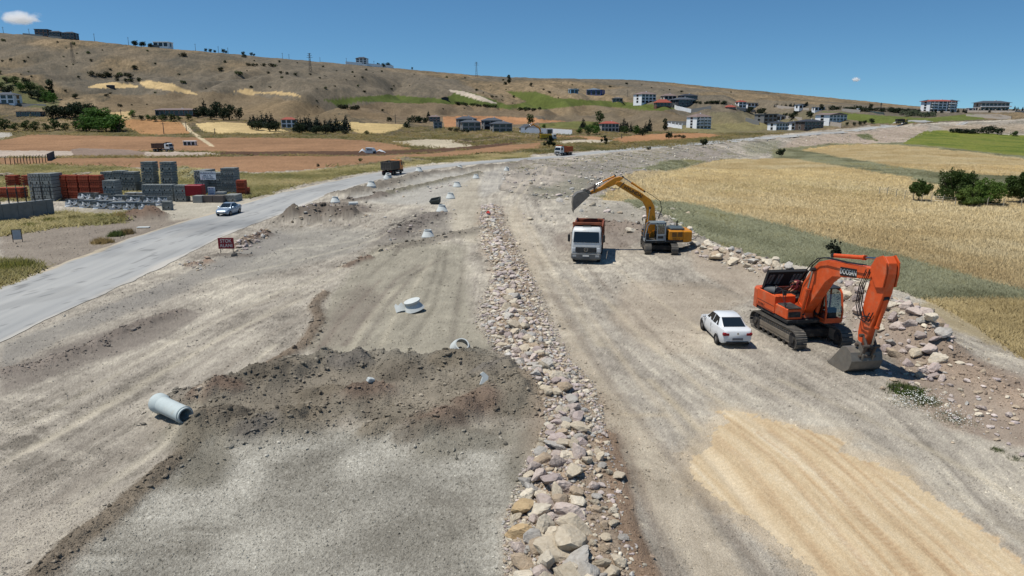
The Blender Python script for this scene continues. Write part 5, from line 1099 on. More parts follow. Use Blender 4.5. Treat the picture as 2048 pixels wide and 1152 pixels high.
# ------------------------------------------------------------------ signs
RED = solid('red sign board', (150, 26, 38), .5, dirt=.12); BLUE = solid('blue lettering', (52, 62, 140), .5)
def post_sign(name, label, px, py, wpx, z0, h, face, rz=0, posts=DARK, leg=2):
    p = at(px, py); w = metres(wpx, p); t = thing(name, label, 'sign', p, rz)
    bo = MB().rbox((0, 0, z0 + h / 2), (w, .03, h), .008).build('board', face, t)
    for s_ in ((-1, 1) if leg == 2 else (0,)): MB().rbox((s_ * w * .40, .035, (z0 + h) / 2 - .1), (.05, .04, z0 + h + .2), .01).build('post', posts, t)
    return t, bo, w
t, bo, w = post_sign('site_sign', 'dark red board lettered STOK ALANI on two posts beside the road', 454, 507, 31, .42, 1.0, RED, R(4), solid('rusty post', (96, 88, 84), .7))
for s_, z in (('STOK', 1.14), ('ALANI', .72)): lettering(s_, .43, WHITEP, bo, frame((0, -.022, z - .02), (1, 0, 0), (0, -1, 0)), bold=0, sx=.92)
p = at(36, 484); t = thing('site_sign', 'small grey board in a dark frame standing on the left verge', 'sign', p, R(22))
MB().rbox((0, 0, .72), (.70, .03, .95), .01).build('board', solid('grey panel', (176, 184, 188), .5), t)
for x in (-.39, .39): MB().rbox((x, 0, .6), (.06, .06, 1.3), .01).build('post', DARK, t)
MB().rbox((0, 0, 1.24), (.84, .06, .06), .01).build('top_rail', DARK, t)
p, a = road_spot(800, 340, -1.25); p = at(779, 349); t = thing('road_sign', 'white triangular road sign on a thin post beside the dark truck', 'sign', p, R(10))
MB().prism([(-.55, 2.0), (.55, 2.0), (0, 2.95)], -.02, .02).build('triangle', WHITEP, t); MB().tube([(0, .05, -.2), (0, .05, 2.9)], .035, 6).build('post', STEEL, t)

# ------------------------------------------------------------------ block yard
GREYBLK = solid('grey concrete block', (142, 146, 142), .95, dirt=.22, scale=1.2); GREYBLK2 = solid('pale concrete block', (150, 152, 148), .95, dirt=.2, scale=1.2); BRICK = solid('red hollow brick', (176, 86, 60), .95, dirt=.28, scale=1.5); PAVER = solid('brown grey pavers', (112, 104, 98), .95, dirt=.22, scale=1.5)
WRAP = solid('torn white film', (216, 220, 222), .35, dirt=.12); PALW = solid('pallet timber', (142, 122, 96), .85, dirt=.25)
def pallet_proto(kind, mat):
    t = thing(kind + '_pallet', 'stack', 'pallet', PROTO_AT); m = MB()
    if kind == 'block':
        for k in range(4):
            if k == 1:                                             # layer turned on its side with two fork slots
                for x, w in ((-.42, .16), (0, .42), (.42, .16)): m.box((x, 0, .125 + k * .25), (w, .98, .24))
                for x in (-.27, .27): m.box((x, 0, .21 + k * .25), (.12, .98, .07))
                continue
            for i in range(8): m.box((-.4375 + i * .125, .02 * ((i + k) % 2), .125 + k * .25), (.100, .96, .215))
    elif kind == 'brick':
        for k in range(5):
            for i in range(5): m.box((-.4 + i * .2, 0, .10 + k * .2), (.18, .98 - .07 * ((i * 3 + k * 2) % 3), .170))
    elif kind == 'paver':
        for i in range(9): m.box((-.445 + i * .111, 0, .5), (.1, .98, .98))
    elif kind == 'slab':
        for k in range(6): m.box((0, 0, .08 + k * .16), (.98 - .03 * (k % 2), .98, .145))
    else:
        for k in range(3):
            for i in range(6): m.box((-.415 + i * .166, 0, .17 + k * .33), (.155, .96, .315))
    m.build('bricks' if kind == 'brick' else 'blocks', mat, t)
    if kind == 'wrapped':
        w = MB(); n = 9; V = []
        for i in range(n):
            for j in range(7):
                a = -1.2 + 2.4 * i / (n - 1); V.append((.56 * np.clip(a, -1, 1) + .05 * random.random(), -.5 - .05 - .09 * random.random() + max(0, abs(a) - 1) * .9, .02 + j / 6 * (.55 + .45 * random.random()) * 1.05))
        w.add(V, [(i * 7 + j, i * 7 + j + 1, i * 7 + j + 8, i * 7 + j + 7) for i in range(n - 1) for j in range(6) if random.random() > .30]).build('plastic_wrap', WRAP, t)
        V = [(-.55 + .22 * i, -.55 + .28 * j, 1.01 + .07 * random.random()) for i in range(6) for j in range(3)]
        MB().add(V, [(i * 3 + j, i * 3 + j + 1, i * 3 + j + 4, i * 3 + j + 3) for i in range(5) for j in range(2)]).build('top_sheet', solid('dark film', (70, 74, 74), .4), t)
    return t
PP = {'block': pallet_proto('block', GREYBLK), 'pale': pallet_proto('block', GREYBLK2), 'brick': pallet_proto('brick', BRICK), 'paver': pallet_proto('paver', PAVER), 'slab': pallet_proto('slab', GREYBLK2), 'wrapped': pallet_proto('wrapped', GREYBLK)}
PP['pale'].name = 'block_pallet'
remember(None); first = {k: True for k in PP}
TIER = ('bottom', 'second', 'third', 'topmost')
def stack(kind, x, base, w, hpx, tiers, what, group, depth=1.0, lean=0.0, yaw=0, rx=0):
    p = at(x, base); W1 = metres(w, p); h = metres(hpx, p) * 1.03; z = 0
    for k in range(tiers):
        lab = what if tiers == 1 else f'{TIER[k] if k < tiers - 1 else "topmost"} {what}'
        loc = p + Vector((lean * z, W1 * depth / 2, z - .05)); sc = (W1, W1 * depth, h)
        if first[kind]: t = PP[kind]; first[kind] = False; t.location = loc; t.scale = sc; t.rotation_euler = (rx, 0, yaw); t['label'] = lab; t['group'] = group
        else: t = place(PP[kind], loc, yaw, sc, lab, group, (rx, 0, yaw))
        z += h * 1.01
GB, RB = 'pallets of grey blocks in the block yard', 'packs of red hollow bricks in the block yard'
stack('pale', 73, 403, 22, 27, 2, 'pale grey block pallet left of the pair behind the wall end', GB, 1.3)
stack('block', 97, 403, 22, 27, 2, 'grey block pallet right of the pair behind the wall end', GB, 1.8)
for x, h, n in ((31, 24, 1), (8, 24, 1)): stack('brick', x, 400, 24, h, n, f'red brick pack behind the wall fence, {"nearer the frame edge" if x < 20 else "second from the frame edge"}', RB)
for x, l in ((22, 'red brick pack standing apart at the left end of the upper row'), (54, 'red brick pack just left of the tall grey pair')): stack('brick', x, 375, 20, 24, 1, l, RB)
for x, l in ((126, 'first'), (148, 'second'), (171, 'third'), (193, 'last')):
    stack('brick', x, 400, 19.5, 24, 2, f'red brick pack, {l} column right of the tall grey pair', RB, 1.1)
stack('block', 216, 385, 23, 20, 2, 'grey block pallet at the left end of the high grey group', GB, 1.2)
stack('block', 221, 402, 25, 20, 2, 'grey block pallet in front of the high grey group beside the bricks', GB, 1.0)
stack('block', 239, 385, 21, 21, 2, 'grey block pallet in the middle of the high grey group', GB, 1.2)
stack('block', 261, 385, 22, 20, 2, 'grey block pallet at the right end of the high grey group', GB, 1.2)
stack('block', 281, 384, 17, 20, 1, 'small dark grey block pallet between the group and the tall leaning stack', GB)
stack('block', 297, 386, 24, 20, 3, 'dark grey block pallet in the left tall leaning stack', GB, 1.0, .05)
stack('block', 335, 386, 24, 20, 3, 'dark grey block pallet in the right tall leaning stack', GB, 1.0, .05)
for x, l in ((296, 'first'), (316, 'second'), (337, 'third')): stack('block', x, 403, 20, 16.5, 2, f'grey block pallet in the front row, {l} from the left', GB)
stack('block', 361, 404, 22, 16.5, 2, 'grey block pallet at the right end of the front row beside the red board', GB)
for x, l in ((260, 'left'), (283, 'right')): stack('slab', x, 397, 21, 12, 1, f'low pale slab pallet, {l} one of the pair behind the wrapped pallets', GB)
stack('pale', 401, 391, 20, 16, 3, 'pale grey block pallet at the left corner of the dark wall of pallets', GB, 3.0)
for x, l, n in ((423, 'under the big white sign', 2), (438, 'right of the small white sign', 2), (452, 'third along the dark wall of pallets', 3), (464, 'right end of the dark wall of pallets', 3)): stack('block', x, 389, 15, 17 if n == 3 else 21, n, f'dark grey block pallet {l}', GB, 2.0)
stack('brick', 482, 393, 17, 16, 2, 'dusty red brick pack standing alone right of the dark pallets', RB, 1.0)
stack('brick', 492, 391, 12, 16, 1, 'dusty red brick pack tucked behind the lone brick stack', RB, .8)
stack('slab', 395, 406, 19, 15, 1, 'pale layered slab pallet at the road side of the yard', GB)
for x, l in ((415, 'left'), (436, 'right')): stack('paver', x, 405.5, 20, 14, 1, f'brown grey paver pallet by the road, {l} one of two', GB)
stack('pale', 459, 404, 24, 14, 1, 'low pale block pallet by the road just behind the silver car', GB, 1.6)
p = at(437, 404); t = place(PP['slab'], p + Vector((0, 1.2, 1.0)), 0, (1.35, 1.2, .38), 'thin pale slab stack lying on top of the paver pallets', GB)
GW = 'film wrapped block pallets in front of the block yard'
for x, b, w, h, l in ((171, 403, 27, 16, 'first'), (203, 404, 24, 15, 'second'), (233, 407, 26, 15, 'third'), (267, 408, 27, 15, 'fourth'), (299, 410, 22, 16, 'fifth'), (321, 412, 26, 18, 'last')):
    stack('wrapped', x, b, w, h, 1, f'block pallet in torn white film, {l} from the left in the upper line', GW, 1, 0, random.uniform(-.15, .15), random.uniform(-.05, .05))
for x, b, w, h, l in ((143, 414, 24, 15, 'first'), (172, 416, 24, 15, 'second'), (201, 418, 28, 15, 'third'), (230, 419, 25, 14, 'fourth'), (259, 420, 24, 15, 'fifth'), (289, 420, 24, 14, 'sixth')):
    stack('wrapped', x, b, w, h, 1, f'slumped block pallet in torn white film, {l} from the left in the near line', GW, 1, 0, random.uniform(-.2, .2), random.uniform(-.12, .12))
p = at(336, 420); t = place(PP['block'], p, .1, (1.1, 1.1, 1.2), 'dark grey block pallet beside the brown soil heap', GB)
p = at(380, 405); w = metres(39, p); t = thing('container', 'red steel container standing behind the front row of block pallets', 'container', p + Vector((0, 1.6, .0)), R(2))
REDC = solid('red container paint', (158, 22, 30), .5, dirt=.15); m = MB().rbox((0, 0, 1.65), (w, 1.6, 1.5), .03)
for k in range(14): m.box((-w / 2 + .15 + k * (w - .3) / 13, -.81, 1.65), (.06, .04, 1.3))
m.build('body', REDC, t); 
for x in (-1, 1): MB().rbox((x * w * .4, 0, .45), (.16, 1.4, .95), .02).build('leg', DARK, t)
def yard_sign(label, x0, x1, y0, y1, base, lines, mat, push):
    p = at((x0 + x1) / 2, base); w = metres(x1 - x0, p); h = metres(y1 - y0, p); zt = metres(base - y0, p) * 1.02
    t = thing('yard_sign', label, 'sign', p + Vector((0, push, 0)), 0); bo = MB().rbox((0, 0, zt - h / 2), (w, .04, h), .01).build('board', solid('white sign board', (226, 230, 234), .5, dirt=.05), t)
    for s_, sz, k in lines:
        if s_[0] == '-':                                           # small print too far off to read: strokes only
            n_ = len(s_); m_ = MB()
            for i in range(n_):
                if random.random() < .85: m_.box(((i - n_ / 2) * w * .05, -.026, zt - h * k), (w * .035, .006, h * sz * .6))
            m_.build('small_print', mat, bo); continue
        lettering(s_, sz * h, mat, bo, frame((0, -.028, zt - h * k), (1, 0, 0), (0, -1, 0)), bold=.006, sx=1.0)
    if y1 < 380: 
        for s_ in (-1, 1): MB().rbox((s_ * w * .42, .05, (zt - h) / 2 + .2), (.07, .07, zt - h + .6), .01).build('post', DARK, t)
    return t
yard_sign('large white board with dark lettering in front of the dark pallet wall', 406, 437, 345, 361, 402, (('DURANOĞLU', .30, .2), ('-' * 11, .2, .45), ('-' * 15, .18, .66), ('-' * 17, .16, .86)), solid('navy lettering', (40, 46, 84), .5), -.1)
yard_sign('small white board with blue lettering leaning on the dark pallet wall', 417, 432, 375, 391, 402, (('-' * 14, .2, .16), ('-' * 12, .18, .38), ('-' * 15, .16, .6), ('-' * 13, .16, .82)), BLUE, .1)
# concrete wall with fence posts at the left edge
A_, B_ = at(-40, 450), at(109, 431); d = (B_ - A_); ln = Vector((d.x, d.y, 0)).length
t = thing('concrete_wall', 'grey cast concrete wall at the left edge with bent steel posts along its top', 'wall', A_, math.atan2(d.y, d.x)); hwall = 2.0
wl = MB().rbox((ln / 2, 0, hwall / 2 - .2), (ln, .25, hwall + .4), .02).build('wall', CONCG, t)
MB().rbox((ln / 2, 0, hwall + .04), (ln + .04, .3, .08), .02).build('coping', solid('pale coping', (180, 182, 180), .9), t)
for k in range(5): MB().rbox((ln * (k + .5) / 5, -.127, hwall / 2), (.025, .012, hwall), .004).build('joint', DARK, wl)
for k in range(9):
    x = ln * (.06 + .93 * k / 8); MB().tube([(x, 0, hwall), (x, 0, hwall + 1.75), (x + .22, .32, hwall + 2.25)], .07, 6).build('post', DARK, t)
for z in (.5, 1.2, 1.7): MB().tube([(0, 0, hwall + z), (ln, 0, hwall + z)], .015, 4).build('wire', DARK, t)
# ------------------------------------------------------------------ rocks
def ico(sub):
    bm = bmesh.new(); bmesh.ops.create_icosphere(bm, subdivisions=sub, radius=1); V = np.array([v.co[:] for v in bm.verts]); Fs = np.array([[v.index for v in f.verts] for f in bm.faces]); bm.free(); return V, Fs
def rock_shape(sub, seed):
    r = np.random.default_rng(seed); V, Fs = ico(sub)
    n = r.normal(size=(15, 3)); n /= np.linalg.norm(n, axis=1)[:, None]; d = r.uniform(.46, .80, 15)
    c = V @ n.T; rad = np.min(np.where(c > .05, d / np.maximum(c, .05), 9), 1); rad = np.minimum(rad, 1.25) * 1.12
    P = V * rad[:, None]; P += .012 * r.normal(size=P.shape)
    P *= r.uniform(.68, 1.2, 3) * np.array([1.15, 1, .8]); return P, Fs
ROCK_COL = {'pinkish grey': (204, 190, 180), 'beige': (206, 194, 172), 'grey': (188, 184, 176), 'tan brown': (192, 174, 150), 'pale cream': (222, 212, 192), 'mauve grey': (190, 176, 170)}
def rock_mat(nm, c):
    m, n, b = newmat('rock ' + nm); L = n.links.new
    tc = N(n, 'ShaderNodeTexCoord'); oi = N(n, 'ShaderNodeObjectInfo'); no = N(n, 'ShaderNodeTexNoise', i_Scale=3.0, i_Detail=8.0, i_Roughness=.7, noise_dimensions='4D'); L(tc.outputs['Object'], no.inputs['Vector']); L(oi.outputs['Random'], no.inputs['W'])
    cr = N(n, 'ShaderNodeValToRGB'); a = alb(*c); L(no.outputs[0], cr.inputs[0])
    for p_, k in zip((.3, .72), (.62, 1.2)): pass
    cr.color_ramp.elements[0].position = .3; cr.color_ramp.elements[0].color = (*[float(v) for v in a * np.array([.78, .73, .68])], 1); cr.color_ramp.elements[1].position = .7; cr.color_ramp.elements[1].color = (*[float(v) for v in a * 1.15], 1)
    mr = N(n, 'ShaderNodeMapRange'); mr.inputs[3].default_value = .8; mr.inputs[4].default_value = 1.15; L(oi.outputs['Random'], mr.inputs[0])
    vm = N(n, 'ShaderNodeVectorMath', operation='SCALE'); L(cr.outputs[0], vm.inputs[0]); L(mr.outputs[0], vm.inputs['Scale']); L(vm.outputs[0], b.inputs['Base Color']); b.inputs['Roughness'].default_value = .9; b.inputs['Specular IOR Level'].default_value = .15
    bp = N(n, 'ShaderNodeBump', i_Strength=1.0, i_Distance=.08); L(no.outputs[0], bp.inputs['Height']); L(bp.outputs[0], b.inputs['Normal']); return m
RMAT = {k: rock_mat(k, c) for k, c in ROCK_COL.items()}
RMESH = {}
for ci_, k in enumerate(ROCK_COL):
    for v_ in range(4):
        P, Fs = rock_shape(3, 100 + ci_ * 10 + v_); me = bpy.data.meshes.new('rock'); me.from_pydata(P.tolist(), [], Fs.tolist()); me.materials.append(RMAT[k]); RMESH[k, v_] = me
cand = []                                     # x, y, radius, colour, place, sink
HALF = {415: 22, 450: 27, 500: 40, 540: 34, 575: 50, 610: 66, 650: 76, 690: 72, 730: 70, 770: 74, 810: 56, 860: 58, 900: 74, 950: 96, 1000: 110, 1050: 118, 1100: 126, 1150: 136, 1230: 150}
hy, hw_ = np.array(sorted(HALF)), np.array([HALF[k] for k in sorted(HALF)])
rpx, rpy = np.array([p[0] for p in ROW_PX]), np.array([p[1] for p in ROW_PX])
def flat_pt(px, py):
    g = H / tan(TH + atan((py - 576) / F)); z = g * cos(TH) + H * sin(TH); return (px - 1024) / F * z, g
CK = list(ROCK_COL)
def add_rock(px, py, r, where, cw=None, sink=.35):
    x, y = flat_pt(px, py); cand.append((x, y, r, random.choices(CK, cw or (5, 5, 4, 2, 3, 3))[0], where, sink))
for k in range(5200):
    t_ = random.random(); py = 1 / (1 / 418 + t_ * (1 / 1240 - 1 / 418)) if False else 412 + 830 * t_ ** 1.25
    py = float(H * F / 1) and py
    c_ = np.interp(py, rpy, rpx); w = np.interp(py, hy, hw_); s_ = random.uniform(-1, 1)
    big = random.random()
    r = (.10 + (.30 if py > 930 else .23) * big ** 2.0) * (1 - .35 * abs(s_)) * (1.15 if s_ < .2 else .75)
    if py > 880 and s_ > .15 and random.random() < .72: continue      # covered with slumped soil
    if 815 < py < 850 and random.random() < .7: continue
    add_rock(c_ + s_ * w * .92, py, r, 'row')
for k in range(900):                          # heap behind the orange excavator
    u_ = random.random(); px = 1690 + 190 * u_ + random.gauss(0, 14); py = 585 + 120 * u_ + random.gauss(0, 30); add_rock(px, py, .11 + .36 * random.random() ** 2.2, 'heap', (6, 3, 4, 2, 2, 5), .25)
for k in range(300):
    u_ = random.random(); px = 1385 + 190 * u_ + random.gauss(0, 8); py = 497 + 60 * u_ + random.gauss(0, 7); add_rock(px, py, .1 + .4 * random.random() ** 3, 'ridge', (3, 5, 4, 1, 5, 2), .3)
for k in range(260):
    px = random.uniform(1040, 1420); py = random.uniform(330, 450); 
    if px > 1210 and py < 400 + (px - 1210) * .25 and py > 380: continue
    if px > 1250 and py < 420: continue
    add_rock(px, py, .12 + .4 * random.random() ** 4, 'slope', (2, 4, 4, 1, 5, 2), .3)
for k in range(160): add_rock(random.uniform(1285, 1400), random.uniform(405, 490), .12 + .4 * random.random() ** 3, 'slope', (2, 3, 6, 1, 3, 3), .3)
for k in range(170): u_ = random.random(); add_rock(1800 + 300 * u_ + random.gauss(0, 30), 745 + 130 * u_ + random.gauss(0, 32), .05 + .16 * random.random() ** 2, 'edge', (5, 4, 2, 4, 2, 3), .3)
for k in range(160): u_ = random.random(); add_rock(470 + 60 * u_ + random.gauss(0, 6), 498 - 28 * u_ + random.gauss(0, 5), .08 + .2 * random.random() ** 2, 'verge', (5, 2, 2, 6, 1, 3), .3)
for k in range(60): add_rock(395 + random.gauss(0, 18), 530 + random.gauss(0, 5), .06 + .12 * random.random() ** 2, 'verge', (5, 2, 2, 6, 1, 3), .3)
for k in range(120): u_ = random.random(); add_rock(760 + 300 * u_, 392 - 55 * u_ + random.gauss(0, 6), .08 + .25 * random.random() ** 3, 'verge', (3, 4, 5, 2, 3, 3), .3)
for k in range(70): add_rock(830 + random.gauss(0, 60), 452 + random.gauss(0, 22), .06 + .2 * random.random() ** 3, 'verge', (3, 4, 5, 2, 3, 3), .3)
for k in range(70): add_rock(640 + random.gauss(0, 50), 440 + random.gauss(0, 8), .08 + .2 * random.random() ** 3, 'verge', (3, 2, 3, 7, 1, 5), .3)
special = [(1036, 1024, .43, 'tan brown', 'ochre orange boulder at the left edge of the rock row'), (1040, 1072, .39, 'mauve grey', 'broad mauve boulder just below the ochre boulder in the rock row'), (1040, 1132, .39, 'tan brown', 'rounded brown boulder at the bottom left of the rock row'),
           (1102, 975, .44, 'mauve grey', 'large mauve grey boulder in the middle of the lower rock row'), (1150, 965, .36, 'beige', 'knobbly beige boulder right of the large mauve boulder'), (1118, 1020, .39, 'tan brown', 'angular brown boulder in the lower rock row below the large mauve one'),
           (1090, 1142, .39, 'pale cream', 'white topped boulder at the bottom edge of the rock row'), (1260, 462, .62, 'pale cream', 'long pale boulder lying between the white truck and the yellow excavator'), (1062, 362, .52, 'pale cream', 'white boulder with a dark side on the upper track, left of the raised bucket'),
           (1548, 533, .62, 'pale cream', 'pale split boulder on the ridge behind the open engine hood'), (1186, 406, .55, 'beige', 'pale boulder on bare ground under the raised yellow arm'), (1118, 398, .6, 'grey', 'flat dark boulder left of the raised yellow bucket'), (1716, 640, .6, 'pinkish grey', 'big pinkish boulder right behind the orange cab'),
           (1832, 712, .42, 'beige', 'round beige boulder at the foot of the rock heap'), (1815, 620, .7, 'grey', 'dark grey split boulder crowning the rock heap'), (1770, 604, .6, 'mauve grey', 'mauve boulder near the top of the rock heap'), (1395, 498, .50, 'grey', 'grey angular boulder beside the yellow excavator tracks'), (1447, 497, .36, 'pale cream', 'pale flat boulder at the end of the rubble ridge')]
def put_rock(x, y, r, ck, sink):
    me = RMESH[ck, random.randrange(4)]; o = bpy.data.objects.new('rock', me); COL.objects.link(o)
    k = (r * random.uniform(.9, 1.2), r * random.uniform(.85, 1.15), r * random.uniform(.75, 1.0)); o.scale = k; o.rotation_euler = (random.uniform(-.5, .5), random.uniform(-.5, .5), random.uniform(0, 6.28)); o.location = (x, y, surf(x, y) + r * (.62 - sink)); return o
# keep rocks from sitting inside one another, biggest first
cand.sort(key=lambda c: -c[2]); cell = {}; kept = []
for c in cand:
    x, y, r = c[:3]; gx, gy = int(x // 1.2), int(y // 1.2); ok = True
    for i in (-1, 0, 1):
        for j in (-1, 0, 1):
            for q_ in cell.get((gx + i, gy + j), ()):
                if (q_[0] - x) ** 2 + (q_[1] - y) ** 2 < (.66 * (q_[2] + r)) ** 2: ok = False
    if ok: kept.append(c); cell.setdefault((gx, gy), []).append(c)
for x, y, r, ck, lab in special:
    fx, fy = flat_pt(x, y + 6); kept = [c for c in kept if (c[0] - fx) ** 2 + (c[1] - fy) ** 2 > (r * .9) ** 2]
    o = put_rock(fx, fy, r, ck, .3); tag(o, lab, 'boulder', 'boulders of the rock row' if y > 900 else 'boulders lying around the site')
    if 'long' in lab: o.scale = (r * 1.5, r * .8, r * .7); o.rotation_euler = (0, .15, .3)
    if 'ochre' in lab: o.data = o.data.copy(); o.data.materials.clear(); o.data.materials.append(rock_mat('ochre', (196, 172, 134)))
kept.sort(key=lambda c: -c[2] / (c[1] + 6)); n_ind = 300 - len(special)
WH_ = {'row': ('stone in the broad rock row down the middle of the site', 'stones of the long rock row'), 'heap': ('stone in the rock heap right of the orange excavator', 'stones of the heap by the orange excavator'), 'ridge': ('stone on the rubble ridge behind the white car', 'stones of the rubble ridge'),
       'slope': ('stone scattered on rough ground around the yellow excavator', 'stones scattered on the rough ground'), 'edge': ('small stone on the bare slope at the right edge', 'stones on the right slope'), 'verge': ('stone on the earth banks by the asphalt road', 'stones on the road banks')}
seen_p = {}
for x, y, r, ck, wh, sk_ in kept[:n_ind]:
    o = put_rock(x, y, r, ck, sk_); tag(o, f'{ck} {WH_[wh][0]}', 'rock', f'{ck} {WH_[wh][1]}')
def scatter_mesh(name, items, protos, mat, smooth=False, kind='stuff', label=None, cat=None):
    """many small copies of a few shapes in one mesh; items: position, scale3, yaw, tilt, colour"""
    VV, FF, CC = [], [], []; o = 0; pidx = rng.integers(0, len(protos), len(items['p']))
    for pi_, (P, Fs) in enumerate(protos):
        k = np.nonzero(pidx == pi_)[0]
        if not len(k): continue
        s, c = np.sin(items['yaw'][k]), np.cos(items['yaw'][k]); Q = P[None] * items['s'][k][:, None, :]
        X = Q[..., 0] * c[:, None] - Q[..., 1] * s[:, None]; Y = Q[..., 0] * s[:, None] + Q[..., 1] * c[:, None]
        Q = np.stack([X + items['p'][k][:, None, 0], Y + items['p'][k][:, None, 1], Q[..., 2] + items['p'][k][:, None, 2]], -1)
        n = P.shape[0]; VV.append(Q.reshape(-1, 3)); FF.append((Fs[None] + (o + np.arange(len(k)) * n)[:, None, None]).reshape(-1, Fs.shape[1])); CC.append(np.repeat(items['c'][k], n, 0)); o += n * len(k)
    ob = mesh_np(name, np.concatenate(VV), np.concatenate(FF), mat, np.concatenate(CC), smooth, kind)
    if label: ob['label'] = label; ob['category'] = cat
    return ob
def surf_v(x, y):
    t = x / (y + 2.2); i = np.clip(np.searchsorted(_tc, t) - 1, 0, GC - 2); j = np.clip(np.searchsorted(_Yg, y) - 1, 0, GR - 2)
    a = np.clip((t - _tc[i]) / (_tc[i + 1] - _tc[i]), 0, 1); b_ = np.clip((y - _Yg[j]) / (_Yg[j + 1] - _Yg[j]), 0, 1)
    return (_gz2[j, i] * (1 - a) + _gz2[j, i + 1] * a) * (1 - b_) + (_gz2[j + 1, i] * (1 - a) + _gz2[j + 1, i + 1] * a) * b_
def cls_v(x, y):
    t = x / (y + 2.2); i = np.clip(np.rint(np.interp(t, _tc, np.arange(GC))).astype(int), 0, GC - 1); j = np.clip(np.rint(np.interp(y, _Yg, np.arange(GR))).astype(int), 0, GR - 1); return j * GC + i
STONEM = soil_mat('loose stone', 12, 60, .5, .3, speck=.0)
rest = kept[n_ind:]
for c in list(rest[:0]): pass
rx_ = np.array([c[0] for c in rest]); ry_ = np.array([c[1] for c in rest]); rr_ = np.array([c[2] for c in rest])
cc_ = np.array([alb(*ROCK_COL[c[3]]) for c in rest]) * rng.uniform(.75, 1.15, (len(rest), 1))
pr2 = [rock_shape(2, 300 + i) for i in range(8)]
it = dict(p=np.stack([rx_, ry_, surf_v(rx_, ry_) + rr_ * .28], 1), s=rr_[:, None] * rng.uniform(.8, 1.2, (len(rest), 3)) * np.array([1, 1, .85]), yaw=rng.uniform(0, 6.28, len(rest)), c=cc_)
scatter_mesh('rubble', it, pr2, STONEM)
# chips between the stones, clods on the banks, grit over the whole site
def px_points(n, x0, x1, y0, y1, pw=1.0):
    px = rng.uniform(x0, x1, n); py = y0 + (y1 - y0) * rng.random(n) ** pw
    Y = H / np.tan(TH + np.arctan((py - 576) / F)); Z = Y * cos(TH) + H * sin(TH); return (px - 1024) / F * Z, Y
pr1 = [rock_shape(1, 400 + i) for i in range(8)]
n = 14000; t_ = rng.random(n); py = 414 + 830 * t_ ** 1.1; c_ = np.interp(py, rpy, rpx) + rng.uniform(-1.05, 1.05, n) * np.interp(py, hy, hw_)
Y = H / np.tan(TH + np.arctan((py - 576) / F)); X = (c_ - 1024) / F * (Y * cos(TH) + H * sin(TH)); r = .025 + .06 * rng.random(n) ** 2
cols_ = np.array([alb(*c) for c in ROCK_COL.values()]); off_ = (c_ - np.interp(py, rpy, rpx)) / np.interp(py, hy, hw_); kp_ = ~((py > 880) & (off_ > .25) & (rng.random(n) < .8)); X, Y, r = X[kp_], Y[kp_], r[kp_]; n = len(X); ck_ = cols_[rng.integers(0, 6, n)] * rng.uniform(.55, 1.05, (n, 1))
scatter_mesh('stone_chips', dict(p=np.stack([X, Y, surf_v(X, Y) + r * .3], 1), s=r[:, None] * rng.uniform(.7, 1.3, (n, 3)), yaw=rng.uniform(0, 6.28, n), c=ck_), pr1, STONEM)
X, Y = px_points(260000, -20, 2070, 330, 1180, 1.0); vi = cls_v(X, Y)
w_ = ROUGH[vi] * (CLS[vi] == CI['ground']); k = np.nonzero(rng.random(len(X)) < w_ * .55)[0]; X, Y, vi = X[k], Y[k], vi[k]; n = len(X)
zc = Y * cos(TH) + H * sin(TH); r = (.014 + .028 * rng.random(n) + .11 * rng.random(n) ** 14) * np.clip(zc / 30, .7, 2.6)
scatter_mesh('clods', dict(p=np.stack([X, Y, surf_v(X, Y) + r * .3], 1), s=r[:, None] * rng.uniform(.7, 1.3, (n, 3)), yaw=rng.uniform(0, 6.28, n), c=ALB[vi] * rng.uniform(.8, 1.5, (n, 1))), pr1, STONEM)
X, Y = px_points(100000, -20, 2070, 420, 1180, .7); vi = cls_v(X, Y); den = .2 + .8 * sstep(.42, .62, fbm(X / 2.2, Y / 3, 4, 1201, .6)); den = np.maximum(den, near_grey[vi])
k = np.nonzero((CLS[vi] == CI['ground']) & (rng.random(len(X)) < den) & ~onroad[vi])[0]; X, Y, vi = X[k], Y[k], vi[k]; n = len(X)
zc = Y * cos(TH) + H * sin(TH); r = (.012 + .016 * rng.random(n) ** 2 + .03 * rng.random(n) ** 9) * np.clip(zc / 24, .75, 3.0); tint_ = rng.choice([.75, .95, 1.15, 1.35, 1.6], n, p=[.10, .24, .30, .24, .12])
tet = [(np.array([(0, 0, 1), (1, 0, -.2), (-.3, .9, 0), (-.8, -.4, .1), (.3, -.9, -.1), (0, 0, -.8)]) * s_, np.array([(0, 1, 2), (0, 2, 3), (0, 3, 4), (0, 4, 1), (5, 2, 1), (5, 3, 2), (5, 4, 3), (5, 1, 4)])) for s_ in (np.array([1, 1, .7]), np.array([1.2, .8, .6]), np.array([.8, 1.1, .9]))]
scatter_mesh('grit', dict(p=np.stack([X, Y, surf_v(X, Y) + r * .2], 1), s=r[:, None] * rng.uniform(.7, 1.4, (n, 3)), yaw=rng.uniform(0, 6.28, n), c=ALB[vi] * tint_[:, None]), tet, STONEM)
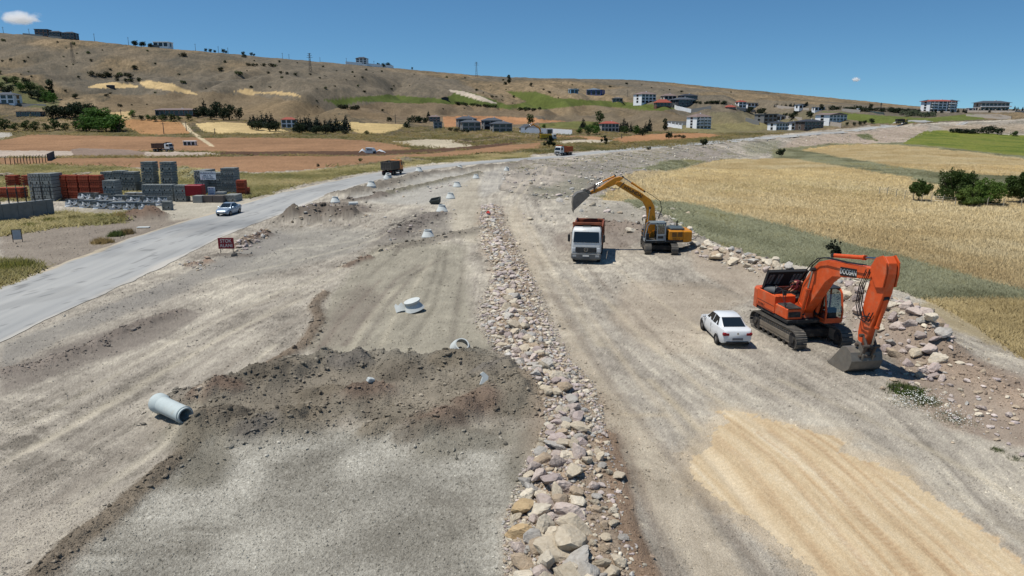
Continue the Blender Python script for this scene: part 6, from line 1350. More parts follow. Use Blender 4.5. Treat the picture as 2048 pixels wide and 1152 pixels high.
# stones on the graded bank and far verges
X, Y = px_points(30000, 980, 2070, 250, 400, .7)
P_ = np.array([0.0]); vi = cls_v(X, Y); k = np.nonzero((emb[vi] > 0) & ~onroad[vi])[0][:6000]
gi = np.nonzero((emb > 0) & ~onroad & (PX > 980) & (PX < 2060))[0]; n = 5000; gi = rng.choice(gi, n); X = GX[gi] + rng.normal(0, .3, n); Y = GY[gi] + rng.normal(0, .6, n); r = .06 + .40 * rng.random(n) ** 7
scatter_mesh('bank_stones', dict(p=np.stack([X, Y, surf_v(X, Y) + r * .3], 1), s=r[:, None] * rng.uniform(.7, 1.4, (n, 3)), yaw=rng.uniform(0, 6.28, n), c=cols_[rng.choice(6, n, p=[.15, .2, .3, .05, .2, .1])] * rng.uniform(.6, 1.15, (n, 1))), pr1, STONEM)

# ------------------------------------------------------------------ wheat, scrub grass, verge plants
def blade_mat(name, tr=.12):
    m, n, b = newmat(name); L = n.links.new; at_ = N(n, 'ShaderNodeAttribute', attribute_name='Col')
    L(at_.outputs['Color'], b.inputs['Base Color']); b.inputs['Roughness'].default_value = .8
    ge = N(n, 'ShaderNodeNewGeometry'); nm_ = N(n, 'ShaderNodeVectorMath', operation='MULTIPLY_ADD'); nm_.inputs[1].default_value = (.12, .12, .12); nm_.inputs[2].default_value = (0, 0, .9); L(ge.outputs['Normal'], nm_.inputs[0]); L(nm_.outputs[0], b.inputs['Normal']); b.inputs['Specular IOR Level'].default_value = .15
    t = N(n, 'ShaderNodeBsdfTranslucent'); L(at_.outputs['Color'], t.inputs['Color']); mx = N(n, 'ShaderNodeMixShader'); mx.inputs[0].default_value = tr; L(b.outputs[0], mx.inputs[1]); L(t.outputs[0], mx.inputs[2]); L(mx.outputs[0], n.nodes['Material Output'].inputs['Surface']); return m
def tuft(nb, spread, lean, w, seed):
    r = np.random.default_rng(seed); V, Fs = [], []
    for i in range(nb):
        a = r.uniform(0, 6.28); x, y = spread * r.normal(size=2) * .5; h = r.uniform(.6, 1); l = lean * r.uniform(.3, 1); b = r.uniform(0, 6.28)
        dx, dy = cos(a) * w, sin(a) * w; o = len(V); V += [(x - dx, y - dy, 0), (x + dx, y + dy, 0), (x + cos(b) * l, y + sin(b) * l, h)]; Fs.append((o, o + 1, o + 2))
    return np.array(V), np.array(Fs)
BLADE = blade_mat('dry blades'); 
def grass(name, gsel, n, hgt, cols, protos, wd=(1, 1), tone_seed=5, thr=None, near=1.0):
    gi = rng.choice(gsel, n); X = GX[gi] + rng.normal(0, 1, n) * CELL[gi] * .6; Y = GY[gi] + rng.normal(0, 1, n) * CELL[gi] * 2.0
    if thr is not None: k = fbm(X / 2.6, Y / 4.5, 3, tone_seed + 3) > thr - .25 * rng.random(n); X, Y, gi = X[k], Y[k], gi[k]; n = len(X)
    c = np.array([alb(*q) for q in cols]); t = np.clip(.5 + (1.2 if name == 'wheat' else 1.9) * (fbm(X / 7, Y / 12, 4, tone_seed) - .5) + .45 * (rng.random(n) - .5), 0, .999) * (len(c) - 1); i = t.astype(int); f = (t - i)[:, None]
    h = rng.uniform(hgt[0], hgt[1], n); k = np.clip(CELL[gi] / .05, 1, 3.2)
    return scatter_mesh(name, dict(p=np.stack([X, Y, surf_v(X, Y) - .02], 1), s=np.stack([h * wd[0] * k, h * wd[0] * k, h], 1), yaw=rng.uniform(0, 6.28, n), c=(c[i] * (1 - f) + c[i + 1] * f) * rng.uniform(.82, 1.15, (n, 1))), protos, BLADE)
vis = (PX > -120) & (PX < 2330)
sel = lambda c: np.nonzero(vis & (CLS == CI[c]))[0]
ws = sel('wheat_field'); ws = ws[PY[ws] > 285]
wcol = [(210, 184, 136), (230, 206, 156), (243, 222, 175), (248, 232, 190)]
TW = [tuft(8, .7, .18, .028, 500 + i) for i in range(6)]
wo_ = grass('wheat', ws, 98000, (.26, .44), wcol, TW, (1.1, 1), 1301)
SG = [tuft(8, .7, .55, .05, 520 + i) for i in range(6)]
ss_ = sel('scrubland'); rs_ = ss_[PX[ss_] > 1150]; ls_ = ss_[PX[ss_] <= 1150]
dry = (PX[rs_] > 1820) & (PY[rs_] > 600)
grass('scrub_grass', rs_[~dry], 36000, (.22, .5), [(104, 106, 82), (130, 132, 106), (150, 152, 126), (138, 134, 94)], SG, (1.5, 1), 1311, .40)
grass('dry_grass', rs_[dry], 14000, (.2, .45), [(158, 142, 102), (184, 166, 122), (202, 186, 144)], SG, (1.5, 1), 1313, .38)
grass('verge_grass', ls_, 30000, (.25, .6), [(104, 104, 64), (134, 128, 86), (160, 150, 108), (176, 160, 120)], SG, (1.5, 1), 1321, .40)
bank = np.nonzero((emb > 0) & ~onroad & vis & (PY < 345))[0]
grass('bank_weeds', bank, 3500, (.2, .45), [(104, 106, 74), (128, 126, 92), (150, 142, 112)], SG, (1.6, 1), 1331, .60)
hv = np.nonzero(vis & (CLS == CI['hills']) & (GY < 420))[0]
grass('valley_scrub', hv, 7000, (.4, 1.1), [(84, 86, 52), (112, 104, 66), (134, 118, 80)], SG, (1.6, 1), 1341, .5)
# flowering weeds and green clumps at the near right
def clump(name, label, px, py, rad, n, h, cols, seed, flowers=0, cat='plant'):
    p = at(px, py); r = np.random.default_rng(seed); X = p.x + r.normal(0, rad * .5, n); Y = p.y + r.normal(0, rad * .5, n); c = np.array([alb(*q) for q in cols]); f = np.exp(-((X - p.x) ** 2 + (Y - p.y) ** 2) / rad ** 2)
    hh = h * (.35 + .65 * f) * r.uniform(.7, 1.1, n)
    t = scatter_mesh(name, dict(p=np.stack([X, Y, surf_v(X, Y) - .02], 1), s=np.stack([hh * .8, hh * .8, hh], 1), yaw=r.uniform(0, 6.28, n), c=c[r.integers(0, len(c), n)] * r.uniform(.8, 1.2, (n, 1))), [tuft(7, .6, .5, .05, 540 + i) for i in range(4)], BLADE, kind=None); tag(t, label, cat)
    if flowers:
        X = p.x + r.normal(0, rad * .5, flowers); Y = p.y + r.normal(0, rad * .5, flowers); q = np.full(flowers, .028)
        fo = scatter_mesh('blossoms', dict(p=np.stack([X, Y, surf_v(X, Y) + h * .75], 1), s=np.stack([q, q, q * .5], 1) * r.uniform(.7, 1.4, (flowers, 1)), yaw=r.uniform(0, 6.28, flowers), c=np.tile(alb(230, 230, 222), (flowers, 1))), tet, STONEM, kind='stuff'); fo.parent = t
    return t
GRN = [(58, 78, 36), (78, 98, 46), (98, 112, 58)]; YGR = [(104, 112, 50), (132, 136, 66), (150, 146, 84)]; SAG = [(108, 114, 88), (128, 132, 106), (142, 144, 118)]
clump('weed_clump', 'bright green weed clump in front of the orange excavator bucket', 1812, 783, .8, 260, .45, GRN, 61)
clump('weed_clump', 'low weeds full of white blossoms right of the bright green clump', 1846, 802, .95, 260, .25, SAG + GRN, 62, 190)
clump('weed_clump', 'sparse white flowering weeds on grit, left of the blossoming clump', 1808, 806, .9, 110, .16, SAG, 66, 90)
clump('weed_clump', 'pale flowering weeds lowest along the stony right edge', 1905, 838, 1.0, 170, .2, SAG, 63, 120)
clump('weed_clump', 'tiny green weed tuft on bare ground at the far right', 1996, 902, .25, 40, .2, GRN, 64); clump('weed_clump', 'second tiny weed tuft near the right frame edge', 2030, 918, .3, 40, .2, SAG, 65)
clump('weed_clump', 'yellow green bushy weed at the lower left beside the road', 28, 540, 1.7, 420, 1.0, YGR, 67)
for i, (x, y, r_, l, cc) in enumerate(((205, 486, .9, 'straw coloured weed by the left road edge', [(150, 132, 88), (172, 150, 104)]), (234, 472, .7, 'dark green weed right of the straw coloured one', GRN), (255, 468, .6, 'small brown weed closest to the flat white stone', [(120, 104, 72), (140, 122, 84)]), (100, 445, 1.2, 'green weed clump below the concrete wall end', YGR), (205, 437, 1.4, 'green weed clump left of the brown soil heap', GRN + YGR), (60, 455, 1.2, 'olive weed clump between the concrete wall and the grey board', YGR), (150, 440, 1.2, 'pale weed clump in front of the wrapped pallets', [(150, 142, 96), (128, 126, 76)]), (235, 441, 1.0, 'dry yellow weed clump at the foot of the brown soil heap', [(160, 142, 92), (176, 156, 106)]))):
    clump('weed_clump', l, x, y, r_, 150, .8, cc, 70 + i)

# ------------------------------------------------------------------ trees and bushes
LEAF = {}
def leaf_mat(nm, rgb, tr=.3):
    if nm in LEAF: return LEAF[nm]
    m, n, b = newmat('leaves ' + nm); L = n.links.new; oi = N(n, 'ShaderNodeObjectInfo'); tc = N(n, 'ShaderNodeTexCoord'); no = N(n, 'ShaderNodeTexNoise', i_Scale=3.5, i_Detail=3.0); L(tc.outputs['Object'], no.inputs['Vector'])
    ad = N(n, 'ShaderNodeMath', operation='MULTIPLY_ADD'); ad.inputs[1].default_value = .5; L(oi.outputs['Random'], ad.inputs[0]); L(no.outputs[0], ad.inputs[2])
    mr = N(n, 'ShaderNodeMapRange'); mr.inputs[1].default_value = .3; mr.inputs[2].default_value = 1.1; mr.inputs[3].default_value = .65; mr.inputs[4].default_value = 1.4; L(ad.outputs[0], mr.inputs[0])
    vm = N(n, 'ShaderNodeVectorMath', operation='SCALE'); vm.inputs[0].default_value = [float(v) for v in alb(*rgb)]; L(mr.outputs[0], vm.inputs['Scale']); L(vm.outputs[0], b.inputs['Base Color']); b.inputs['Roughness'].default_value = .7; b.inputs['Specular IOR Level'].default_value = .2
    t = N(n, 'ShaderNodeBsdfTranslucent'); L(vm.outputs[0], t.inputs['Color']); mx = N(n, 'ShaderNodeMixShader'); mx.inputs[0].default_value = tr; L(b.outputs[0], mx.inputs[1]); L(t.outputs[0], mx.inputs[2]); L(mx.outputs[0], n.nodes['Material Output'].inputs['Surface']); LEAF[nm] = m; return m
BARK = solid('bark', (86, 74, 62), .95, dirt=.3)
def leaf_cloud(centres, n, size, seed, flat=.7):
    """n leaf sprays over the outsides of several clumps (x, y, z, rx, rz)"""
    r = np.random.default_rng(seed); C = np.array(centres); w = C[:, 3] ** 2; pk = r.choice(len(C), n, p=w / w.sum()); d = r.normal(size=(n, 3)); d /= np.linalg.norm(d, axis=1)[:, None]
    rad = r.uniform(.45, 1.08, n) ** .6; P = C[pk, :3] + d * rad[:, None] * np.stack([C[pk, 3], C[pk, 3], C[pk, 4]], 1)
    a = r.normal(size=(n, 3)); a /= np.linalg.norm(a, axis=1)[:, None]; b = np.cross(a, d + .6 * r.normal(size=(n, 3))); b /= np.linalg.norm(b, axis=1)[:, None] + 1e-6
    s = size * r.uniform(.6, 1.4, n)[:, None]; V = np.stack([P - a * s, P + b * s * flat, P + a * s, P - b * s * flat], 1).reshape(-1, 3); return V, np.arange(n * 4).reshape(-1, 4)
def tree_proto(name, cat, crown, trunk, mat, n, size, seed):
    t = thing(name, 'tree', cat, PROTO_AT)
    if trunk:
        m = MB()
        for pts, rr in trunk: m.tube(pts, rr, 7)
        m.build('trunk', BARK, t, True)
    V, Fs = leaf_cloud(crown, n, size, seed); o = mesh_np('crown', V, Fs, mat, None, False, None); o.parent = t; return t
def blobs(n, rx, z0, z1, r0, r1, seed, cone_=0):
    r = random.Random(seed); out = []
    for i in range(n):
        f = i / max(1, n - 1); z = z0 + (z1 - z0) * f; k = (1 - f) if cone_ else (1 - .65 * abs(f - .4)); a = r.uniform(0, 6.28); d = rx * k * r.uniform(.3, 1) if not cone_ else rx * .15; q = (r0 + (r1 - r0) * r.random()) * (1.15 * k + .12 if cone_ else 1)
        out.append((cos(a) * d, sin(a) * d, z, q, q * (.55 if cone_ else .8)))
    return out
def limbs(h, z, n, sp, r0, seed):
    r = random.Random(seed); out = [([(0, 0, -.1), (.02, 0, z * .6), (0, .03, z)], [r0, r0 * .8, r0 * .7])]
    for i in range(n): a = 6.28 * i / n + r.random(); out.append(([(0, 0, z * .75), (cos(a) * sp * .5, sin(a) * sp * .5, z + (h - z) * .35), (cos(a) * sp, sin(a) * sp, z + (h - z) * .75)], [r0 * .55, r0 * .35, r0 * .12]))
    return out
# unit trees are one metre tall and are scaled where they stand
G1, G2, G3, G4 = leaf_mat('dark green', (44, 56, 36)), leaf_mat('mid green', (64, 82, 40)), leaf_mat('fresh green', (72, 104, 40)), leaf_mat('grey green', (104, 112, 88))
GC_, GD = leaf_mat('conifer green', (36, 48, 40)), leaf_mat('scrub green', (58, 60, 40))
TP = {
 'broad': [tree_proto('broadleaf_tree', 'tree', blobs(13, .36, .24, .86, .17, .25, 700 + i), limbs(.9, .2, 5, .3, .03, 710 + i), m, 760, .045, 720 + i) for i, m in enumerate((G1, G2, G3))],
 'conifer': [tree_proto('conifer', 'tree', blobs(9, .28, .12, .96, .20, .24, 730 + i, 1), [([(0, 0, -.05), (0, 0, .9)], [.03, .006])], GC_, 520, .042, 740 + i) for i in range(3)],
 'poplar': [tree_proto('poplar_tree', 'tree', blobs(9, .06, .18, .92, .09, .13, 750 + i), [([(0, 0, -.05), (0, 0, .85)], [.025, .008])], G1, 420, .04, 760 + i) for i in range(2)],
 'bush': [tree_proto('bush', 'bush', blobs(7, .5, .25, .75, .28, .4, 770 + i), None, m, 240, .10, 780 + i) for i, m in enumerate((GD, GD, G1, G2))],
 'hedge': [tree_proto('shrub', 'shrub', blobs(10, .6, .2, .8, .3, .4, 790 + i), None, m, 420, .085, 795 + i) for i, m in enumerate((G1, G2, G4))],
}
remember(None)
used_ = set()
def plant(kind, px, py, hpx, label, group=None, wide=1.0, v=None):
    p = at(px, py); h = metres(hpx, p); L_ = TP[kind]; pr = L_[(v if v is not None else random.randrange(len(L_))) % len(L_)]; sc = (h * wide, h * wide, h); rz = random.uniform(0, 6.28)
    if pr.name not in used_: used_.add(pr.name); t = pr; t.location = p; t.rotation_euler = (0, 0, rz); t.scale = sc; t['label'] = label
    else: t = place(pr, p, rz, sc, label, None)
    if group: t['group'] = group
    elif 'group' in t: del t['group']
    return t
# near trees of the right-hand field, each with its own leaves
def field_tree(name, label, px, py, wpx, hpx, mat, n, seed, leaf=.11, trunk_z=.25, stems=5, nb=16):
    p = at(px, py); h = metres(hpx, p); w = metres(wpx, p) / 2; r = random.Random(seed); t = thing(name, label, 'tree', p)
    m = MB()
    for pts, rr in limbs(h * .9, h * trunk_z, stems, w * .7, h * .03, seed): m.tube(pts, rr, 8)
    m.build('trunk', BARK, t, True); cr = []
    for i in range(nb):
        a = r.uniform(0, 6.28); f = r.random(); d = w * .78 * sqrt(f); cr.append((cos(a) * d, sin(a) * d, h * (trunk_z + .12 + (.78 - trunk_z) * r.random() * (1 - .45 * f)), w * r.uniform(.22, .36), h * r.uniform(.12, .2)))
    for i in range(nb // 2): a = r.uniform(0, 6.28); d = w * r.uniform(.2, .75); cr.append((cos(a) * d, sin(a) * d, h * r.uniform(.8, .95) * (1 - .22 * (d / w) ** 2), w * .10, h * .10))
    V, Fs = leaf_cloud(cr, n, leaf, seed); o = mesh_np('crown', V, Fs, mat, None, False, None); o.parent = t; return t
FG1, FG2, FG3 = leaf_mat('orchard dark', (66, 84, 38)), leaf_mat('orchard mid', (90, 114, 48)), leaf_mat('orchard light', (108, 128, 62))
field_tree('orchard_tree', 'small round tree on a dark stem at the left end of the field orchard', 1837, 402, 42, 44, FG1, 4000, 801, .12, .26)
field_tree('orchard_tree', 'tallest bushy tree in the middle of the field orchard', 1908, 400, 84, 66, FG1, 10000, 802, .13, .02, 7, 34)
field_tree('orchard_tree', 'light green broad bush right of the tallest orchard tree', 1972, 409, 74, 52, FG2, 8000, 803, .13, .02, 6, 30)
field_tree('orchard_tree', 'low pale bush at the front of the field orchard by the fence', 1934, 412, 42, 40, FG3, 4200, 804, .12, .02, 5, 18)
field_tree('orchard_tree', 'dark tree cut by the right frame edge beyond the field fence', 2044, 406, 70, 66, FG1, 8000, 805, .13, .18, 5, 20)
field_tree('juniper_bush', 'dark upright bush at the wheat edge above the orange boom', 1668, 512, 34, 34, leaf_mat('juniper', (40, 48, 34)), 1500, 806, .08, .05, 5, 12)
field_tree('lone_tree', 'small dark tree at the toe of the road bank left of the wheat', 1562, 315, 20, 18, G1, 700, 807, .22, .25, 4, 9)
field_tree('lone_tree', 'leaning dark tree on the shoulder of the graded bank', 1406, 297, 17, 19, G1, 600, 808, .22, .3, 4, 8)
field_tree('lone_tree', 'round dark tree standing behind the far orange truck', 1098, 296, 26, 24, G1, 900, 809, .24, .1, 4, 10)
field_tree('lone_tree', 'small dark tree below the apartment block with the white fence', 1338, 279, 17, 16, G1, 500, 810, .26, .2, 4, 8)
field_tree('lone_tree', 'grey green double crowned tree left of the orange strip', 1208, 288, 17, 17, leaf_mat('dusty green', (72, 78, 52)), 500, 811, .26, .2, 4, 8)
# ------------------------------------------------------------------ far houses, each with its own walls, roof and windows
WALLS = {}
def wallm(nm, rgb): return solid('wall ' + nm, rgb, .85, dirt=.10, scale=.4, raw=max(rgb) <= 1)
WW, WG, WD, WB, WK = wallm('white', (.84, .85, .85)), wallm('grey render', (132, 132, 130)), wallm('dark grey', (64, 66, 72)), wallm('beige', (198, 186, 172)), wallm('brown', (118, 78, 64))
RT, RG_, RP, RDK = solid('red roof tile', (158, 78, 62), .8, dirt=.2), solid('grey roof tile', (78, 84, 92), .8, dirt=.2), solid('pinkish roof tile', (132, 114, 108), .8, dirt=.2), solid('dark roof tile', (54, 58, 66), .8, dirt=.2)
WIN = glassy('window glass', (30, 36, 42), .15); FRM = solid('window surround', (216, 216, 214), .7, dirt=.08)
def house(label, x0, x1, ytop, base, wall, roof, floors=2, cols=3, kind='hip', yaw=0, dep=.75, name='house', win=True, balcony=None, eave=.05, rh=.22, side_win=True, extra=None, lift=0, wf=.74):
    p = ground_at((x0 + x1) / 2, base); w = metres(x1 - x0, p) * .92; h = metres(base - ytop, p); d = w * dep; t = thing(name, label, 'building' if name != 'shed' else 'shed', p + Vector((0, d * .4, -.15 + lift)), yaw)
    hr = h * rh if kind != 'flat' else h * .06; hw_ = h - hr + .15
    wo_ = MB().rbox((0, 0, hw_ / 2 - 1.0), (w, d, hw_ + 2.0), .03).build('wall', wall, t); e = w * eave
    if kind == 'hip':
        rl = max(0, w / 2 - d / 2 * .8); m = MB().add([(-w / 2 - e, -d / 2 - e, hw_), (w / 2 + e, -d / 2 - e, hw_), (w / 2 + e, d / 2 + e, hw_), (-w / 2 - e, d / 2 + e, hw_), (-rl, 0, hw_ + hr), (rl, 0, hw_ + hr)], [(0, 1, 5, 4), (1, 2, 5), (2, 3, 4, 5), (3, 0, 4), (3, 2, 1, 0)])
        m.box((0, 0, hw_ - .06), (w + 2 * e, d + 2 * e, .12))
    elif kind == 'gable':
        m = MB().prism([(-w / 2 - e, hw_), (w / 2 + e, hw_), (0, hw_ + hr)], -d / 2 - e, d / 2 + e)
    else: m = MB().rbox((0, 0, hw_ + hr / 2), (w + 2 * e, d + 2 * e, hr), .03)
    ro = m.build('roof', roof, t)
    if kind == 'hip': MB().rbox((w * .16, d * .1, hw_ + hr * .8), (w * .05, w * .05, hr * .9), .02).build('chimney', WW, ro)
    if win:
        fh = hw_ / floors; ww = w / cols
        fme = None; gme = None
        def add_win(M):
            nonlocal fme, gme
            a, b_ = ww * wf, fh * (.56 if wf < .7 else .72)
            if fme is None:
                fo = MB().box((0, -.03, b_ / 2 + .04), (a + .2, .06, .1)).box((0, -.03, -b_ / 2 - .04), (a + .2, .08, .1)).box((a / 2 + .04, -.03, 0), (.1, .06, b_)).box((-a / 2 - .04, -.03, 0), (.1, .06, b_)).build('window', FRM, t); fme = fo.data
                go = MB().box((0, -.012, 0), (a, .02, b_)).build('pane', WIN, fo); gme = go.data
            else:
                fo = bpy.data.objects.new('window', fme); COL.objects.link(fo); fo.parent = t; go = bpy.data.objects.new('pane', gme); COL.objects.link(go); go.parent = fo
            fo.matrix_local = M
        for f in range(floors):
            for c in range(cols): add_win(Matrix.Translation((-w / 2 + ww * (c + .5), -d / 2, fh * (f + .5))))
            if side_win:
                for s_ in (-1, 1): add_win(Matrix.Translation((s_ * w / 2, 0, fh * (f + .5))) @ Matrix.Rotation(s_ * pi / 2, 4, 'Z'))
    if balcony:
        for f in range(1, floors):
            for bx, bw in balcony: MB().rbox((bx * w, -d / 2 - w * .04, hw_ / floors * f + .45), (bw * w, w * .08, .9), .03).rbox((bx * w, -d / 2 - w * .05, hw_ / floors * f), (bw * w, w * .10, .15), .02).build('balcony', FRM, t)
    if extra: extra(t, w, d, hw_)
    return t
def garden_wall(label, pts, h, mat, th=.25, name='garden_wall', steps=False):
    P = [ground_at(*q) for q in pts]; P = resample(P, 6.0); m = MB(); t = thing(name, label, 'wall', P[0])
    for a, b in zip(P[:-1], P[1:]):
        d = (b - a).xy.normalized(); n_ = Vector((-d.y, d.x, 0)) * th / 2; a0, b0 = a - P[0], b - P[0]; zt = Vector((0, 0, h)); zb = Vector((0, 0, -1.2))
        m.loft([[tuple(a0 + n_ + zb), tuple(a0 - n_ + zb), tuple(a0 - n_ + zt), tuple(a0 + n_ + zt)], [tuple(b0 + n_ + zb), tuple(b0 - n_ + zb), tuple(b0 - n_ + zt), tuple(b0 + n_ + zt)]])
    m.build('wall', mat, t)
    if steps:
        for a in P[::1]: MB().rbox(tuple(a - P[0] + Vector((0, 0, h + .5))), (th * 2.2, th * 2.2, 1.2), .03).build('pillar', mat, t)
    return t
# ridge line
house('reddish brown house at the left end of the ridge, left of two dark ones', 69, 95, 53, 66, WK, RDK, 2, 3, 'flat', .15, lift=.5)
house('dark house in the middle of three on the left ridge', 97, 121, 55, 68, WD, RDK, 2, 3, 'hip', .1, lift=.5)
house('dark house at the right end of three on the left ridge', 122, 149, 56, 70, WD, RDK, 2, 3, 'hip', .1, lift=.5)
garden_wall('pale low wall below the three houses on the left ridge', [(45, 66), (90, 68), (130, 71), (150, 73)], 1.6, WB)
house('white flat roofed house with dark openings on the ridge', 306, 338, 78, 88, WW, WW, 1, 3, 'flat', 0, lift=1.0); garden_wall('grey retaining wall under the white flat roofed ridge house', [(295, 89), (334, 91.5)], 2.5, WG)
house('three storey white framed house on the middle of the ridge', 711, 735, 112, 126, WW, RDK, 3, 3, 'hip', 0, lift=1.5); garden_wall('long white wall stepping down the ridge below the framed house', [(691, 124), (715, 127), (750, 131), (787, 135)], 3.0, WW)
# left slope and valley
house('white and dark two storey house with grey hip roof at the left frame edge', -12, 30, 185, 207, WW, RG_, 2, 3, 'hip', .1); garden_wall('grey road wall below the left hip roofed house', [(-30, 209), (40, 210), (92, 212)], 1.0, WG)
house('long low dark shed on the left slope below the road wall', 32, 84, 223, 233, WD, RP, 1, 5, 'flat', .05, .35, 'shed')
house('tiny hut with white roof on the pale hillside field', 213, 226, 170, 176, WD, WW, 1, 2, 'flat', 0, .8, 'shed', False)
house('long farmhouse with pinkish tiled roof among trees', 309, 390, 217, 231, WK, RP, 1, 8, 'hip', .05, .3)
house('white house with red roof inside the conifer row', 560, 592, 235, 255, WW, RT, 2, 3, 'hip', .3)
house('small white shed behind the brown dump truck on the far field', 366, 391, 282, 291, WW, WW, 1, 3, 'flat', .1, .5, 'shed')
house('house with orange tiled roof beside a dark hedge', 856, 880, 231, 244, WK, RP, 2, 3, 'hip', .2); house('small unfinished grey house below the orange roofed one', 866, 884, 244, 257, WG, WG, 2, 2, 'flat', .2)
bal = [(-.2, .55), (.3, .35)]
house('back left villa of the four dark grey hip roofed villas', 912, 952, 233, 256, WG, RG_, 2, 3, 'hip', .25, .8, wf=.86); house('front left villa of the four dark grey hip roofed villas', 920, 960, 240, 262, WG, RG_, 2, 3, 'hip', .25, .8, wf=.86)
house('back right villa of the four dark grey hip roofed villas', 963, 1003, 236, 260, WG, RG_, 2, 3, 'hip', .25, .8, wf=.86); house('front right villa of the four dark grey hip roofed villas', 981, 1023, 243, 264, WG, RG_, 2, 3, 'hip', .25, .8, wf=.86)
house('villa with wide grey roof behind a long white garden wall', 1038, 1078, 249, 264, WW, RG_, 1, 5, 'hip', .1, .6, rh=.5); garden_wall('long white garden wall with a gate below the hill villas', [(1042, 266), (1094, 267), (1144, 270)], 2.6, WW)
house('white gatehouse frame set in the long garden wall', 1093, 1106, 257, 269, WW, WW, 1, 1, 'flat', 0, .4, 'gatehouse')
house('house with red hip roof between two groups of trees', 1200, 1238, 243, 263, WB, RT, 2, 5, 'hip', .05)
house('white four storey apartment block with dark balconies and grey roof', 1380, 1420, 228, 257, WW, RP, 4, 4, 'hip', .45, .85, balcony=[(-.22, .3), (.18, .4)]); garden_wall('white pillared fence wall left of the white apartment block', [(1335, 253), (1350, 256), (1364, 258)], 2.2, WW, steps=True); garden_wall('grey fence wall behind the yard of the white apartment block', [(1336, 249), (1382, 251)], 2.4, WG)
house('white three storey house at the left end of the hillside cluster', 1272, 1310, 184, 206, WW, RP, 3, 4, 'hip', .45, .8); house('low house with bright red roof in the hillside cluster', 1310, 1342, 199, 213, WK, RT, 1, 4, 'hip', .1, .6, rh=.45)
house('pink roofed house behind the low red roofed one', 1324, 1352, 188, 206, WB, RP, 2, 3, 'hip', .2); house('black house at the back right of the hillside cluster', 1360, 1394, 188, 205, WD, RDK, 2, 4, 'hip', .3)
house('big dark house in front of the hillside cluster with white left side', 1346, 1390, 195, 216, WD, RG_, 2, 4, 'hip', .35); house('white annexe at the left of the big dark house', 1341, 1353, 201, 213, WW, WW, 2, 2, 'flat', .3, .8); garden_wall('bright white retaining wall below the big dark house', [(1342, 214), (1352, 219), (1382, 226)], 3.2, WW); garden_wall('grey retaining wall right of the bright white one', [(1383, 225), (1422, 219)], 3.0, WG)
house('small grey house left of the hillside cluster', 1224, 1246, 195, 203, WG, RG_, 1, 3, 'hip', 0); house('dark blue hall with a pale roof on the hill', 1177, 1209, 177, 191, solid('blue cladding', (34, 70, 150), .6), solid('pale blue roof', (206, 222, 236), .6), 1, 3, 'gable', -.35, 1.2, 'hall', rh=.2); house('light blue cube house left of the dark blue hall', 1138, 1156, 178, 187, solid('light blue render', (128, 184, 218), .7), WW, 1, 2, 'flat', .3, .7)
house('small black hut on the green hill field', 882, 897, 194, 200, WD, RDK, 1, 2, 'gable', .2, .8, 'shed', False)
house('little house with low red roof right of the cluster', 1451, 1472, 210, 217, WK, RT, 1, 3, 'hip', 0, rh=.6); house('white house with red roof near the hedge line', 1473, 1492, 201, 215, WW, RT, 2, 2, 'hip', .3); house('white cube house with dark right half beside the red roofed one', 1487, 1515, 206, 219, WW, WD, 2, 3, 'flat', .4); garden_wall('pale wall below the white cube house', [(1473, 218), (1511, 223)], 1.6, WB)
house('unfinished grey concrete house left of the roadside villas', 1517, 1552, 228, 250, WG, WG, 3, 3, 'flat', .35, .9); garden_wall('grey plot wall left of the unfinished concrete house', [(1491, 243), (1518, 251)], 3.2, WG)
house('white villa with black arches, first of the roadside villas', 1541, 1575, 243, 260, WW, RDK, 2, 4, 'hip', .45); house('white villa with black arches, second of the roadside villas', 1573, 1602, 243, 259, WW, RDK, 2, 3, 'hip', .45); house('brown framed unfinished villa right of the two arched villas', 1600, 1646, 239, 259, solid('brown frame', (96, 82, 74), .8), RDK, 2, 5, 'hip', .2); house('white house with dark roof peeping over the unfinished concrete house', 1546, 1570, 229, 241, WW, RDK, 1, 2, 'hip', .3)
house('large white house with arched black windows above the roadside villas', 1640, 1694, 226, 248, WW, RP, 3, 5, 'gable', .45, .7, rh=.18); garden_wall('rough stone wall under the large white house', [(1646, 250), (1682, 255)], 2.8, WB); garden_wall('pale plot wall behind the roadside villas', [(1572, 238), (1604, 242)], 2.6, WB)
house('white house with two grey gables on the hedge line', 1594, 1618, 208, 217, WW, RG_, 1, 3, 'gable', .2); house('low white house right of the gabled one', 1628, 1650, 214, 221, WW, RP, 1, 3, 'flat', 0); house('small white box house at the end of the long hedge', 1715, 1724, 217, 223, WW, WW, 1, 2, 'flat', 0); garden_wall('long pale wall along the hedge on the green slope', [(1684, 222), (1720, 225), (1768, 229)], 1.8, WB); garden_wall('pale wall below the gabled house', [(1548, 213), (1580, 217), (1618, 220)], 1.5, WB)
house('white apartment block with red centre roof and black corner towers on the right skyline', 1851, 1910, 200, 223, WW, RT, 4, 6, 'hip', .12, .5, balcony=[(-.34, .26), (.34, .26)], rh=.14)
for x0, l in ((1849, 'left'), (1897, 'right')): house(f'black roofed {l} corner tower of the skyline apartment block', x0, x0 + 15, 200, 223, WW, RDK, 4, 1, 'hip', .05, 1.2, 'tower', rh=.12, eave=.22, balcony=[(0, 1.0)])
house('beige mansion with wide balcony at the far right skyline', 1957, 2018, 202, 222, WB, RG_, 2, 7, 'hip', 0, .45, balcony=[(0, 1.06)], rh=.2, eave=.06); house('pink gatehouse between the two skyline buildings', 1936, 1950, 216, 223, solid('pink render', (214, 190, 190), .8), WW, 1, 2, 'flat', 0)
